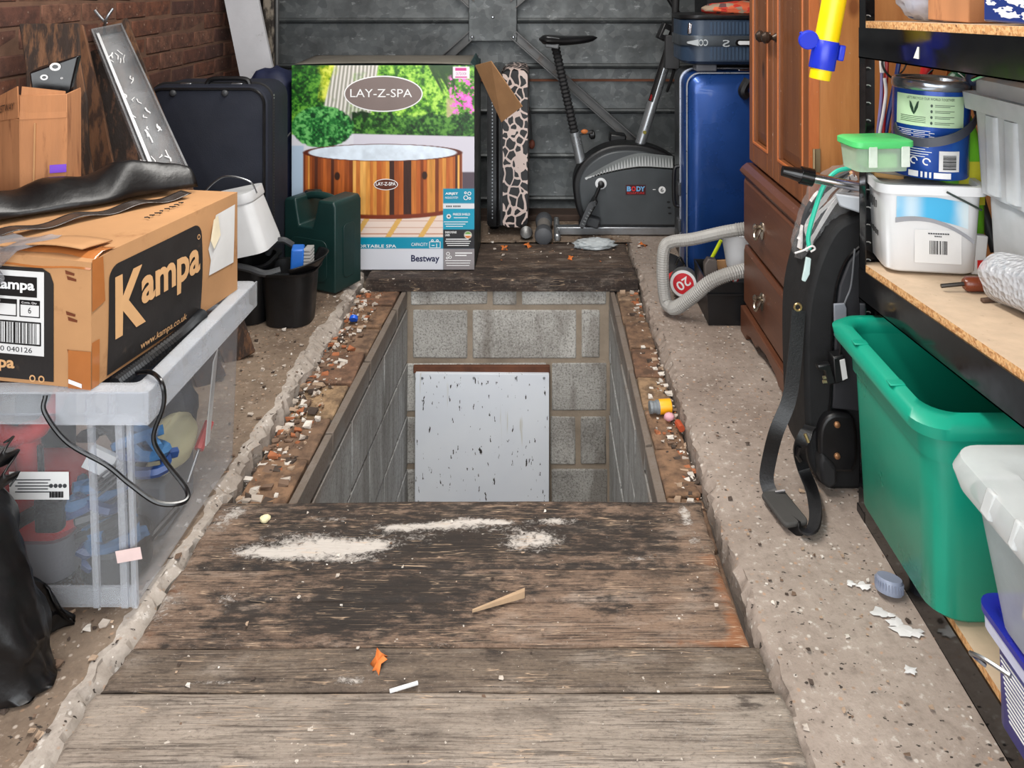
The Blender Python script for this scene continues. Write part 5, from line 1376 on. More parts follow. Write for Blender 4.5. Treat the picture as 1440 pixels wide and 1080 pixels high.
# silver arc with spikes
m = MB(); N = 30
import itertools
arc_o, arc_i = [], []
for k in range(N + 1):
    t_ = k / N
    x = 822 + 124 * t_
    yo = 250 - 36 * math.sin(min(1.0, t_ * 1.35) * math.pi / 2) + 14 * max(0, t_ - 0.6)
    yi = 252 - 17 * math.sin(min(1.0, t_ * 1.25) * math.pi / 2) + 9 * max(0, t_ - 0.6)
    arc_o.append((x, yo)); arc_i.append((x + 1, yi))
SIL = mat('silver_print', (196, 198, 198), 0.35, 0.3, 0.05, bump=0)
GRN = mat('grey_print', (112, 116, 116), 0.4, bump=0)
for k in range(N):
    a, b_, c, d = arc_o[k], arc_o[k + 1], arc_i[k + 1], arc_i[k]
    mid = (a[0] * .5 + b_[0] * .5, a[1] + 3)
    m.add([bp_(*d), bp_(*c), bp_(mid[0] + 0.5, mid[1])], [(0, 1, 2)])
    m.add([bp_(d[0], d[1]), bp_(c[0], c[1]), bp_(c[0], c[1] - 2.2), bp_(d[0], d[1] - 2.2)], [(0, 1, 2, 3)])
m.build('spiked_arc', SIL, bk, smooth=False, label='silver printed arc of spikes')
m = MB()
for k in range(N): m.add([bp_(arc_o[k][0], arc_o[k][1], -0.0005), bp_(arc_o[k + 1][0], arc_o[k + 1][1], -0.0005), bp_(arc_i[k + 1][0], arc_i[k + 1][1], -0.0005), bp_(arc_i[k][0], arc_i[k][1], -0.0005)], [(0, 3, 2, 1)])
m.build('arc_ground', GRN, bk, smooth=False)
c = bp_(894, 267, 0.0008); k_ = BKD / F
plate(rect(28 * k_, 14 * k_), c, UX, UZ, mat('dark_red_label', (66, 18, 22), 0.4, bump=0), bk, 'badge', 0.0)
text('B', bp_(884.5, 265.5, .0015), UX, UZ, 6 * k_, 7 * k_, mat('light_blue_print', (110, 170, 215), 0.4, bump=0), bk, bold=0.04)
text('O', bp_(891.0, 265.5, .0015), UX, UZ, 6 * k_, 7 * k_, mat('red_print', (205, 36, 40), 0.4, bump=0), bk, bold=0.04)
text('DY', bp_(901, 265.5, .0015), UX, UZ, 12 * k_, 7 * k_, bpy.data.materials['light_blue_print'], bk, bold=0.04)
text('SCULPTURE', bp_(894, 271.3, .0015), UX, UZ, 24 * k_, 2.6 * k_, bpy.data.materials['red_print'], bk)
m = MB(); m.lathe([(5 * k_, 0), (5 * k_, 0.003)], bp_(931, 267), 20, Matrix.Rotation(R(90), 3, 'X')); m.build('dial', INKW, bk)
text('6', bp_(931, 267, .004), UX, UZ, 4 * k_, 6 * k_, INK, bk)
text('-', bp_(920, 266.5, .001), UX, UZ, 4 * k_, 1 * k_, INKW, bk)
# vents
for q in ((940, 284), (941, 292), (942, 300)): plate(ellipse(2.5 * k_, 1.3 * k_, 12), bp_(*q), UX, UZ, INK, bk, 'vent', 0.0)
# crank, pedals
RX = Matrix.Rotation(R(90), 3, 'X')
MB().lathe([(8 * k_, 0), (8 * k_, 0.004), (5 * k_, 0.006)], bp_(845, 258), 24, RX).build('crank_ring', WHITEP, bk)
MB().lathe([(4.5 * k_, 0), (4.5 * k_, 0.03), (3 * k_, 0.034)], bp_(845, 258), 18, RX).build('crank_hub', BLACK, bk)
MB().tube([bp_(845, 258, 0.022), bp_(832, 290, 0.030)], 0.009, 8).build('crank_arm', BLACK, bk)
pd_a, pd_b = bp_(838, 279, 0.055), bp_(816, 317, 0.075)
u = (pd_b - pd_a).normalized(); v2 = Vector((0, 1, 0)); w2 = u.cross(v2)
m = MB(); m.box((pd_a + pd_b) / 2, ((pd_b - pd_a).length, 0.09, 0.022), Matrix((u, v2, w2)).transposed()); m.build('pedal', BLACK, bk, bevel=0.005)
MB().ribbon(spline([pd_a.lerp(pd_b, .1) + Vector((0, -0.045, 0)), pd_a.lerp(pd_b, .3) + w2 * 0.0 + Vector((-0.01, -0.052, 0.012)), pd_a.lerp(pd_b, .95) + Vector((0, -0.048, 0))], 6), 0.026, 0.004, w2).build('pedal_strap', DARKGREY, bk)
m = MB()
for k in range(6): m.box(pd_a.lerp(pd_b, 0.35 + 0.1 * k) + Vector((-0.001, -0.054, 0.003)), (0.004, 0.004, 0.012), Matrix((u, v2, w2)).transposed())
m.build('strap_holes', GRN, bk, smooth=False)
MB().box(bp_(833, 311, 0.02), (0.07, 0.06, 0.05), (0, 0.3, 0)).build('pedal_block', DARKGREY, bk, bevel=0.008)
MB().tube([bp_(845, 258, -0.13), bp_(858, 226, -0.16)], 0.009, 8).build('crank_arm', BLACK, bk)
MB().box(bp_(868, 194, -0.2), (0.085, 0.09, 0.05), (0, 0.1, 0)).build('pedal', BLACK, bk, bevel=0.008)
# base
a, b_ = gr(778, 330), gr(942, 330)
MB().bx(0.06, 0.76, 4.0, 4.05, 0.008, 0.048).build('base_bar', STEEL, bk, bevel=0.004)
MB().bx(0.05, 0.08, 3.90, 4.20, 0.004, 0.045).build('rear_foot', mat('chromed_tube', (186, 188, 190), 0.3, 0.8, bump=0), bk, bevel=0.01)
MB().bx(0.745, 0.785, 3.9, 4.2, 0.004, 0.045).build('front_foot', bpy.data.materials['chromed_tube'], bk, bevel=0.01)
# seat post
yb_ = BKD + 0.055
SILV = mat('silver_paint', (178, 182, 186), 0.32, 0.75, 0.06, bump=0)
MB().tube([at(817, 228, yb_), at(808, 186, yb_)], 0.0265, 16).build('seat_tube', SILV, bk)
pp = [at(808 - (808 - 781) * k / 44, 187 - (187 - 66) * k / 44, yb_) for k in range(45)]
MB().tube(pp, [0.024 if k % 2 else 0.0185 for k in range(45)], 12).build('bellows', RUBBER, bk, angle=10)
MB().tube([at(816, 188, yb_ - 0.03), at(833, 186, yb_ - 0.06)], 0.008, 8).build('knob_screw', STEEL, bk)
MB().lathe([(0.012, 0), (0.024, 0.008), (0.024, 0.026), (0.014, 0.032)], at(828, 190, yb_ - 0.03), 10, Matrix.Rotation(R(80), 3, 'Y')).build('seat_knob', BLACK, bk)
MB().sphere(at(822, 185, yb_ - 0.05), (0.018, 0.008, 0.012), 12, 8).build('knob_leaf', mat('orange_brown', (196, 110, 50), 0.6), bk, label='orange collar by the seat knob')
def sad(u, v):
    # u along from nose (1) to tail (0), v around
    x = 758 + 82 * u; hw = (0.095 * (1 - u) ** 0.8 + 0.024); 
    a = -0.25 * math.pi + v * 1.5 * math.pi
    p = at(x, 50 + 2 * math.sin(3 * u), yb_)
    th_ = 0.034 - 0.014 * u
    return p + Vector((0, hw * math.cos(a), (th_ * math.sin(a) if math.sin(a) > 0 else th_ * 0.7 * math.sin(a)) - 0.010 * math.sin(math.pi * u)))
loops = []
for k in range(15):
    u_ = k / 14; x = 758 + 82 * u_; e = min(1, math.sqrt(max(0.02, 1 - (2 * u_ - 1) ** 6)))
    hw = (0.105 * (1 - u_) ** 0.9 + 0.022) * e; th_ = (0.030 - 0.013 * u_) * e
    c = at(x, 55 + 6 * u_ * (1 - u_) * 2 - 2 * u_, yb_)
    loops.append([c + Vector((0, hw * math.cos(q * 6.2832 / 18), th_ * math.sin(q * 6.2832 / 18))) for q in range(18)])
MB().loft(loops).build('saddle', BLACK, bk, angle=60)
MB().box(at(777, 60, yb_ - 0.07), (0.07, 0.02, 0.055), (0, 0.15, 0)).build('saddle_panel', mat('grey_saddle_side', (96, 98, 100), 0.4), bk, bevel=0.006)
# handlebar post
ya = BKD + 0.06
A0, A1 = at(900, 203, ya), at(956, 22, ya)
MB().tube([A0, A1], 0.0275, 16).build('handlebar_post', SILV, bk)
t_ = (A1 - A0).normalized(); s_ = Vector((0, -1, 0)); sd = t_.cross(s_)
nl = (Vector((-0.72, -0.70, 0.0))); nl = (nl - t_ * nl.dot(t_)).normalized(); wl_ = t_.cross(nl)
loops = []
for k in (0.33, 0.97):
    p = A0.lerp(A1, k); loops.append([p + (nl * math.cos(q) + wl_ * math.sin(q)) * r_ for r_, q in ((0.0282, -0.6), (0.0282, -0.2), (0.0282, 0.2), (0.0282, 0.6), (0.026, 0.6), (0.026, -0.6))])
MB().loft(loops).build('black_decal', INK, bk)
MB().lathe([(0.010, 0), (0.009, 0.004)], A0.lerp(A1, 0.10) + Vector((0.0, -0.0265, 0)), 12, RX).build('bolt', mat('brass', (150, 140, 70), 0.4, 0.8), bk)
text('BODY', A0.lerp(A1, 0.36) + nl * 0.029, t_, -wl_, 0.03, 0.012, bpy.data.materials['red_print'], bk)
# console, handlebars and grips at the top
MB().box(at(934, 45, ya - 0.06), (0.05, 0.05, 0.085), (0, 0.45, 0.2)).build('console', BLACK, bk, bevel=0.006)
MB().box(at(937, 46, ya - 0.09), (0.022, 0.01, 0.03), (0, 0.45, 0.2)).build('console_screen', GRN, bk)
MB().tube([at(960, 30, ya), at(930, -20, ya), at(935, -60, ya - 0.1)], 0.014, 10).build('handlebar', BLACK, bk)
MB().tube(spline([at(952, -30, ya - 0.15), at(950, 10, ya - 0.16), at(949, 45, ya - 0.14), at(945, 60, ya - 0.1)], 6), 0.018, 10).build('grip', RUBBER, bk)
c = at(945, 73, ya - 0.14)
MB().box(c, (0.072, 0.05, 0.165), (0, 0.04, 0)).build('grip_block', mat('charcoal_plastic', (46, 46, 48), 0.55), bk, bevel=0.004)
MB().tube([at(948, 98, ya - 0.14), at(943, 115, ya - 0.1), at(938, 128, ya - 0.04)], 0.008, 8).build('cable', RUBBER, bk)
# ================================================================ right side: luggage, wardrobe, shelving
# ---- black tall case at the back
tcz = thing('black_instrument_case', 'tall black case standing in the dark corner behind the blue suitcase', 'case', (0.95, 4.05, 0))
MB().lofy([(rrect(0.58, 1.36, 0.06, 5, 1.095, 0.685), 3.93), (rrect(0.60, 1.38, 0.07, 5, 1.095, 0.692), 3.96), (rrect(0.60, 1.38, 0.07, 5, 1.095, 0.692), 4.2)]).build('case', mat('black_vinyl', (22, 23, 25), 0.6), tcz)
MB().tube(spline([(1.0, 3.94, 0.9), (1.0, 3.90, 0.95), (1.0, 3.90, 1.05), (1.0, 3.94, 1.1)], 5), 0.012).build('handle', BLACK, tcz)
# ---- blue hard suitcase
bx0, bx1, by0, by1, bz0, bz1 = 0.605, 1.06, 3.40, 3.74, 0.01, 0.892
bs_ = thing('blue_suitcase', 'shiny blue hard-shell suitcase standing behind the wardrobe', 'suitcase', ((bx0 + bx1) / 2, (by0 + by1) / 2, 0))
def blp(g, y, r=0.06): return (rrect(bx1 - bx0 + 2 * g, bz1 - bz0 + 2 * g, r, 7, (bx0 + bx1) / 2, (bz0 + bz1) / 2), y)
BLUESH = mat('metallic_blue_shell', (30, 70, 138), 0.3, 0.45, 0.2, 3, 0.0, coat=0.3)
MB().lofy([blp(-0.05, by0 - 0.012, 0.05), blp(-0.03, by0 - 0.006, 0.06), blp(-0.008, by0 + 0.012), blp(0, by0 + 0.05), blp(0, by0 + 0.13)]).build('front_shell', BLUESH, bs_, angle=60)
MB().lofy([blp(-0.002, by0 + 0.142), blp(0, by0 + 0.16), blp(0, by1 - 0.05), blp(-0.03, by1)]).build('rear_shell', mat('black_shell', (30, 33, 38), 0.4), bs_)
MB().lofy([blp(0.004, by0 + 0.128), blp(0.004, by0 + 0.144)]).build('trim_band', mat('bright_trim', (190, 194, 200), 0.3, 0.7, bump=0), bs_)
MB().tube([(x, by0 + 0.005, z) for x, z in rrect(bx1 - bx0 - 0.012, bz1 - bz0 - 0.012, 0.055, 7, (bx0 + bx1) / 2, (bz0 + bz1) / 2)], 0.0035, 6, closed=True).build('edge_trim', bpy.data.materials['bright_trim'], bs_)
for z in (0.36, 0.20): MB().box((bx0 - 0.006, by0 + 0.137, z), (0.014, 0.05, 0.055)).build('latch', DARKGREY, bs_, bevel=0.004)
MB().tube(spline([(bx0 - 0.004, by0 + 0.137, 0.28), (bx0 - 0.026, by0 + 0.137, 0.30), (bx0 - 0.026, by0 + 0.137, 0.44), (bx0 - 0.004, by0 + 0.137, 0.46)], 5), 0.009).build('side_handle', BLACK, bs_)
p = at(990, 94, 3.40)
MB().bx(p.x - 0.03, p.x + 0.06, 3.42, 3.50, 0.890, 0.922).build('telescopic_socket', mat('grey_tab', (92, 94, 100), 0.4), bs_, bevel=0.006)
MB().box((0.86, 3.44, 0.895), (0.045, 0.02, 0.008)).build('top_latch', CHROME, bs_, bevel=0.002)
m = MB().tube(spline([at(1052, 112, 3.37), at(1044, 128, 3.365), at(1050, 136, 3.37)], 5), 0.02, 8).build('top_handle', BLACK, bs_)
# ---- vanity case lying on it
vx0, vx1, vz0, vz1, vy0 = 0.592, 1.04, 0.93, 1.125, 3.38
vc = thing('vanity_case', 'blue and black ribbed vanity case lying on top of the blue suitcase', 'case', (0.82, 3.55, 0.923))
lvv = lambda g, z: (rrect(vx1 - vx0 + 2 * g, 0.34 + 2 * g, 0.09, 8, (vx0 + vx1) / 2, vy0 + 0.17), z)
VB = mat('slate_blue_shell', (42, 58, 78), 0.4, var=0.1, bump=0.02)
MB().lofz([lvv(-0.02, 0.923), lvv(0, 0.938), lvv(0, 1.112), lvv(-0.012, 1.122)]).build('shell', VB, vc)
MB().lofz([lvv(0.006, 1.004), lvv(0.007, 1.008), lvv(0.007, 1.043), lvv(0.006, 1.047)]).build('band', mat('grey_band', (70, 76, 82), 0.35, 0.4, bump=0), vc)
MB().lofz([lvv(0.004, 1.116), lvv(0.008, 1.122), lvv(0.008, 1.134), lvv(-0.01, 1.138)]).build('lid_edge', BLACK, vc)
m = MB()
for k in range(17):
    for z0_, z1_ in ((0.944, 0.998), (1.053, 1.105)):
        m.bx(0.705 + k * 0.0155, 0.714 + k * 0.0155, vy0 - 0.004, vy0 + 0.004, z0_, z1_)
tag(m.build('ribbing', mat('ribbed_blue', (56, 74, 96), 0.35), vc, smooth=False), kind='stuff')
text('CO', at(989, 60, vy0 - 0.009), -UX, -UZ, 0.040, 0.028, mat('pale_emboss', (170, 176, 180), 0.4, bump=0), vc, bold=0.02, lift=-0.0005)
text('S', at(1021, 61, vy0 - 0.009), -UX, UZ, 0.030, 0.030, bpy.data.materials['pale_emboss'], vc, bold=0.01, lift=-0.0005)
p = at(978, 60, vy0 - 0.004)
MB().loft([[Vector((p.x - 0.035, vy0 - 0.012 + q, p.z + z)) for q, z in ((0, -0.003), (0, 0.003), (0.02, 0.003), (0.02, -0.003))], [Vector((p.x + 0.012, vy0 - 0.012 + q, p.z + z)) for q, z in ((0, -0.014), (0, 0.014), (0.02, 0.014), (0.02, -0.014))]]).build('arrow_catch', bpy.data.materials['pale_emboss'], vc, smooth=False)
q = at(1046, 60, vy0 - 0.004); MB().prism(rrect(0.075, 0.026, 0.0125, 5), q, UX, UZ, Vector((0, -1, 0)), 0.010).build('clasp_surround', BLACK_GLOSS, vc)
MB().prism(rrect(0.06, 0.016, 0.0078, 5), q + Vector((0.003, -0.009, 0)), UX, UZ, Vector((0, -1, 0)), 0.004).build('clasp', WHITEP, vc)
p = at(970, 40, vy0 + 0.03); MB().box(p, (0.02, 0.03, 0.05), (0, 0.1, 0)).build('side_clip', CHROME, vc, bevel=0.006)
rc = thing('patterned_red_scarf', 'folded red and orange patterned cloth on top of the vanity case', 'cloth', (0.85, 3.52, 1.138))
t = NT('red_pattern'); v = t.mapping(); col = t.ramp(t.voro(v, 34, out=1), [(0, lin((190, 50, 36))), (0.4, lin((206, 96, 60))), (0.6, lin((150, 130, 110))), (0.8, lin((90, 60, 60))), (1, lin((200, 60, 50)))], 'CONSTANT'); t.base(col); t.rough(0.8)
m = MB(); m.sphere((0.865, 3.50, 1.158), (0.175, 0.10, 0.034), 30, 16, func=lambda q: 1 + 0.22 * mnoise.noise(q * 4)); m.v = [(x, y, max(1.139, z)) for x, y, z in m.v]; m.build('cloth', t.m, rc, angle=180)

# ---- wardrobe: chest base with two drawers, two-door top
def pine(name, c1, c2, knot, stretch):
    t = NT(name); v = t.mapping(stretch)
    n = t.noise(v, 3.0, 6, 0.6, 0.6)
    col = t.ramp(n, [(0.3, lin(c2)), (0.7, lin(c1))])
    g = t.noise(t.mapping(tuple(4 * q for q in stretch)), 5, 3)
    col = t.mix(t.ramp(g, [(0.36, (0.35,) * 3), (0.55, (0,) * 3)]), col, lin(c2))
    kn = t.voro(t.mapping((1.6, 1.6, 0.9) if stretch[2] < 1 else (1.6, 0.9, 1.6)), 3.2)
    col = t.mix(t.ramp(kn, [(0.05, (0.8,) * 3), (0.11, (0,) * 3)]), col, lin(knot))
    sp = t.step(t.noise(t.mapping((1, 1, 1), (2, 2, 2)), 70, 2), 0.72, 0.76); col = t.mix(t.math('MULTIPLY', sp, 0.5), col, lin((200, 180, 160)))
    t.base(col); t.rough(0.38); t.bump(g, 0.08, 0.004)
    return t.m
PINE_SIDE = pine('pale_lit_pine', (204, 142, 84), (182, 118, 66), (120, 66, 34), (7, 7, 0.7))  # wardrobe side facing the doorway: the pine in its lit tone
PINE_SHADED = pine('shaded_pine_upright', (136, 84, 50), (108, 64, 38), (56, 30, 20), (7, 7, 0.7))  # same pine made darker: shade on the doors put into the colour
PINE_H_SHADED = pine('shaded_front_pine', (104, 64, 44), (84, 50, 36), (44, 26, 20), (7, 0.7, 7))  # same pine darker still: shade on the drawer fronts painted in
PINE_EDGE = pine('orange_pine_edge', (196, 116, 62), (170, 92, 48), (110, 54, 30), (7, 7, 0.7))
WX, WY0, WY1 = 0.728, 2.235, 2.90
wr = thing('wardrobe', 'brown pine wardrobe with two drawers under panelled doors', 'wardrobe', (1.0, 2.57, 0))
WB = 1.27
# base carcase
m = MB(); m.bx(WX + 0.022, WB, WY0, WY1, 0.06, 0.585); m.build('base_carcase', PINE_SIDE, wr, smooth=False)
# shaped plinth with bracket feet
pl = [(WY0 - 0.004, 0.0), (WY0 + 0.07, 0.0), (WY0 + 0.085, 0.022), (WY0 + 0.13, 0.034), (WY0 + 0.20, 0.03), (WY0 + 0.23, 0.05), (WY0 + 0.34, 0.062), (WY1 - 0.23, 0.05), (WY1 - 0.20, 0.03), (WY1 - 0.13, 0.034), (WY1 - 0.085, 0.022), (WY1 - 0.07, 0.0), (WY1 + 0.004, 0.0), (WY1 + 0.004, 0.095), (WY0 - 0.004, 0.095)]
MB().prism(pl, (WX - 0.012, 0, 0), (0, 1, 0), (0, 0, 1), (1, 0, 0), 0.03).build('plinth', PINE_H_SHADED, wr, bevel=0.004)
m = MB(); m.bx(WX + 0.018, WB, WY0 - 0.006, WY0 + 0.016, 0.0, 0.09); m.build('side_plinth', PINE_EDGE, wr, bevel=0.003)
for z0_, z1_, hz_ in ((0.105, 0.318, 0.21), (0.334, 0.566, 0.445)):
    m = MB()
    m.loft([[(WX + 0.022, y, z) for y, z in ((WY0 + 0.004, z0_), (WY0 + 0.004, z1_), (WY1 - 0.004, z1_), (WY1 - 0.004, z0_))],
            [(WX + 0.004, y, z) for y, z in ((WY0 + 0.004, z0_), (WY0 + 0.004, z1_), (WY1 - 0.004, z1_), (WY1 - 0.004, z0_))],
            [(WX - 0.004, y, z) for y, z in ((WY0 + 0.018, z0_ + 0.014), (WY0 + 0.018, z1_ - 0.014), (WY1 - 0.018, z1_ - 0.014), (WY1 - 0.018, z0_ + 0.014))]])
    dr = m.build('drawer', PINE_H_SHADED, wr, bevel=0.002, smooth=False)
    yc = F * (WX) / (1074 - CX)
    m = MB()
    m.lathe([(0.018, 0), (0.016, 0.004), (0.006, 0.010), (0.012, 0.024), (0.006, 0.032)], (WX - 0.004, yc, hz_ + 0.012), 14, Matrix.Rotation(R(-90), 3, 'Y'))
    m.prism(ellipse(0.020, 0.030, 18), (WX - 0.0045, yc, hz_), (0, 1, 0), (0, 0, 1), (-1, 0, 0), 0.003)
    m.tube(spline([(WX - 0.016, yc - 0.016, hz_ + 0.008), (WX - 0.026, yc - 0.018, hz_ - 0.014), (WX - 0.028, yc, hz_ - 0.028), (WX - 0.026, yc + 0.018, hz_ - 0.014), (WX - 0.016, yc + 0.016, hz_ + 0.008)], 5), 0.005, 8)
    m.build('drop_handle', mat('tarnished_silver', (170, 160, 146), 0.25, 0.95, 0.2, bump=0), dr)
# moulding between
MB().loft([[(WX + a, y, z) for a, z in ((0.04, 0.566), (-0.006, 0.572), (-0.014, 0.585), (-0.006, 0.598), (0.012, 0.612), (0.04, 0.612))] for y in (WY0 - 0.008, WY1 + 0.008)]).build('moulding', PINE_H_SHADED, wr, smooth=False)
MB().bx(WX, WB, WY0 - 0.004, WY1, 0.585, 0.604).build('base_top', PINE_EDGE, wr, bevel=0.003)
# top carcase
DX = WX + 0.022
m = MB(); m.bx(DX + 0.020, WB, WY0 - 0.002, WY0 + 0.02, 0.604, 1.86); m.build('side_panel', PINE_SIDE, wr, smooth=False)
m = MB(); m.bx(DX + 0.024, WB, WY1 - 0.02, WY1, 0.604, 1.86); m.bx(DX + 0.03, WB, WY0 + 0.02, WY1 - 0.02, 1.82, 1.86); m.bx(WB - 0.01, WB, WY0 + 0.02, WY1 - 0.02, 0.604, 1.82); m.build('carcase', PINE_SIDE, wr, smooth=False)
m = MB(); m.bx(WX - 0.03, WB, WY0 - 0.02, WY1 + 0.02, 1.86, 1.92); m.build('cornice', PINE_H_SHADED, wr, bevel=0.01)
ym = (WY0 + WY1) / 2 + 0.03
for y0_, y1_, kn in ((WY0 + 0.004, ym - 0.002, ym - 0.034), (ym + 0.002, WY1 - 0.004, ym + 0.034)):
    m = MB(); z0_, z1_ = 0.625, 1.84; sw_ = 0.062
    # stiles and rails
    m.bx(DX - 0.004, DX + 0.018, y0_, y0_ + sw_, z0_, z1_); m.bx(DX - 0.004, DX + 0.018, y1_ - sw_, y1_, z0_, z1_)
    m.bx(DX - 0.004, DX + 0.018, y0_ + sw_, y1_ - sw_, z0_, z0_ + 0.08); m.bx(DX - 0.004, DX + 0.018, y0_ + sw_, y1_ - sw_, z1_ - 0.08, z1_)
    dd = m.build('door', PINE_SHADED, wr, bevel=0.005, seg=2, smooth=False)
    ya_, yb2, za_, zb2 = y0_ + sw_, y1_ - sw_, z0_ + 0.08, z1_ - 0.08
    m = MB()
    m.loft([[(DX + q, y, z) for y, z in ((ya_ + g, za_ + g), (ya_ + g, zb2 - g), (yb2 - g, zb2 - g), (yb2 - g, za_ + g))] for q, g in ((0.016, 0.0), (0.010, 0.004), (0.008, 0.012), (0.001, 0.045))])
    m.build('raised_panel', pine('shaded_panel_pine', (116, 73, 44), (92, 55, 34), (50, 28, 18), (7, 7, 0.7)) if 'shaded_panel_pine' not in bpy.data.materials else bpy.data.materials['shaded_panel_pine'], dd, smooth=False)  # door panels carry the painted-in shade as well
    m = MB()
    for yy in (ya_ - 0.004, yb2 + 0.004): m.bx(DX - 0.007, DX - 0.002, yy - 0.005, yy + 0.005, za_ - 0.008, zb2 + 0.008)
    for zz in (za_ - 0.004, zb2 + 0.004): m.bx(DX - 0.007, DX - 0.002, ya_, yb2, zz - 0.005, zz + 0.005)
    m.build('bead', PINE_EDGE, dd, bevel=0.002, smooth=False)
    zk = 1.09
    MB().lathe([(0.016, 0), (0.012, 0.004), (0.007, 0.012), (0.010, 0.018), (0.019, 0.026), (0.020, 0.036), (0.010, 0.046)], (DX - 0.004, kn, zk), 16, Matrix.Rotation(R(-90), 3, 'Y')).build('knob', mat('dark_bronze', (62, 50, 42), 0.35, 0.6, bump=0) if 'dark_bronze' not in bpy.data.materials else bpy.data.materials['dark_bronze'], dd)
m = MB(); m.bx(DX - 0.006, DX + 0.020, WY0 - 0.006, WY0 + 0.004, 0.625, 1.84); m.build('door_edge', PINE_EDGE, wr, smooth=False)
m = MB(); m.bx(DX + 0.002, DX + 0.022, WY0 - 0.010, WY0 - 0.002, 0.735, 0.80); m.tube([(DX + 0.004, WY0 - 0.012, 0.735), (DX + 0.004, WY0 - 0.012, 0.80)], 0.004, 8); m.build('hinge', mat('old_brass', (168, 150, 116), 0.4, 0.7, bump=0), wr, smooth=False)

# ---- vacuum hose
HOSE = mat('grey_hose', (158, 156, 152), 0.5, var=0.08, bump=0.02)
hp = [at(1060, 320, 3.0), at(1020, 326, 3.02), at(975, 336, 3.04), at(945, 340, 3.06), at(934, 350, 3.06), at(932, 385, 3.055), at(935, 418, 3.05), at(940, 430, 3.03), at(952, 432, 3.0), at(975, 416, 2.97), at(1000, 396, 2.94), at(1030, 384, 2.93), at(1062, 378, 2.96)]
sp = spline(hp, 22); n_ = len(sp)
rad = []
for k in range(n_):
    base = 0.0245
    rad.append(base + (0.0022 if (k % 2) else -0.0012) if k > n_ * 0.62 or k < n_ * .05 else base - 0.001 + 0.0008 * (k % 2))
hs = tag(MB().tube(sp, rad, 12).build('vacuum_hose', HOSE, None, loc=sp[0], angle=15), 'grey vacuum hose bent in a square loop in front of the blue suitcase', 'hose')

# ---- black tool bin with odds and ends
bn = thing('black_tool_bin', 'small square black bin holding odd tools at the foot of the wardrobe', 'bin', (0.70, 3.05, 0.002))
m = MB(); x0_, x1_, y0_, y1_ = 0.600, 0.80, 2.935, 3.19
ol = lambda g, z: ([(x0_ - g, y0_ - g), (x1_ + g, y0_ - g), (x1_ + g, y1_ + g), (x0_ - g, y1_ + g)], z)
m.lofz([ol(-0.008, 0.004), ol(0, 0.165), ol(-0.005, 0.165), ol(-0.012, 0.012)])
m.bx(x0_, x1_, y0_ - 0.006, y0_, 0.118, 0.124)
m.build('bin', BLACK, bn, smooth=False)
m = MB(); m.prism([(0, 0), (0.085, 0.0), (0.075, 0.055), (0.03, 0.05), (0.01, 0.04)], (x0_ + 0.02, y0_ + 0.02, 0.14), (1, 0, 0), (0, 0, 1), (0, 1, 0), 0.012); m.build('loose_flap', BLACK, bn, bevel=0.003)
o = thing('white_plastic_cup', 'white plastic cup tucked in against the wardrobe above the black bin', 'cup', (0.75, 3.08, 0.2))
a = at(1040, 372, 3.06); m = MB(); m.lathe([(0.048, 0), (0.068, 0.125), (0.070, 0.128), (0.066, 0.128), (0.045, 0.004)], (a.x, 3.07, a.z - 0.006), 24); m.build('cup', WHITEP, o)
MB().bx(a.x - 0.04, a.x + 0.05, 3.03, 3.12, 0.02, a.z - 0.006).build('pedestal', DARKGREY, o, smooth=False)
o = thing('yellow_green_stick', 'thin yellow-green rod leaning out of the black tool bin', 'rod', gr(990, 400))
MB().tube([at(1014, 338, 3.16), at(986, 392, 3.2), at(975, 412, 3.22)], 0.0075, 8).build('rod', mat('fluorescent_yellow', (206, 222, 40), 0.4, bump=0), o)
o = thing('brown_card_piece', 'small piece of tan card standing in the black tool bin', 'card', (0.68, 3.1, 0.1))
MB().pxprism([(1008, 400), (1028, 400), (1024, 366), (1009, 367)], 3.10, 0.012).build('card', mat('tan_foam', (186, 140, 96), 0.8), o)
o = thing('grey_pipe_bracket', 'dark grey bracket sticking up at the corner of the tool bin', 'bracket', (0.63, 3.05, 0.15))
MB().pxprism([(992, 400), (1002, 402), (1010, 380), (1008, 366), (996, 364), (991, 372)], 3.02, 0.035).build('bracket', mat('taupe_metal', (92, 84, 80), 0.5), o, bevel=0.004)
o = thing('red_handled_knife', 'red and white tool handle poking up from the black tool bin', 'tool', (0.72, 3.0, 0.13))
MB().tube([at(1028, 408, 2.98), at(1037, 388, 2.98)], 0.011, 8).build('handle', REDP, o)
MB().tube([at(1030, 404, 2.966), at(1035, 393, 2.966)], 0.005, 6).build('stripe', WHITEP, o)
# ---- tape measure / tape tin
o = thing('round_tape_tin', 'round tin with a red twenty label standing on edge inside the hose loop', 'tin', gr(961, 416))
c = at(961, 399, 3.16); n_ = Vector((-0.25, -0.95, 0.1)).normalized(); rot = n_.to_track_quat('Z', 'Y').to_matrix()
MB().lathe([(0.052, -0.05), (0.056, -0.046), (0.056, -0.004), (0.053, 0.0)], c, 32, rot).build('tin', mat('grey_tin', (112, 112, 110), 0.4, 0.4), o)
u1 = Vector((0, 0, 1)).cross(n_).normalized(); v1 = n_.cross(u1)
plate(ellipse(0.052, 0.052, 36), c, u1, v1, INKW, o, 'white_ring', 0.0004)
plate(ellipse(0.041, 0.041, 36), c, u1, v1, mat('label_red', (206, 26, 40), 0.4, bump=0), o, 'red_label', 0.001)
uu = (u1 * -0.80 + v1 * -0.60).normalized(); vv = n_.cross(uu)
text('20', c, uu, vv, 0.056, 0.036, INKW, o, bold=0.015, lift=0.0018)
o = thing('red_yellow_tool', 'red and lime handled tool lying behind the round tin', 'tool', gr(948, 400))
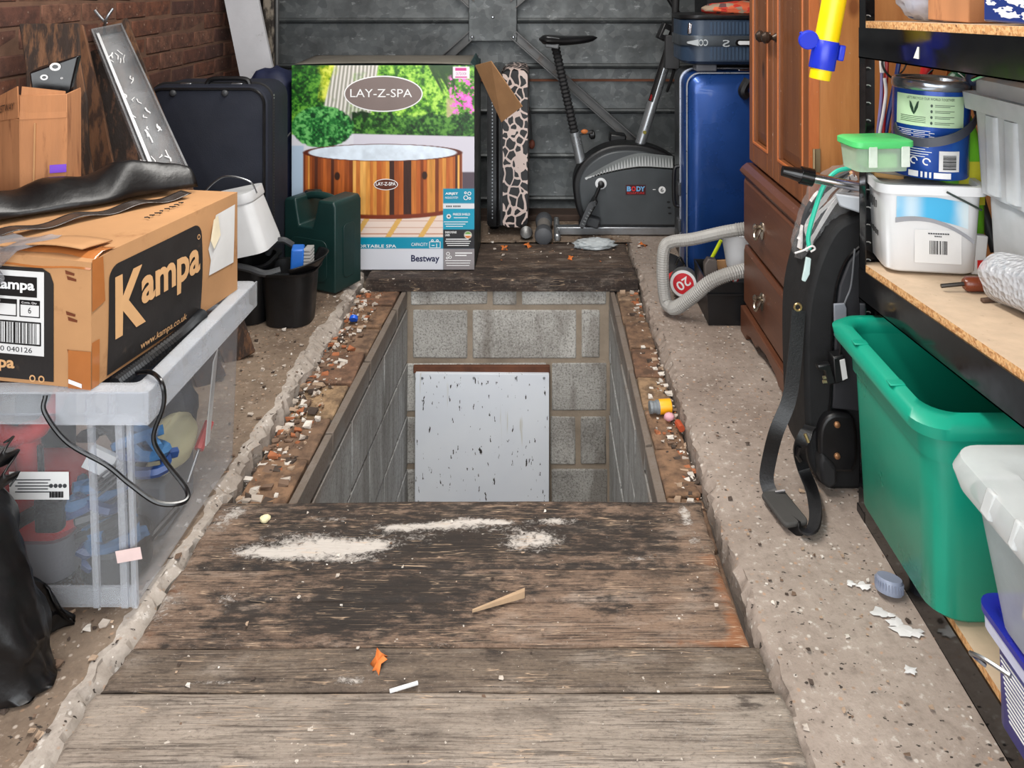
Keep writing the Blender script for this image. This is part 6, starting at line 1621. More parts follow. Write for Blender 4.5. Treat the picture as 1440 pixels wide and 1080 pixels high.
MB().tube([at(938, 392, 3.22), at(952, 384, 3.24)], 0.014, 8).build('red_handle', REDP, o)
MB().tube([at(954, 394, 3.26), at(966, 384, 3.28)], 0.012, 8).build('lime_handle', bpy.data.materials['fluorescent_yellow'], o)
o = thing('black_shoe', 'dark rubber boot toe behind the upright run of hose', 'shoe', gr(938, 395))
m = MB(); m.sphere((gr(942, 390).x, 3.42, 0.05), (0.055, 0.11, 0.05), 20, 12, func=lambda q: 1 + 0.08 * mnoise.noise(q * 3)); m.v = [(x, y, max(0.003, z)) for x, y, z in m.v]; m.build('shoe', RUBBER, o)
MB().tube(spline([at(950, 372, 3.3), at(956, 362, 3.3), at(962, 372, 3.3)], 5), 0.005).build('loop', BLACK, o)

# ---- black steel shelving with chipboard shelves
SX, SY0, SY1, SXB = 0.752, 0.62, 1.90, 1.20
BLK = mat('black_enamelled_steel', (15, 15, 17), 0.12, var=0.15, bump=0.0, dirt=(70, 68, 66), dirt_amt=-0.35)
t = NT('chipboard'); v = t.mapping()
vv_ = t.voro(v, 210, out=1)
col = t.ramp(vv_, [(0, lin((150, 98, 54))), (0.35, lin((196, 142, 88))), (0.7, lin((222, 178, 124))), (1, lin((118, 70, 38)))]); t.base(col); t.rough(0.9); t.bump(t.noise(v, 150, 3), 0.4, 0.003); CHIP = t.m
CHIPTOP = mat('chipboard_face', (196, 172, 146), 0.75, var=0.08, scale=30, bump=0.05, dirt=(150, 126, 102), dirt_amt=0.05)
def shz(base, slope, y): return base + slope * (1.90 - y) / 0.66
shelves = [(0.088, -0.0), (0.600, 0.050), (1.172, 0.018), (1.70, 0.0)]
rk = thing('shelving_unit', 'black perforated steel shelving unit with chipboard shelves', 'shelves', ((SX + SXB) / 2, (SY0 + SY1) / 2, 0))
def upright(x, y, sx, sy):
    m = MB(); w = 0.036
    m.bx(x, x + sx * 0.0025, y, y + sy * w, 0, 1.78)     # flange along y
    m.bx(x, x + sx * w, y, y + sy * 0.0025, 0, 1.78)     # flange along x
    u = m.build('upright', BLK, rk, smooth=False)
    m = MB(); 
    for k in range(42):
        z = 0.06 + k * 0.0415
        c = Vector((x + sx * w * 0.52, y + (-0.0006 if sy > 0 else 0.0006), z))
        if sy < 0: c.y = y - 0.0031
        m.prism(ellipse(0.0065, 0.0038, 12), c, (1, 0, 0), (0, 0, 1), (0, 1, 0), 0.0006)
    tag(m.build('slots', mat('slot_shadow', (4, 4, 4), 0.9, bump=0) if 'slot_shadow' not in bpy.data.materials else bpy.data.materials['slot_shadow'], u, smooth=False), kind='stuff')
    m = MB()
    for k in range(42):
        z = 0.06 + k * 0.0415
        c0 = Vector((x + sx * w * 0.52, y + (-0.0034 if sy < 0 else -0.001), z))
        m.tube([c0 + Vector((0.0075 * math.cos(q), 0, 0.0048 * math.sin(q))) for q in (0.3, 0.9, 1.5, 2.1, 2.8)], 0.0013, 5)
    tag(m.build('slot_lips', mat('worn_lip', (205, 202, 198), 0.4, 0.2, bump=0) if 'worn_lip' not in bpy.data.materials else bpy.data.materials['worn_lip'], u), kind='stuff')
    MB().bx(x - 0.004, x + sx * 0.04, y - 0.004 if sy > 0 else y - 0.04, y + 0.04 if sy > 0 else y + 0.004, 0, 0.02).build('foot', BLACK, u, smooth=False)
upright(SX, SY1, 1, -1); upright(SXB, SY1, -1, -1); upright(SX, SY0, 1, 1); upright(SXB, SY0, -1, 1)
for bz, sl in shelves:
    z0_, z1_ = shz(bz, sl, SY0), shz(bz, sl, SY1)
    for x in (SX - 0.003, SXB - 0.02):
        m = MB(); hb_ = 0.088
        m.hexa([Vector(p) for p in ((x, SY0, z0_ - hb_), (x + 0.003, SY0, z0_ - hb_), (x + 0.003, SY1 - 0.004, z1_ - hb_), (x, SY1 - 0.004, z1_ - hb_), (x, SY0, z0_ - 0.016), (x + 0.003, SY0, z0_ - 0.016), (x + 0.003, SY1 - 0.004, z1_ - 0.016), (x, SY1 - 0.004, z1_ - 0.016))])
        m.hexa([Vector(p) for p in ((x, SY0, z0_ - hb_), (x + 0.02, SY0, z0_ - hb_), (x + 0.02, SY1 - 0.004, z1_ - hb_), (x, SY1 - 0.004, z1_ - hb_), (x, SY0, z0_ - hb_ + 0.003), (x + 0.02, SY0, z0_ - hb_ + 0.003), (x + 0.02, SY1 - 0.004, z1_ - hb_ + 0.003), (x, SY1 - 0.004, z1_ - hb_ + 0.003))])
        m.build('long_beam', BLK, rk, smooth=False)
    m = MB(); m.bx(SX + 0.004, SXB - 0.004, SY1 - 0.012, SY1 - 0.008, z1_ - 0.075, z1_ - 0.016); m.build('short_beam', BLK, rk, smooth=False)
    m = MB(); x0_, x1_ = SX + 0.001, SXB - 0.004; th = 0.016
    p = [Vector(q) for q in ((x0_, SY0 + 0.004, z0_ - th), (x1_, SY0 + 0.004, z0_ - th), (x1_, SY1 - 0.013, z1_ - th), (x0_, SY1 - 0.013, z1_ - th), (x0_, SY0 + 0.004, z0_), (x1_, SY0 + 0.004, z0_), (x1_, SY1 - 0.013, z1_), (x0_, SY1 - 0.013, z1_))]
    m.add(p, [(4, 5, 6, 7)], 0); m.add(p, [(3, 2, 1, 0), (0, 1, 5, 4), (1, 2, 6, 5), (2, 3, 7, 6), (3, 0, 4, 7)], 1)
    m.build('shelf_board', [CHIPTOP, CHIP], rk, smooth=False)
m = MB(); p = at(1288, 74, 1.6); m.prism([(-0.012, -0.012), (0.010, -0.012), (0.011, 0.012), (0.006, 0.012)], (SX - 0.0035, p.y, p.z), (0, -1, 0), (0, 0, 1), (-1, 0, 0), 0.001); m.build('torn_white_sticker', PAPER, rk, smooth=False)
MZ = lambda y: shz(0.600, 0.050, y)
UZ_ = lambda y: shz(1.172, 0.018, y)
# ================================================================ things on and beside the shelving
# ---- white square tub on the middle shelf
tubz = 0.614
tub = thing('white_filler_tub', 'white square plastic tub with blue wave band and barcode on the middle shelf', 'tub', (0.874, 1.845, tubz), rz=R(-9))
TW, TD, THH = 0.215, 0.165, 0.195
def tl(g, z, r=0.03): return (rrect(TW + 2 * g, TD + 2 * g, r, 6), z)
WT = mat('white_tub_plastic', (218, 220, 222), 0.35, var=0.03, bump=0.02, dirt=(176, 170, 160), dirt_amt=-0.1)
MB().lofz([tl(-0.016, 0), tl(-0.010, 0.006), tl(0, THH), tl(-0.003, THH), tl(-0.016, 0.01)]).build('body', WT, tub, world=False, angle=50)
m = MB(); o_, i_ = tl(0.010, 0)[0], tl(-0.002, 0)[0]
m.loft([[(x, y, THH - 0.016) for x, y in tl(0.001, 0)[0]], [(x, y, THH - 0.016) for x, y in o_], [(x, y, THH + 0.004) for x, y in o_], [(x, y, THH + 0.004) for x, y in i_]], ring=True)
m.build('rim', WT, tub, world=False, angle=50)
m = MB(); m.lofz([tl(-0.004, THH - 0.014), tl(-0.004, THH - 0.010)]); m.build('lid_plate', mat('grey_smeared_lid', (170, 172, 172), 0.5, dirt=(110, 108, 104), dirt_amt=0.2), tub, world=False)
fy = lambda z: -TD / 2 - 0.0010 + 0.010 * (1 - z / THH)
ww = lambda x, z, l=0.0: world_of(tub) @ Vector((x, fy(z) - l, z))
def onfront(fnx, n, name, m_, lift):
    vs, fs = [], []
    for k in range(n + 1):
        x, za, zb = fnx(k / n); vs += [world_of(tub) @ Vector((x, fy(za) - lift, za)), world_of(tub) @ Vector((x, fy(zb) - lift, zb))]
    fs = [(2 * k, 2 * k + 2, 2 * k + 3, 2 * k + 1) for k in range(n)]
    return MB().add(vs, fs).build(name, m_, tub, smooth=False)
t = NT('blue_wave_print'); g = t.mapping((1, 1, 1)); sx_ = t.n.new('ShaderNodeSeparateXYZ'); t.L(g, sx_.inputs[0])
n_ = t.noise(g, 16, 2)
k = t.math('ADD', t.math('ABSOLUTE', t.math('ADD', sx_.outputs[0], 0.012)), t.math('MULTIPLY', t.math('SUBTRACT', n_, 0.5), 0.03))
col = t.mix(t.step(k, 0.045, 0.085), lin((70, 172, 218)), lin((206, 222, 228)))
hl = t.math('SUBTRACT', 1.0, t.step(t.math('ABSOLUTE', t.math('ADD', sx_.outputs[0], 0.045)), 0.0, 0.035)); col = t.mix(t.math('MULTIPLY', hl, 0.7), col, lin((216, 226, 230)))
t.base(col); t.rough(0.35)
onfront(lambda u: (-0.076 + 0.150 * u, 0.122 + 0.012 * math.sin(u * 2.6) - 0.024 * u, 0.172 - 0.022 * max(0, u - 0.55)), 16, 'blue_band', t.m, 0.0006)
onfront(lambda u: (-0.078 + 0.165 * u, 0.112 + 0.016 * math.sin(u * 2.4) - 0.052 * u * u, 0.124 + 0.012 * math.sin(u * 2.6) - 0.050 * u * u), 16, 'grey_band', mat('grey_wave', (150, 152, 158), 0.4, bump=0), 0.0010)
fx = world_of(tub).to_3x3() @ Vector((1, 0, 0)); fz = Vector((0, 0, 1))
lab = plate(rect(0.098, 0.074), ww(0.012, 0.062), fx, fz, PAPER, tub, 'barcode_label', 0.0014)
m = MB(); x_ = -0.006
rb = random.Random(9)
while x_ < 0.032:
    w_ = rb.choice((0.0009, 0.0014, 0.0022)); m.prism(rect(w_, 0.030), ww(x_ + 0.001, 0.060), fx, fz, -fx.cross(fz) * -1, 0.0022); x_ += w_ + rb.choice((0.001, 0.0016))
m.build('barcode', INK, lab, smooth=False)
m = MB()
for k in range(9): m.prism(rect(0.0035, 0.0026), ww(-0.007 + k * 0.005, 0.091), fx, fz, fx.cross(fz), 0.0022)
for k in range(4): m.prism(rect(0.0028, 0.0022), ww(0.006 + k * 0.004, 0.085), fx, fz, fx.cross(fz), 0.0022)
tag(m.build('small_print', DARKGREY, lab, smooth=False), kind='stuff')
sdx = lambda y, z: world_of(tub) @ Vector((-TW / 2 + 0.008 * (1 - z / THH) - 0.001, y, z))
sy_ = world_of(tub).to_3x3() @ Vector((0, -1, 0))
m = MB(); rb = random.Random(3)
for zr, hr, nr in ((0.14, 0.026, 6), (0.075, 0.014, 9)):
    for k in range(nr): m.prism(rect(0.0035, hr * rb.uniform(.6, 1)), sdx(0.045 - 0.09 * k / nr, zr), sy_, fz, sy_.cross(fz), 0.0012)
tag(m.build('dark_print', INK, tub, smooth=False), kind='stuff')
MB().tube([ww(0.025, 0.188, 0.012), ww(0.060, 0.170, 0.012), ww(0.098, 0.150, 0.008)], 0.0024, 6).build('wire_handle', mat('dark_green_wire', (44, 56, 50), 0.4), tub)
# sponge on the rim
spg = thing('sponge_block', 'tan sponge block in a clear tray on the back of the white tub', 'sponge', (0.80, 1.90, 0.81))
c = at(1244, 243, 1.90); MB().box(c + Vector((0, 0, 0.002)), (0.075, 0.05, 0.024), (0, 0.15, 0.1)).build('sponge', mat('tan_sponge', (206, 160, 104), 0.9, bump=0.3), spg, bevel=0.005)
MB().box(c + Vector((0.002, -0.004, 0.014)), (0.085, 0.06, 0.024), (0, 0.15, 0.1)).build('clear_tray', clear('clear_tray_plastic', (214, 214, 210), 0.3, 0.15), spg, bevel=0.006)
# ---- paint can
PCX, PCY, PCZ, PR, PH = 0.900, 1.862, 0.8185, 0.083, 0.222
pc = thing('paint_can', 'blue metal paint can with pale green label standing on the white tub', 'can', (PCX, PCY, PCZ), rot=(0, R(1.5), 0))
t = NT('blue_can_print'); v = t.mapping((1, 1, 0.4)); n_ = t.noise(v, 9, 2)
t.base(t.ramp(n_, [(0.3, lin((22, 52, 132))), (0.6, lin((34, 84, 172))), (0.8, lin((70, 130, 206)))])); t.rough(0.25); t.p.inputs['Metallic'].default_value = 0.3
MB().lathe([(PR - 0.002, 0.0), (PR, 0.003), (PR, 0.2)], n=48, cap1=False).build('body', t.m, pc, world=False)
MB().lathe([(PR, 0.198), (PR + 0.003, 0.202), (PR + 0.003, 0.216), (PR, 0.222), (PR - 0.006, 0.222), (PR - 0.008, 0.214), (PR - 0.016, 0.212), (PR - 0.018, 0.218), (PR - 0.026, 0.218), (PR - 0.03, 0.210), (0.002, 0.208)], n=48).build('lid_rim', mat('tin_plate', (150, 156, 164), 0.22, 0.85, 0.1, bump=0), pc, world=False)
def can(a, z, lift=0.0006): return world_of(pc) @ Vector(((PR + lift) * math.sin(a), -(PR + lift) * math.cos(a), z))
def canpatch(a0, a1, z0, z1, m_, name, lift, n=14):
    vs = [can(a0 + (a1 - a0) * k / n, z, lift) for k in range(n + 1) for z in (z0, z1)]
    return MB().add(vs, [(2 * k, 2 * k + 2, 2 * k + 3, 2 * k + 1) for k in range(n)]).build(name, m_, pc)
A0_ = -0.45
gl = canpatch(A0_ - 1.0, A0_ + 0.92, 0.118, 0.188, mat('pale_green_label', (186, 214, 176), 0.5, var=0.04, bump=0), 'green_label', 0.0008, 24)
cbend = lambda a0, a1, z0, z1, lift=0.0016: (lambda x, y: can(a0 + (a1 - a0) * (x + 0.5), z0 + (z1 - z0) * (y + 0.5), lift))
DGP = mat('dark_green_print', (30, 62, 44), 0.5, bump=0)
text("LET'S RECYCLE OUR WORLD TOGETHER!", (0, 0, 0), UX, UZ, 1, 1, DGP, gl, bend=cbend(A0_ - 0.62, A0_ + 0.6, 0.178, 0.184))
# leaf emblem
m = MB(); lf = [(-0.16, 0.174), (-0.10, 0.171), (-0.02, 0.158), (0.0, 0.150), (0.02, 0.158), (0.10, 0.172), (0.16, 0.175), (0.13, 0.160), (0.06, 0.149), (0, 0.143), (-0.07, 0.149), (-0.14, 0.160)]
m.add([can(A0_ - 0.42 + a * 0.8, z, 0.0018) for a, z in lf], [(0, 1, 10, 11), (1, 2, 3, 9, 10), (3, 4, 5, 8, 9), (5, 6, 7, 8)]); m.build('leaf_emblem', DGP, gl, smooth=False)
m = MB()
for k in range(4):
    z = 0.170 - k * 0.013
    m.add([can(A0_ + 0.02 + 0.03 * math.cos(q * .524), z - 0.004 + 0.0035 * math.sin(q * .524), 0.0018) for q in range(12)], [tuple(range(12))])
    for j in range(2):
        m.add([can(A0_ + 0.10 + (0.5 if j == 0 else 0.38) * q, z - 0.0022 * (1 + 1.6 * j) + d, 0.0018) for q in (0, 0.5, 1) for d in (-0.0006, 0.0006)], [(0, 2, 3, 1), (2, 4, 5, 3)])
for k in range(4): m.add([can(A0_ - 0.82 + 0.7 * q, 0.139 - 0.004 * k + d, 0.0018) for q in (0, 0.33, 0.66, 1) for d in (-0.0006, 0.0006)], [(0, 2, 3, 1), (2, 4, 5, 3), (4, 6, 7, 5)])
tag(m.build('label_print', DGP, gl, smooth=False), kind='stuff')
m = MB()
for k in range(6): m.add([can(A0_ - 1.0 + (1.0 + 0.1 * (k % 2)) * q, 0.108 - 0.004 * k + d, 0.0012) for q in (0, 0.33, 0.66, 1) for d in (-0.0006, 0.0006)], [(0, 2, 3, 1), (2, 4, 5, 3), (4, 6, 7, 5)])
for k in range(6): m.add([can(A0_ - 0.60 + (0.65 - 0.08 * (k % 3)) * q, 0.078 - 0.0055 * k + d, 0.0012) for q in (0, 0.33, 0.66, 1) for d in (-0.0008, 0.0008)], [(0, 2, 3, 1), (2, 4, 5, 3), (4, 6, 7, 5)])
tag(m.build('small_print', INKW, pc, smooth=False), kind='stuff')
m = MB(); m.add([can(A0_ - 0.90 + 0.19 * math.cos(q * .262), 0.068 + 0.0165 * math.sin(q * .262), 0.0010) for q in range(24)], [tuple(range(24))]); rs_ = m.build('round_seal', mat('pale_blue_print', (150, 190, 226), 0.4, bump=0), pc, smooth=False)
m = MB(); m.add([can(A0_ - 0.90 + 0.19 * math.cos(q * .262), 0.068 + 0.0165 * math.sin(q * .262) , 0.0016) for q in range(13, 24)], [tuple(range(11))]); m.build('seal_lower', mat('mid_blue_print', (40, 90, 170), 0.4, bump=0), rs_, smooth=False)
cp = canpatch(-0.22, 0.34, 0.020, 0.066, PAPER, 'barcode_label', 0.0012, 8)
m = MB()
for k in range(12): m.add([can(-0.12 + 0.36 * q, 0.026 + 0.0027 * k + d, 0.0020) for q in (0, 0.5, 1) for d in ((-0.0008, 0.0008) if k % 3 else (-0.0013, 0.0011))], [(0, 2, 3, 1), (2, 4, 5, 3)])
m.build('barcode', INK, cp, smooth=False)
m = MB()
for a0, a1 in ((-0.98, -0.72), (-0.66, -0.61), (-0.56, -0.50), (-0.45, -0.40), (-0.34, 0.10)): m.add([can(a0 + (a1 - a0) * q / 4, z, 0.0012) for q in range(5) for z in (0.004, 0.017)], [(2 * q, 2 * q + 2, 2 * q + 3, 2 * q + 1) for q in range(4)])
m.build('white_blocks', INKW, pc, smooth=False)
for a in (-0.84, -0.52):
    m = MB(); m.add([can(a + r_ * 1.0 / PR * math.cos(q * .3927), 0.040 + r_ * math.sin(q * .3927), 0.0012) for r_ in (0.0055, 0.0085) for q in range(16)], [(q, (q + 1) % 16, 16 + (q + 1) % 16, 16 + q) for q in range(13)]); m.build('recycling_mark', INKW, pc, smooth=False)
# strap handle
hd = [can(-1.45, 0.110, 0.006), can(-1.1, 0.088, 0.014), can(-0.5, 0.086, 0.020), can(0.1, 0.104, 0.022), can(0.7, 0.135, 0.016), can(1.15, 0.166, 0.006)]
MB().ribbon(spline(hd, 6), 0.020, 0.003, Vector((0, 0, 1))).build('strap_handle', mat('slate_plastic', (58, 62, 72), 0.45), pc)
MB().lathe([(0.008, 0), (0.006, 0.006)], can(1.15, 0.166, 0.006), 12, Matrix.Rotation(R(60), 3, 'Z') @ RX).build('handle_boss', DARKGREY, pc)
# ---- green cleaner bottle behind the can
gb = thing('green_spray_bottle', 'lime green plastic bottle half hidden behind the paint can', 'bottle', (0.985, 1.86, 0.62))
LG = mat('lime_green_plastic', (120, 205, 50), 0.35, var=0.08, bump=0.02)
MB().lofz([(rrect(0.10, 0.06, 0.025, 5, 0.975, 1.865), 0.622), (rrect(0.10, 0.06, 0.025, 5, 0.975, 1.865), 0.86), (rrect(0.06, 0.05, 0.02, 5, 0.975, 1.865), 0.93), (rrect(0.03, 0.03, 0.012, 5, 0.975, 1.865), 0.97)]).build('body', LG, gb)
MB().lofz([(rrect(0.036, 0.036, 0.012, 5, 0.975, 1.865), 0.968), (rrect(0.036, 0.036, 0.012, 5, 0.975, 1.865), 0.992)]).build('cap', mat('orange_cap', (230, 110, 40), 0.4, bump=0), gb)
plate(rect(0.06, 0.1), (0.985, 1.834, 0.80), UX, UZ, mat('yellow_label', (220, 214, 60), 0.5, bump=0), gb, 'label')
# ---- food container with green lid, on the near corner
fc = thing('food_container', 'small clear food box with bright green lid balanced on the white tub corner', 'container', (0.743, 1.79, 0.846), rz=R(6))
FW, FD = 0.142, 0.10
MB().lofz([(rrect(FW - 0.024, FD - 0.02, 0.015, 4), 0.0), (rrect(FW - 0.012, FD - 0.01, 0.018, 4), 0.055)], True, False).build('box', clear('pale_green_clear', (204, 226, 206), 0.34, 0.2, 0.3), fc, world=False)
MB().lofz([(rrect(FW - 0.006, FD - 0.004, 0.02, 4), 0.052), (rrect(FW, FD, 0.02, 4), 0.055), (rrect(FW, FD, 0.02, 4), 0.066), (rrect(FW - 0.012, FD - 0.012, 0.016, 4), 0.069)]).build('lid', mat('bright_green_lid', (80, 196, 110), 0.4, var=0.05, bump=0.01), fc, world=False)
for x in (-0.03, 0.045): MB().box((x, -FD / 2 + 0.001, 0.034), (0.02, 0.004, 0.046)).build('clip', clear('clip_plastic', (226, 236, 226), 0.6, 0.25), fc, world=False, bevel=0.002)
MB().box((0.005, 0, 0.02), (0.07, 0.06, 0.034)).build('contents', mat('pale_green_sponge', (176, 216, 160), 0.8), fc, world=False, bevel=0.006)
# ---- tall translucent storage box
tx0, tx1, ty0, ty1 = 0.962, 1.19, 1.50, 1.735
sbx = thing('translucent_tote', 'tall grey translucent tote with ribbed sides and black clips on the middle shelf', 'box', ((tx0 + tx1) / 2, (ty0 + ty1) / 2, MZ(1.62)), )
TOTE = clear('grey_translucent_plastic', (222, 227, 230), 0.55, 0.3, 0.25, 0.2)
def tq(g, z, r=0.025): return (rrect(tx1 - tx0 + 2 * g, ty1 - ty0 + 2 * g, r, 4, (tx0 + tx1) / 2, (ty0 + ty1) / 2), z)
zb_ = 0.640
MB().lofz([tq(-0.012, zb_), tq(-0.006, zb_ + 0.012), tq(0.0, 0.80), tq(0.012, 0.806), tq(0.020, 0.985)], True, False).build('body', TOTE, sbx, angle=40)
MB().lofz([tq(0.021, 0.984), tq(0.036, 0.986), tq(0.040, 1.022), tq(0.036, 1.022), tq(0.022, 0.99)], False, False).build('rim', TOTE, sbx, angle=40)
MB().lofz([tq(0.020, 1.022), tq(0.020, 1.052), tq(0.008, 1.058)]).build('lid', TOTE, sbx, angle=40)
m = MB()
ang_ = []
for k in range(4):
    x = tx0 + 0.020 + k * 0.055
    m.lofz([(rrect(0.034, 0.024, 0.010, 4, x, ty0 - 0.012), 0.815), (rrect(0.034, 0.026, 0.010, 4, x, ty0 - 0.018), 0.98)])
for k in range(3):
    y = ty0 + 0.035 + k * 0.07
    m.lofz([(rrect(0.020, 0.042, 0.009, 4, tx0 - 0.012, y), 0.815), (rrect(0.022, 0.042, 0.009, 4, tx0 - 0.016, y), 0.98)])
m.build('side_ribs', TOTE, sbx, angle=50)
MB().box((tx0 + 0.10, ty0 - 0.043, 1.03), (0.09, 0.02, 0.05), (0.15, 0, 0)).build('clip', BLACK, sbx, bevel=0.005)
o = thing('clutter_bundle', 'pile of pale grey odds and ends inside the translucent tote', 'bundle', ((tx0 + tx1) / 2, (ty0 + ty1) / 2, 0.66))
m = MB(); m.sphere(((tx0 + tx1) / 2, (ty0 + ty1) / 2, 0.78), (0.095, 0.095, 0.125), 24, 16, func=lambda q: 1 + 0.18 * mnoise.noise(q * 4)); m.build('bundle', mat('grey_cloth_bundle', (150, 152, 152), 0.9, var=0.3, scale=14), o)
# ---- bubble wrap roll on the shelf edge
bw_ = thing('bubble_wrap_roll', 'silvery roll of bubble wrap lying along the middle shelf', 'roll', (0.95, 1.42, 0.64))
BWM = clear('bubble_film', (214, 216, 220), 0.48, 0.15, 0.3)
t = BWM.node_tree
pN = t.nodes['Principled BSDF']; tcn = t.nodes.new('ShaderNodeTexCoord'); vo = t.nodes.new('ShaderNodeTexVoronoi'); vo.inputs['Scale'].default_value = 95; bm_ = t.nodes.new('ShaderNodeBump'); bm_.inputs['Strength'].default_value = 0.9; bm_.inputs['Distance'].default_value = 0.006
t.links.new(tcn.outputs['Object'], vo.inputs['Vector']); t.links.new(vo.outputs[0], bm_.inputs['Height']); t.links.new(bm_.outputs[0], pN.inputs['Normal'])
p, q = Vector((0.912, 1.585, MZ(1.585) + 0.052)), Vector((0.975, 1.05, MZ(1.05) + 0.056))
for r_ in (0.050, 0.040, 0.028):
    loops = []
    rot = (q - p).normalized().to_track_quat('Z', 'Y').to_matrix()
    for k in range(15):
        c = p.lerp(q, k / 14); loops.append([c + rot @ Vector(((r_ + 0.004 * math.sin(5 * a_ * 0.1745 + k)) * math.cos(a_ * 0.1745), (r_ + 0.003 * math.sin(3 * a_ * 0.1745 - k)) * math.sin(a_ * 0.1745), 0)) for a_ in range(36)])
    MB().loft(loops, r_ < 0.03, r_ < 0.03).build('wrap_layer', BWM, bw_)
MB().sphere(p.lerp(q, .35) + Vector((-0.0, -0.0, 0.03)), (0.025, 0.05, 0.016), 16, 10).build('cork_piece', mat('tan_cork', (196, 150, 96), 0.9), bw_)
# ---- screwdriver
sd_ = thing('screwdriver', 'old screwdriver with translucent brown handle on the middle shelf edge', 'screwdriver', (0.86, 1.66, MZ(1.66)))
pa, pb_ = Vector((0.872, 1.655, MZ(1.655) + 0.0165)), Vector((0.960, 1.650, MZ(1.65) + 0.0165))
rot = (pb_ - pa).normalized().to_track_quat('Z', 'Y').to_matrix()
MB().lathe([(0.011, 0), (0.0155, 0.006), (0.0155, 0.09), (0.012, 0.098)], pa, 10, rot).build('handle', mat('amber_brown_plastic', (112, 52, 30), 0.25, bump=0.05), sd_)
MB().tube([pa, pa + Vector((-0.045, 0.004, -0.006))], 0.0045, 8).build('shaft', mat('dark_steel', (70, 66, 62), 0.4, 0.8), sd_)
o = thing('wood_chip', 'small dark wood chip beside the screwdriver handle', 'chip', (0.93, 1.60, MZ(1.6)))
MB().box((0.900, 1.59, MZ(1.59) + 0.005), (0.06, 0.010, 0.008), (0, 0, 0.2)).build('chip', mat('dark_wood_chip', (84, 62, 48), 0.8), o, bevel=0.002)
o = thing('red_white_packet', 'small white and red packet squeezed behind the bubble wrap', 'packet', (0.955, 1.80, MZ(1.8)))
MB().box((0.972, 1.785, MZ(1.785) + 0.045), (0.03, 0.02, 0.088), (0, 0.1, 0)).build('packet', PAPER, o, bevel=0.003)
plate(rect(0.02, 0.02), (0.975, 1.774, MZ(1.785) + 0.025), UX, UZ, REDP, o, 'red_patch')

# ---- cables and handles hanging in the dark behind the shelf
def hang(name, label, cat, pts, r_, m_, n=8):
    o = MB().tube(spline(pts, 6), r_, n).build(name, m_, None, loc=pts[0]); return tag(o, label, cat)
W_ = mat('white_cable', (214, 210, 208), 0.5, bump=0); RC = mat('red_cable', (186, 30, 34), 0.4, bump=0); BC = mat('blue_cable', (34, 54, 120), 0.4, bump=0); PC_ = mat('lilac_cable', (120, 110, 160), 0.4, bump=0)
D_ = 2.02
hang('hanging_cable', 'white and grey cord hanging nearest the perforated post', 'cable', [at(1239, 30, D_), at(1240, 90, D_), at(1239, 140, D_), at(1234, 190, D_), at(1232, 232, D_)], 0.0042, PC_)
hang('hanging_cable', 'white flex hanging just inside the perforated post', 'cable', [at(1240, 40, D_ - .02), at(1240, 76, D_ - .02), at(1241, 102, D_ - .02)], 0.007, W_)
hang('hanging_cable', 'red cord with white fleck hanging beside the white flex', 'cable', [at(1247, 30, D_), at(1247, 90, D_), at(1245, 130, D_), at(1242, 180, D_), at(1240, 230, D_)], 0.0055, RC)
hang('hanging_cable', 'white twisted cord looping over the red one', 'cable', [at(1244, 110, D_ - .02), at(1246, 130, D_ - .02), at(1242, 160, D_ - .02), at(1237, 190, D_ - .02), at(1236, 230, D_ - .02)], 0.0042, W_)
hang('hanging_strap', 'flat blue lanyard hanging behind the shelf', 'strap', [at(1268, 60, D_), at(1262, 100, D_), at(1254, 140, D_), at(1246, 185, D_), at(1243, 232, D_)], 0.006, BC)
hang('hanging_cable', 'thin black wire drooping across behind the shelf', 'cable', [at(1243, 76, D_ - .04), at(1241, 92, D_ - .04), at(1252, 108, D_ - .04), at(1275, 116, D_ - .04), at(1295, 112, D_ - .04), at(1312, 98, D_ - .04)], 0.0028, BLACK)
hang('hanging_cable', 'second thin black wire dropping to the food box', 'cable', [at(1280, 74, D_), at(1272, 96, D_), at(1262, 112, D_), at(1262, 150, D_), at(1250, 200, D_)], 0.0022, BLACK)
ld = MB(); ld.lathe([(0.004, 0), (0.007, 0.001), (0.007, 0.003), (0.004, 0.004)], at(1267, 86, D_ - 0.014), 16, RX); tag(ld.build('lanyard_ring', CHROME, None, loc=at(1267, 86, D_)), 'little silver ring on the blue lanyard', 'ring')
o = thing('red_handled_saw', 'red tool handle hanging below the upper shelf', 'tool', at(1305, 100, 2.06))
MB().tube([at(1308, 74, 2.06), at(1306, 86, 2.06)], 0.012, 8).build('collar', BLACK, o); MB().tube([at(1306, 86, 2.06), at(1300, 112, 2.06), at(1294, 130, 2.06)], [0.016, 0.014, 0.011], 10).build('handle', RC, o); MB().tube([at(1308, 76, 2.06), Vector((1.0, 1.98, 1.125)), Vector((1.0, 1.892, 1.125))], 0.005, 6).build('hanger', BLACK, o)
o = thing('green_taped_handle', 'dark green taped handle slanting behind the paint can', 'tool', at(1355, 110, 2.0))
ga, gb_ = at(1376, 76, 1.98), at(1342, 120, 2.0)
MB().tube([ga.lerp(gb_, k / 16) for k in range(17)], [0.026 if k % 4 else 0.0245 for k in range(17)], 14).build('grip', mat('dark_green_tape', (20, 78, 50), 0.45, bump=0.02), o, angle=20)
MB().tube([gb_, gb_ + (gb_ - ga) * 0.3], 0.021, 12).build('black_end', BLACK, o); MB().tube([gb_ + (gb_ - ga) * 0.25, Vector((1.06, 1.868, 0.63))], 0.012, 10).build('shaft', DARKGREY, o)
m = MB()
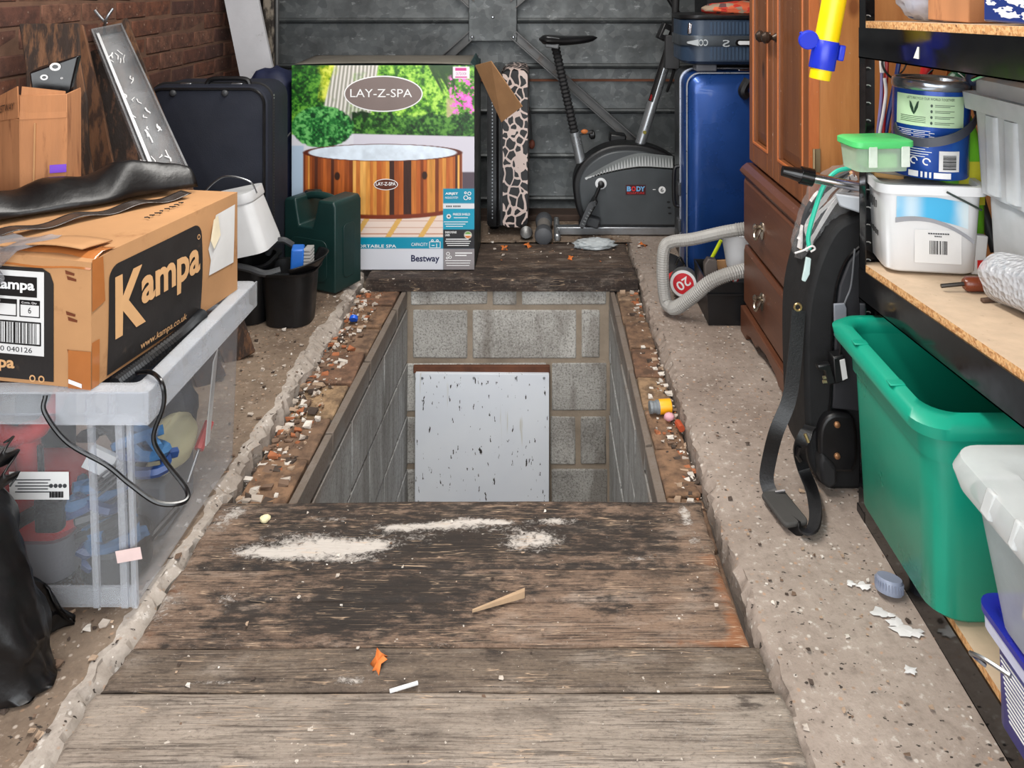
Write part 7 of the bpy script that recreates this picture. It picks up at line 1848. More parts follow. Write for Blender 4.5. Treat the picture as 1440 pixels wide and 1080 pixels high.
for k in (0.15, 0.45, 0.75): m.tube([ga.lerp(gb_, k + 0.01) + ((gb_ - ga).normalized().cross(Vector((0, 1, 0))) * math.sin(q) + Vector((0, -1, 0)) * math.cos(q)) * 0.0268 + (gb_ - ga) * 0.06 * q for q in (-1.2, -0.6, 0, 0.6, 1.2)], 0.0012, 5)
m.build('white_lines', INKW, o)
o = thing('brown_timber_offcut', 'short piece of brown timber standing behind the paint can', 'timber', (1.03, 2.06, 0.6))
MB().hexa([Vector((0.90, 2.08, 0.0)), Vector((0.95, 2.08, 0.0)), Vector((0.95, 2.11, 0.0)), Vector((0.90, 2.11, 0.0)), *[at(x, y, 2.08) for x, y in ((1338, 60), (1364, 60))], *[at(x, y, 2.11) for x, y in ((1364, 60), (1338, 60))]]).build('timber', PINE_EDGE, o, smooth=False)
o = thing('chrome_tap_fitting', 'chrome pipe fitting resting on top of the translucent tote', 'fitting', at(1400, 106, 1.62))
MB().tube(spline([at(1368, 112, 1.70), at(1392, 104, 1.66), at(1425, 106, 1.62), at(1450, 104, 1.60)], 5), 0.0055, 8).build('pipe', CHROME, o); MB().tube([at(1398, 103, 1.67), at(1432, 107, 1.63)], 0.009, 8).build('sleeve', CHROME, o)
o = thing('dark_blue_stopper', 'small dark blue knob behind the tote lid', 'stopper', at(1370, 110, 1.8)); MB().sphere(at(1371, 109, 1.80), 0.020, 16, 10).build('ball', mat('slate_navy', (52, 64, 92), 0.4), o); MB().tube([at(1371, 112, 1.80), at(1374, 130, 1.80)], 0.008).build('stem', DARKGREY, o)

# ---- on the upper shelf
o = thing('clear_bag_of_parts', 'crumpled clear plastic bag on the upper shelf beside the brown card box', 'bag', (0.86, 1.75, UZ_(1.75)))
m = MB(); m.sphere((0.835, 1.73, UZ_(1.73) + 0.06), (0.062, 0.07, 0.062), 30, 20, func=lambda q: 1 + 0.2 * mnoise.noise(q * 5)); m.v = [(x, y, max(UZ_(1.73) + 0.002, z)) for x, y, z in m.v]; m.build('bag', clear('crinkled_film', (216, 216, 224), 0.5, 0.12, 0.5), o, angle=180)
MB().sphere((0.82, 1.75, UZ_(1.75) + 0.032), (0.03, 0.03, 0.028), 14, 10).build('contents', mat('blue_grey_part', (60, 80, 130), 0.5), o)
o = thing('brown_card_box', 'brown card box on the upper shelf', 'box', (0.93, 1.62, UZ_(1.6)))
MB().bx(0.80, 0.98, 1.50, 1.66, UZ_(1.5) + 0.001, 1.33).build('box', CARD_OLD, o, bevel=0.002)
MB().bx(0.80, 0.99, 1.498, 1.50, 1.24, 1.27).build('tape', TAPE, o)
o = thing('blue_white_packet', 'blue and white foil packet on the upper shelf', 'packet', (0.90, 1.36, UZ_(1.3)))
t = NT('blue_white_foil'); v = t.mapping(); t.base(t.ramp(t.noise(t.mapping((4, 4, 18)), 3, 3), [(0.45, lin((34, 54, 120))), (0.52, lin((214, 220, 232)))], 'CONSTANT')); t.rough(0.25)
MB().bx(0.772, 0.98, 1.24, 1.40, UZ_(1.24) + 0.001, 1.26).build('packet', t.m, o, bevel=0.004)

# ---- yellow tube with blue clip, slung beside the shelves
YD = 1.82
yt = thing('yellow_parasol_tube', 'yellow plastic tube with dark blue collar and cap slanting down past the wardrobe', 'tube', at(1155, 110, YD))
p0, p1 = at(1153, 108, YD), at(1210, -200, YD)
ax = (p1 - p0).normalized(); rot = ax.to_track_quat('Z', 'Y').to_matrix()
MB().lathe([(0.0225, -0.012), (0.0235, -0.010), (0.0235, 0.03), (0.021, 0.03), (0.021, -0.010)], p0 + ax * 0.006, 28, rot, cap0=False, cap1=False).build('inner_tube', YELLOWP, yt)
MB().lathe([(0.0270, 0.06), (0.0270, (p1 - p0).length)], p0, 28, rot).build('tube', YELLOWP, yt)
MB().lathe([(0.0275, 0.018), (0.029, 0.020), (0.029, 0.082), (0.0275, 0.084), (0.022, 0.084), (0.022, 0.018)], p0, 28, rot).build('collar', BLUEP, yt)
MB().box(p0 + ax * 0.06 + rot @ Vector((0.0, 0, 0)) + Vector((0.035, -0.004, -0.004)), (0.014, 0.02, 0.036), (0, 0.17, 0)).build('clip', BLUEP, yt, bevel=0.003)
cpc = at(1137, 56, YD - 0.01); nn = Vector((-0.1, -0.93, -0.25)).normalized()
MB().lathe([(0.021, -0.005), (0.0225, -0.003), (0.0225, 0.003), (0.020, 0.005)], cpc, 28, nn.to_track_quat('Z', 'Y').to_matrix()).build('cap', BLUEP, yt)
MB().tube([at(1148, 64, YD - .01), at(1156, 69, YD - 0.015)], 0.004, 6).build('cap_strap', mat('light_blue_strap', (90, 150, 220), 0.4, bump=0), yt)
MB().tube([at(1128, 48, YD - .01), at(1126, 45, YD - .01)], 0.004, 6).build('cap_tab', BLUEP, yt)

# ---- vacuum wand, grey tray, clear bag, guitar bag with strap
vw = thing('vacuum_wand', 'chrome vacuum wand with black nozzle pointing out past the wardrobe', 'wand', at(1150, 250, 2.0))
a, b_ = at(1100, 240, 1.99), at(1143, 250, 1.985)
MB().tube([a, a.lerp(b_, .3), a.lerp(b_, .35), a.lerp(b_, .62)], [0.013, 0.015, 0.016, 0.019], 14).build('nozzle', BLACK_GLOSS, vw)
MB().tube([a.lerp(b_, .6), b_], 0.0225, 14).build('collar', BLACK_GLOSS, vw)
MB().tube([b_, at(1215, 264, 1.975), at(1300, 282, 1.97)], 0.0125, 14).build('tube', CHROME, vw)
gt = thing('grey_plastic_tray', 'light grey plastic tray sticking out behind the perforated post', 'tray', at(1195, 300, 2.0))
m = MB(); m.hexa([at(1180, 290, 1.96), at(1240, 310, 1.93), at(1240, 300, 2.1), at(1186, 284, 2.1), at(1174, 272, 1.96), at(1240, 282, 1.93), at(1240, 272, 2.1), at(1180, 268, 2.1)]); m.build('tray', mat('light_grey_plastic', (170, 174, 180), 0.4, bump=0.01), gt, bevel=0.004)
cbg = thing('bag_of_cables', 'clear plastic bag stuffed with coloured cables hanging beside the wardrobe', 'bag', at(1160, 300, 2.1))
bo = [(1118, 362), (1112, 340), (1120, 308), (1132, 272), (1150, 246), (1180, 232), (1208, 232), (1212, 300), (1180, 330), (1150, 352), (1138, 372)]
def bag(u, v):
    pass
m = MB(); K = 9
cen = (1165, 295)
for sgn in (0,):
    loops = []
    for k in range(K):
        f_ = math.sin(math.pi * (k + 0.5) / K) ** 0.5; yd = 2.03 + 0.15 * k / (K - 1)
        loops.append([at(cen[0] + (x - cen[0]) * f_ + 1.6 * math.sin(3 * i + k), cen[1] + (y - cen[1]) * f_ + 1.6 * math.cos(5 * i + 2 * k), yd + 0.008 * math.sin(4 * i + k)) for i, (x, y) in enumerate([(p.x, p.y) for p in spline([(x, y, 0) for x, y in bo + bo[:1]], 4)[:-1]])])
    m.loft(loops)
m.build('film', clear('bag_film', (236, 236, 236), 0.05, 0.08, 1.4, 0.16), cbg, angle=180)
rr = random.Random(21)
cm = [W_, RC, W_, mat('tan_cable', (206, 160, 112), 0.6, bump=0), mat('mauve_cable', (140, 90, 120), 0.6, bump=0), DARKGREY, W_, mat('brown_cable', (120, 76, 52), 0.6, bump=0), W_, DARKGREY]
for k in range(30):
    t0 = rr.uniform(-8, 16); pts = [at(1196 + rr.uniform(-10, 8), 250 + t0, 2.055), at(1165 + rr.uniform(-14, 14), 270 + t0, 2.05), at(1140 + rr.uniform(-8, 14), 305 + t0, 2.05), at(1130 + rr.uniform(-6, 12), 345 + rr.uniform(-10, 6), 2.06)]
    MB().tube(spline(pts, 5), rr.uniform(0.004, 0.010), 6).build('cable', cm[k % 10], cbg)
hang('green_drawcord', 'bright turquoise cord tied around the clear bag of cables', 'cord', [at(1200, 236, 2.0), at(1175, 242, 2.0), at(1158, 262, 2.0), at(1146, 295, 2.0), at(1137, 330, 2.0), at(1138, 350, 2.0)], [0.006] * 100, mat('turquoise_cord', (48, 190, 160), 0.5, bump=0)) if False else None
tcord = spline([at(1196, 236, 2.015), at(1175, 242, 2.01), at(1158, 262, 2.0), at(1146, 295, 2.0), at(1137, 330, 2.0), at(1138, 350, 2.0)], 6)
tag(MB().tube(tcord, 0.0058, 8).build('turquoise_cord', mat('turquoise_cord', (48, 190, 160), 0.5, bump=0), None, loc=tcord[0]), 'bright turquoise cord running down the clear bag of cables', 'cord')
wtg = thing('white_tie_tag', 'white tie and pale tag hanging at the neck of the clear bag', 'tag', at(1136, 370, 2.0))
MB().tube(spline([at(1118, 356, 2.0), at(1130, 352, 1.99), at(1142, 346, 1.99), at(1146, 350, 1.99), at(1140, 354, 1.99)], 5), 0.0025, 6).build('tie', W_, wtg)
MB().pxprism([(1134, 362), (1141, 364), (1139, 386), (1133, 397), (1128, 395), (1131, 380)], 1.99, 0.008).build('tag', mat('pale_mint_tag', (186, 206, 204), 0.6, bump=0.05), wtg, bevel=0.002)
# guitar bag
GBM = mat('black_nylon', (14, 14, 16), 0.75, var=0.25, bump=0.15, bscale=180, dirt=(110, 108, 104), dirt_amt=-0.32)
gbg = thing('guitar_gig_bag', 'black padded instrument gig bag standing between the wardrobe and the shelving', 'bag', gr(1165, 690))
prof_ = [(1168, 690), (1150, 676), (1137, 640), (1133, 560), (1132, 480), (1136, 425), (1150, 370), (1172, 325), (1196, 308), (1225, 304), (1240, 330), (1240, 690)]
pr_s = [(p.x, p.y) for p in spline([(x, y, 0) for x, y in prof_[:10]], 4)] + [(1240, 330), (1240, 690)]
MB().pxprism(pr_s[::-1], 1.985, 0.20).build('body', GBM, gbg, bevel=0.012, seg=2)
ip = spline([at(1212, 345, 1.978), at(1192, 365, 1.978), at(1178, 400, 1.978), at(1172, 450, 1.978), at(1170, 520, 1.978), at(1168, 570, 1.978), at(1160, 600, 1.978)], 6)
MB().tube(ip, 0.0045, 6).build('piping', BLACK_GLOSS, gbg)
MB().pxprism([(p[0], p[1]) for p in [(1210, 350), (1194, 368), (1181, 402), (1175, 452), (1173, 520), (1171, 575), (1215, 580), (1215, 350)]][::-1], 1.972, 0.02).build('pocket', mat('charcoal_nylon', (40, 40, 44), 0.7), gbg, bevel=0.005)
MB().tube(spline([at(1202, 350, 1.968), at(1197, 400, 1.968), at(1190, 420, 1.968), at(1184, 436, 1.968)], 5), 0.0022, 6).build('cord', mat('dark_grey_cord', (110, 112, 116), 0.4), gbg)
gl_ = MB().pxprism([(1173, 428), (1188, 427), (1191, 434), (1191, 470), (1174, 474)], 1.960, 0.008).build('luggage_tag', mat('grey_tag', (128, 132, 140), 0.4), gbg, bevel=0.002)
m = MB(); m.pxprism([(p.x, p.y) for p in spline([(x, y, 0) for x, y in [(1160, 665), (1153, 640), (1154, 605), (1166, 586), (1185, 583), (1202, 592), (1206, 640), (1200, 665)]], 5)][::-1], 1.958, 0.035); m.build('corner_guard', BLACK, gbg, bevel=0.008, seg=3)
for q in ((1177, 597), (1177, 641)): MB().lathe([(0.008, 0), (0.007, 0.004), (0.003, 0.006)], at(q[0], q[1], 1.956), 14, RX).build('rivet', mat('copper_rivet', (176, 128, 90), 0.4, 0.7, bump=0) if 'copper_rivet' not in bpy.data.materials else bpy.data.materials['copper_rivet'], gbg)
m = MB(); m.pxprism([(1153, 652), (1158, 640), (1178, 660), (1178, 682), (1166, 690), (1156, 680)][::-1], 1.945, 0.05); m.build('foot', RUBBER, gbg, bevel=0.008)
# adapter
ad = thing('power_adapter', 'black three-pin plug adapter with white sticker hanging on the gig bag', 'plug', at(1175, 520, 1.95))
MB().pxprism([(1171, 503), (1188, 500), (1191, 536), (1174, 541)][::-1], 1.93, 0.035).build('body', BLACK, ad, bevel=0.004)
MB().pxprism([(1150, 515), (1168, 512), (1176, 540), (1164, 542), (1160, 522), (1151, 521)][::-1], 1.925, 0.02).build('plug', BLACK, ad, bevel=0.003)
for y in (531, 537): MB().tube([at(1157, y, 1.93), at(1168, y - 1, 1.93)], 0.0042, 6).build('pin', mat('brass_pin', (190, 176, 140), 0.3, 0.8, bump=0) if 'brass_pin' not in bpy.data.materials else bpy.data.materials['brass_pin'], ad)
MB().pxprism([(1181, 507), (1188, 505), (1192, 532), (1185, 535)][::-1], 1.927, 0.002).build('sticker', PAPER, ad, smooth=False)
MB().tube(spline([at(1182, 472, 1.958), at(1182, 490, 1.945), at(1180, 503, 1.94)], 4), 0.003, 6).build('lead', BLACK, ad)
# shoulder strap
STR = mat('black_webbing', (17, 17, 19), 0.42, var=0.3, bump=0.15, bscale=200, dirt=(80, 76, 72), dirt_amt=-0.2)
ss = thing('shoulder_strap', 'black webbing shoulder strap trailing from the gig bag onto the concrete', 'strap', gr(1110, 720))
pts = [at(1123, 436, 1.985), at(1118, 500, 1.975), at(1110, 560, 1.965), at(1092, 606, 1.95), gr(1083, 640, 0.10), gr(1078, 672, 0.045), gr(1084, 694, 0.018), gr(1096, 714, 0.012)]
sps = spline(pts, 6); n_ = len(sps)
MB().ribbon(sps, 0.034, 0.004, [Vector((1, -0.6 * k / n_, 0.05)) for k in range(n_)]).build('webbing', STR, ss)
pts = [gr(1112, 735, 0.010), gr(1128, 746, 0.014), gr(1142, 744, 0.02), gr(1147, 722, 0.03), gr(1142, 690, 0.035), gr(1130, 660, 0.045), at(1124, 632, 1.95), at(1132, 612, 1.95), at(1140, 600, 1.97)]
sps = spline(pts, 6); n_ = len(sps)
MB().ribbon(sps, 0.030, 0.005, [Vector((0.6, -1, 0.35)) if k < n_ * .4 else Vector((1, 0, 0.3)) for k in range(n_)]).build('webbing', STR, ss)
m = MB(); a, b_ = gr(1088, 700, 0.012), gr(1118, 738, 0.012); u = (b_ - a).normalized(); w2 = Vector((0, 0, 1)).cross(u)
m.prism(rrect((b_ - a).length + 0.02, 0.062, 0.012, 4, (b_ - a).length / 2, 0), a, u, w2, Vector((0, 0, 1)), 0.012); m.build('shoulder_pad', mat('dusty_rubber', (62, 60, 58), 0.8), ss, bevel=0.004)
MB().tube([at(1122 + 5 * math.cos(q * .6283), 432 + 5 * math.sin(q * .6283), 1.985) for q in range(10)], 0.0028, 6, closed=True).build('ring', mat('brass_ring', (200, 172, 120), 0.3, 0.9, bump=0), ss)
MB().tube([gr(1090, 692, 0.026), gr(1104, 690, 0.03)], 0.0035, 6).build('buckle', CHROME, ss)
MB().tube([at(1132, 610, 1.945), at(1137, 622, 1.94)], 0.004, 6).build('clip', bpy.data.materials['brass_ring'], ss)
MB().tube([at(1124, 628, 1.94), at(1121, 640, 1.94), at(1126, 648, 1.94)], 0.006, 6).build('hook', BLACK_GLOSS, ss)

# ---- green recycling crate on the lower shelf
GX0, GX1, GY0, GY1, GZ0, GZ1 = 0.700, 1.12, 1.435, 1.83, 0.0895, 0.487
GRN_ = mat('green_crate_plastic', (18, 150, 122), 0.32, var=0.10, scale=3, bump=0.02, dirt=(150, 190, 178), dirt_amt=-0.35)
gc = thing('green_recycling_crate', 'large bright green plastic recycling crate on the lower shelf', 'crate', ((GX0 + GX1) / 2, (GY0 + GY1) / 2, GZ0))
def gq(g, z, r=0.055): return (rrect(GX1 - GX0 + 2 * g, GY1 - GY0 + 2 * g, r, 7, (GX0 + GX1) / 2, (GY0 + GY1) / 2), z)
MB().lofz([gq(-0.022, GZ0), gq(-0.012, GZ0 + 0.012), gq(0.0, 0.39), gq(0.006, 0.392), gq(0.010, GZ1 - 0.03), gq(0.004, GZ1 - 0.03), gq(-0.006, 0.38), gq(-0.020, GZ0 + 0.016)]).build('body', GRN_, gc, angle=45)
MB().lofz([gq(0.010, GZ1 - 0.035), gq(0.036, GZ1 - 0.034), gq(0.040, GZ1 - 0.012), gq(0.026, GZ1), gq(0.008, GZ1 + 0.002), gq(0.000, GZ1 - 0.012), gq(0.004, GZ1 - 0.034)], False, False).build('rim', GRN_, gc, angle=60)
for y in (GY0 + 0.10, GY1 - 0.12):
    MB().box((GX0 - 0.022, y, GZ1 + 0.002), (0.03, 0.02, 0.004)).build('rim_notch', GRN_, gc, bevel=0.0015)
m = MB(); m.bx(GX0 + 0.13, GX0 + 0.34, GY0 - 0.042, GY0 - 0.01, GZ1 - 0.002, GZ1 + 0.006); m.build('front_grip', GRN_, gc, bevel=0.003)
o = thing('black_gloves', 'black crumpled gloves lying at the bottom of the green crate', 'gloves', (0.9, 1.66, 0.11))
m = MB(); m.sphere((0.90, 1.65, 0.25), (0.10, 0.09, 0.10), 24, 14, func=lambda q: 1 + 0.25 * mnoise.noise(q * 4)); m.v = [(x, y, max(0.108, z)) for x, y, z in m.v]; m.build('gloves', RUBBER, o, angle=180)
# ---- lidded clear box on a blue tub, nearest the camera
bt_ = thing('blue_powder_tub', 'square dark blue plastic tub with wire handle under the clear lidded box', 'tub', (0.86, 1.12, 0.0895))
TX0, TX1, TY0, TY1, TZ0, TZ1 = 0.715, 1.00, 0.96, 1.275, 0.0895, 0.268
DB = mat('dark_blue_plastic', (32, 36, 142), 0.32, var=0.08, bump=0.02)
def bq(g, z, r=0.03): return (rrect(TX1 - TX0 + 2 * g, TY1 - TY0 + 2 * g, r, 5, (TX0 + TX1) / 2, (TY0 + TY1) / 2), z)
MB().lofz([bq(-0.008, TZ0), bq(-0.003, TZ0 + 0.006), bq(0.0, TZ1 - 0.02), bq(-0.003, TZ1 - 0.02), bq(-0.014, TZ0 + 0.01)]).build('body', DB, bt_, angle=45)
MB().lofz([bq(0.002, TZ1 - 0.034), bq(0.014, TZ1 - 0.034), bq(0.015, TZ1 - 0.008), bq(0.004, TZ1 - 0.008)], False, False).build('pale_rim', mat('lilac_white_plastic', (196, 200, 224), 0.35, bump=0), bt_, angle=45)
MB().lofz([bq(0.014, TZ1 - 0.012), bq(0.018, TZ1 - 0.010), bq(0.018, TZ1), bq(0.006, TZ1 + 0.002), bq(0.0, TZ1 - 0.003), bq(-0.004, TZ1 - 0.006)]).build('lid', DB, bt_, angle=45)
MB().prism([(-0.022, 0.03), (0.022, 0.03), (0.012, -0.01), (0.012, -0.032), (-0.012, -0.032), (-0.012, -0.01)], (TX0 - 0.002, 1.12, TZ1 - 0.052), (0, -1, 0), (0, 0, 1), (-1, 0, 0), 0.010).build('handle_boss', bpy.data.materials['lilac_white_plastic'], bt_, bevel=0.003)
MB().tube(spline([(TX0 - 0.012, 1.20, TZ1 - 0.055), (TX0 - 0.030, 1.235, TZ1 - 0.060), (TX0 - 0.038, 1.262, TZ1 - 0.072), (TX0 - 0.026, 1.275, TZ1 - 0.088), (TX0 - 0.01, 1.272, TZ1 - 0.10)], 5), 0.0035, 6).build('wire_handle', STEEL, bt_)
m = MB()
rr = random.Random(2)
for k in range(13): m.bx(TX0 - 0.0022, TX0 - 0.0012, 1.245 - 0.002 * k, 1.245 - rr.uniform(0.10, 0.125), TZ1 - 0.062 - k * 0.0068, TZ1 - 0.0595 - k * 0.0068)
tag(m.build('small_print', INKW, bt_, smooth=False), kind='stuff')
for q_, s_ in (((1.10, 0.165), 0.028), ((1.075, 0.20), 0.022), ((1.09, 0.135), 0.020)): plate(ellipse(s_, s_ * 0.9, 20), (TX0 - 0.0015, q_[0], q_[1]), (0, -1, 0), (0, 0, 1), INKW, bt_, 'white_cloud', 0.0006)
plate(ellipse(0.007, 0.008, 14), (TX0 - 0.0018, 1.088, 0.148), (0, -1, 0), (0, 0, 1), mat('gold_print', (190, 150, 50), 0.4, bump=0), bt_, 'gold_dot', 0.0015)
cb_ = thing('clear_lidded_box', 'cloudy clear plastic box with clip-on lid stacked on the dark blue tub', 'box', (0.87, 1.12, 0.2705))
CBM = clear('cloudy_box_plastic', (222, 226, 230), 0.30, 0.3, 0.3, 0.2); CBL = clear('cloudy_lid_plastic', (228, 230, 230), 0.44, 0.25, 0.15, 0.2)
CX0, CX1, CY0, CY1 = 0.690, 1.02, 0.93, 1.250
def cq(g, z, r=0.045): return (rrect(CX1 - CX0 + 2 * g, CY1 - CY0 + 2 * g, r, 6, (CX0 + CX1) / 2, (CY0 + CY1) / 2), z)
MB().lofz([cq(-0.016, 0.2705), cq(-0.008, 0.28), cq(0.020, 0.472)], True, False).build('body', CBM, cb_, angle=40)
MB().lofz([cq(0.026, 0.462), cq(0.036, 0.464), cq(0.044, 0.490), cq(0.036, 0.512), cq(0.0, 0.520), cq(-0.02, 0.520), cq(-0.03, 0.510)], False, True).build('lid', CBL, cb_, angle=40)
for y in (1.02, 1.06, 1.10, 1.165): MB().box((CX0 - 0.036, y, 0.494), (0.014, 0.014 if y < 1.15 else 0.024, 0.04), (0, 0.3, 0)).build('lid_clip_ridge', CBL, cb_, bevel=0.004)
m = MB(); m.box((CX0 + 0.12, 1.13, 0.516), (0.13, 0.018, 0.008), (0, 0, -0.5)); m.build('lid_ridge', CBL, cb_, bevel=0.003)
o = thing('mixed_contents', 'bluish grey and cream items inside the cloudy lidded box', 'bundle', (0.87, 1.09, 0.3))
m = MB(); m.sphere((0.87, 1.09, 0.37), (0.125, 0.12, 0.085), 26, 16, func=lambda q: 1 + 0.14 * mnoise.noise(q * 3)); m.build('grey_bundle', mat('slate_cloth', (96, 110, 136), 0.9, var=0.4, scale=9), o)
MB().box((0.76, 1.20, 0.36), (0.05, 0.03, 0.14), (0.1, 0.05, 0.4)).build('cream_card', mat('cream_card', (206, 186, 160), 0.8), o)

# ---- grey cap on the concrete
o = thing('grey_screw_cap', 'grey plastic screw cap lying on the concrete by the lower shelf beam', 'cap', gr(1257, 850))
c = gr(1257, 846); rot = Euler((R(-12), R(10), 0)).to_matrix()
MB().lathe([(0.026, 0.002), (0.027, 0.006), (0.0265, 0.024), (0.024, 0.028), (0.002, 0.028)], c + Vector((-0.002, 0.02, 0.004)), 28, rot).build('cap', mat('bluegrey_plastic', (138, 146, 166), 0.4, bump=0), o)
m = MB()
for k in range(28):
    a = k * 2 * math.pi / 28; m.box(c + Vector((-0.002, 0.02, 0.004)) + rot @ Vector((0.0272 * math.cos(a), 0.0272 * math.sin(a), 0.014)), (0.002, 0.002, 0.018), (0, 0, a))
m.build('knurling', bpy.data.materials['bluegrey_plastic'], o, smooth=False)

# ---- hose connector and small litter on the ledges and floor
hc = thing('hose_connector', 'orange and grey garden hose connector lying on the brick ledge', 'connector', gr(925, 568, -0.045))
c0, c1 = gr(944, 571, -0.03), gr(913, 573, -0.03); ax = (c1 - c0).normalized(); rot = ax.to_track_quat('Z', 'Y').to_matrix()
MB().lathe([(0.016, 0), (0.0215, 0.003), (0.0215, 0.036), (0.020, 0.040)], c0, 18, rot).build('orange_sleeve', mat('orange_yellow_plastic', (244, 168, 20), 0.4, bump=0), hc)
MB().lathe([(0.0205, 0.038), (0.0205, 0.046), (0.017, 0.050), (0.017, 0.058), (0.019, 0.060), (0.018, 0.068)], c0, 18, rot).build('grey_end', mat('mid_grey_plastic', (120, 126, 130), 0.4, bump=0), hc)
o = MB(); o.sphere(gr(941, 586, -0.036), (0.016, 0.013, 0.012), 12, 8, func=lambda q: 1 + 0.2 * mnoise.noise(q * 3)); tag(o.build('pink_pebble', mat('pink_stone', (216, 160, 170), 0.7), None, loc=gr(941, 586, -0.036)), 'small pale pink lump beside the hose connector', 'pebble')
o = MB(); p = gr(953, 594, -0.034); o.tube([p, p + Vector((0.006, -0.035, 0.0))], 0.010, 8); tag(o.build('dark_bolt', mat('rusty_orange_bolt', (170, 72, 40), 0.6), None, loc=p), 'short rusty orange bolt against the concrete edge', 'bolt')
o = MB(); p = gr(497, 450, -0.036); o.lathe([(0.016, 0), (0.017, 0.004), (0.015, 0.014), (0.002, 0.015)], p, 16, Euler((R(-50), 0, 0)).to_matrix()); tag(o.build('blue_bottle_cap', mat('cap_blue', (36, 96, 214), 0.35, bump=0), None, loc=p), 'small bright blue bottle cap on the ledge below the jerrycan', 'cap')
# leaf
LEAF = mat('orange_leaf', (206, 112, 48), 0.7, var=0.2, scale=40, bump=0.1)
def leaf(p, s_, rz, name, label):
    out = [(0, -1), (0.25, -0.35), (0.75, -0.5), (0.45, 0.0), (0.9, 0.45), (0.3, 0.35), (0.05, 1.1), (-0.15, 0.4), (-0.6, 0.35), (-0.35, -0.1), (-0.5, -0.6), (-0.15, -0.4)]
    m = MB(); vs = [Vector((0, 0, 0.006 * s_ / 0.03))] + [Vector((x * s_, y * s_, 0.012 * math.sin(3 * x + 2 * y) * s_ / 0.03 + 0.004)) for x, y in out]
    m.add(vs, [(0, 1 + i, 1 + (i + 1) % 12) for i in range(12)])
    o = m.build(name, LEAF, None, world=False, solid=0.0006); o.location = p; o.rotation_euler = (0, 0, rz); return tag(o, label, 'leaf')
leaf(gr(531, 933, 0.012), 0.022, 0.3, 'dry_leaf', 'orange dry leaf on the narrow brown board')
leaf(Vector((-0.19, 3.80, 0.006)), 0.022, 1.0, 'dry_leaf', 'small orange leaf on the rear board close to the hot tub box')
leaf(Vector((-0.075, 3.83, 0.008)), 0.024, 2.0, 'dry_leaf', 'curled orange leaf on the rear board next to the dumbbell')
leaf(Vector((0.12, 3.66, 0.006)), 0.018, 0.5, 'dry_leaf', 'rusty leaf scrap in front of the crumpled wrapper')
leaf(gr(905, 345, 0.005), 0.03, 2.6, 'dry_leaf', 'orange leaf on the concrete in front of the bike bar')
o = MB(); p = gr(568, 966, 0.012); o.box(p, (0.05, 0.006, 0.003), (0, 0, 0.35)); tag(o.build('white_splinter', PAPER, None, loc=p, smooth=False), 'long white splinter on the edge of the narrow board', 'splinter')
o = MB(); a, b_ = gr(700, 855, 0.006), gr(738, 838, 0.006); o.hexa([a + Vector((-0.05, -0.012, 0)), b_ + Vector((0, -0.006, 0)), b_ + Vector((0, 0.004, 0)), a + Vector((-0.05, -0.008, 0)), a + Vector((-0.05, -0.012, 0.004)), b_ + Vector((0, -0.006, 0.014)), b_ + Vector((0, 0.004, 0.014)), a + Vector((-0.05, -0.008, 0.004))])
tag(o.build('wood_sliver', mat('pale_sliver', (176, 148, 118), 0.8, stretch=(1, 8, 1)), None, loc=a, smooth=False), 'pale wood sliver lifting from the split board', 'splinter')
o = MB(); p = gr(373, 729, 0.016); o.sphere(p, (0.012, 0.009, 0.009), 10, 7, func=lambda q: 1 + 0.3 * mnoise.noise(q * 2)); tag(o.build('cream_pebble', mat('cream_stone', (222, 212, 170), 0.7), None, loc=p), 'small cream pebble on the fungus board', 'pebble')

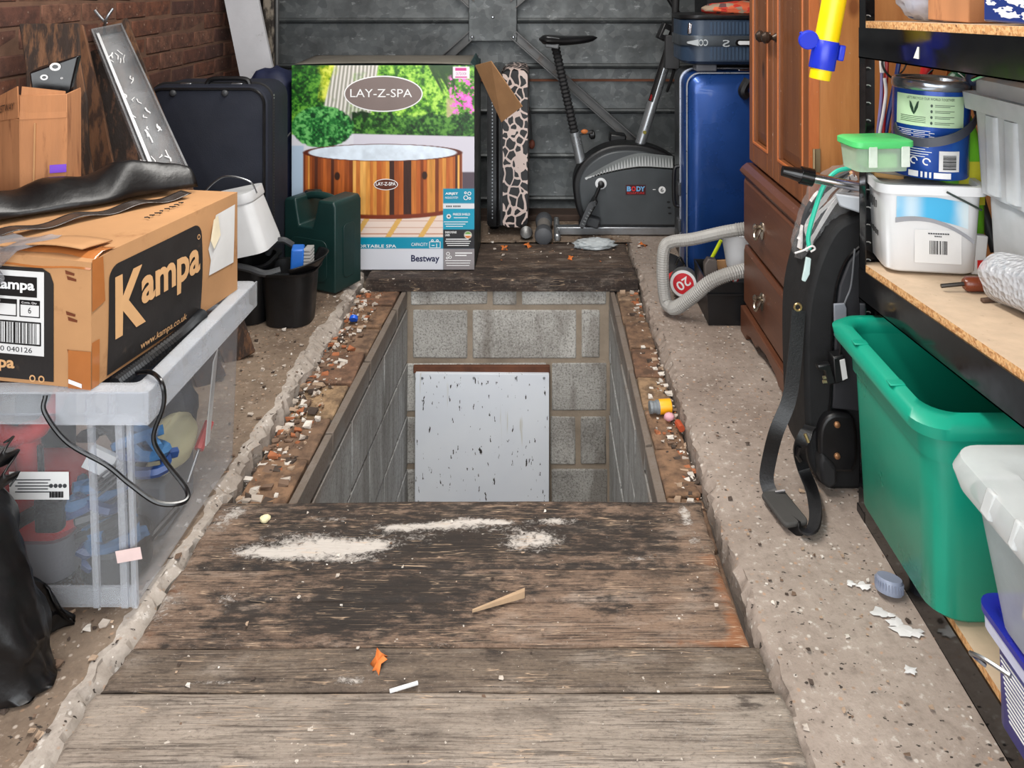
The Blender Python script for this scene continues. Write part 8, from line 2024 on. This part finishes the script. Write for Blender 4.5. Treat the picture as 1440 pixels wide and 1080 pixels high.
# loose chips: mortar crumbs and pebbles nobody could count
def crumbs(name, n, area, smin, smax, cols, seed, label):
    r = random.Random(seed); m = MB(); ms = []
    for k in range(n):
        p = area(r); s_ = smin + (smax - smin) * r.random() ** 3
        m.hexa([Vector(q) for q in jit_box((p[0], p[1], p[2] + s_ * 0.2), (s_ * r.uniform(.7, 1.6), s_, s_ * 0.5), r, s_ * 0.28)], r.randrange(len(cols)))
    o = m.build(name, cols, None, loc=(0, 2, 0), smooth=False); return tag(o, label, 'debris', kind='stuff')
CC = [mat('chip_white', (206, 198, 188), 0.9), mat('chip_tan', (166, 142, 120), 0.9), mat('chip_brown', (112, 90, 74), 0.9), mat('chip_dark', (70, 58, 50), 0.9), mat('chip_pale', (180, 168, 156), 0.9)]
CO_ = CC + [mat('chip_orange', (160, 98, 64), 0.9)]
crumbs('ledge_debris', 800, lambda r: (r.uniform(PX0 + 0.0, -0.68) if r.random() < .6 else PX0 + abs(r.gauss(0, 0.03)), r.uniform(1.93, 3.42), -0.052), 0.002, 0.021, CO_, 1, 'mortar crumbs strewn along the brick ledge by the clear crate')
crumbs('ledge_debris', 360, lambda r: (0.405 - abs(r.gauss(0, 0.03)), r.uniform(1.95, 3.42), -0.053), 0.002, 0.016, CO_, 2, 'mortar crumbs along the brick ledge on the bare concrete side')
crumbs('floor_debris', 520, lambda r: (0.44 + 0.5 * r.random(), 1.0 + 2.8 * r.random(), 0.003), 0.0015, 0.008, CC, 3, 'tiny stones and chips on the pale concrete')
crumbs('floor_debris', 420, lambda r: (-0.80 - 0.28 * r.random(), 1.15 + 2.3 * r.random(), 0.002), 0.002, 0.011, CC, 4, 'tiny stones and chips on the brown concrete')
crumbs('board_debris', 130, lambda r: (r.uniform(-0.75, 0.38), r.uniform(1.26, 1.92), 0.009), 0.0012, 0.006, CC, 5, 'tiny splinters and crumbs on the cover boards')
crumbs('rear_debris', 120, lambda r: (r.uniform(-0.3, 0.5), r.uniform(3.57, 4.2), 0.007), 0.002, 0.012, CO_, 6, 'rusty crumbs scattered on the rear boards')

# dried white paint splashes by the shelving
m = MB(); r = random.Random(17)
for px, py, s_ in ((1200, 640, .012), (1206, 655, .02), (1214, 660, .012), (1240, 860, .018), (1258, 872, .016), (1270, 884, .02), (1290, 888, .014), (1252, 862, .008), (1196, 818, .01), (1215, 822, .014), (1280, 940, .012)):
    c = gr(px, py, 0.0075); n = 14
    m.add([c] + [c + Vector((s_ * r.uniform(.5, 1.5) * math.cos(q * 2 * math.pi / n), s_ * r.uniform(.4, 1.1) * math.sin(q * 2 * math.pi / n), -0.003)) for q in range(n)], [(0, 1 + q, 1 + (q + 1) % n) for q in range(n)])
tag(m.build('paint_splashes', mat('dried_white_paint', (214, 212, 210), 0.6, bump=0.2), None, loc=gr(1220, 800)), 'dried white paint splashes on the concrete by the shelving', 'splashes', kind='stuff')
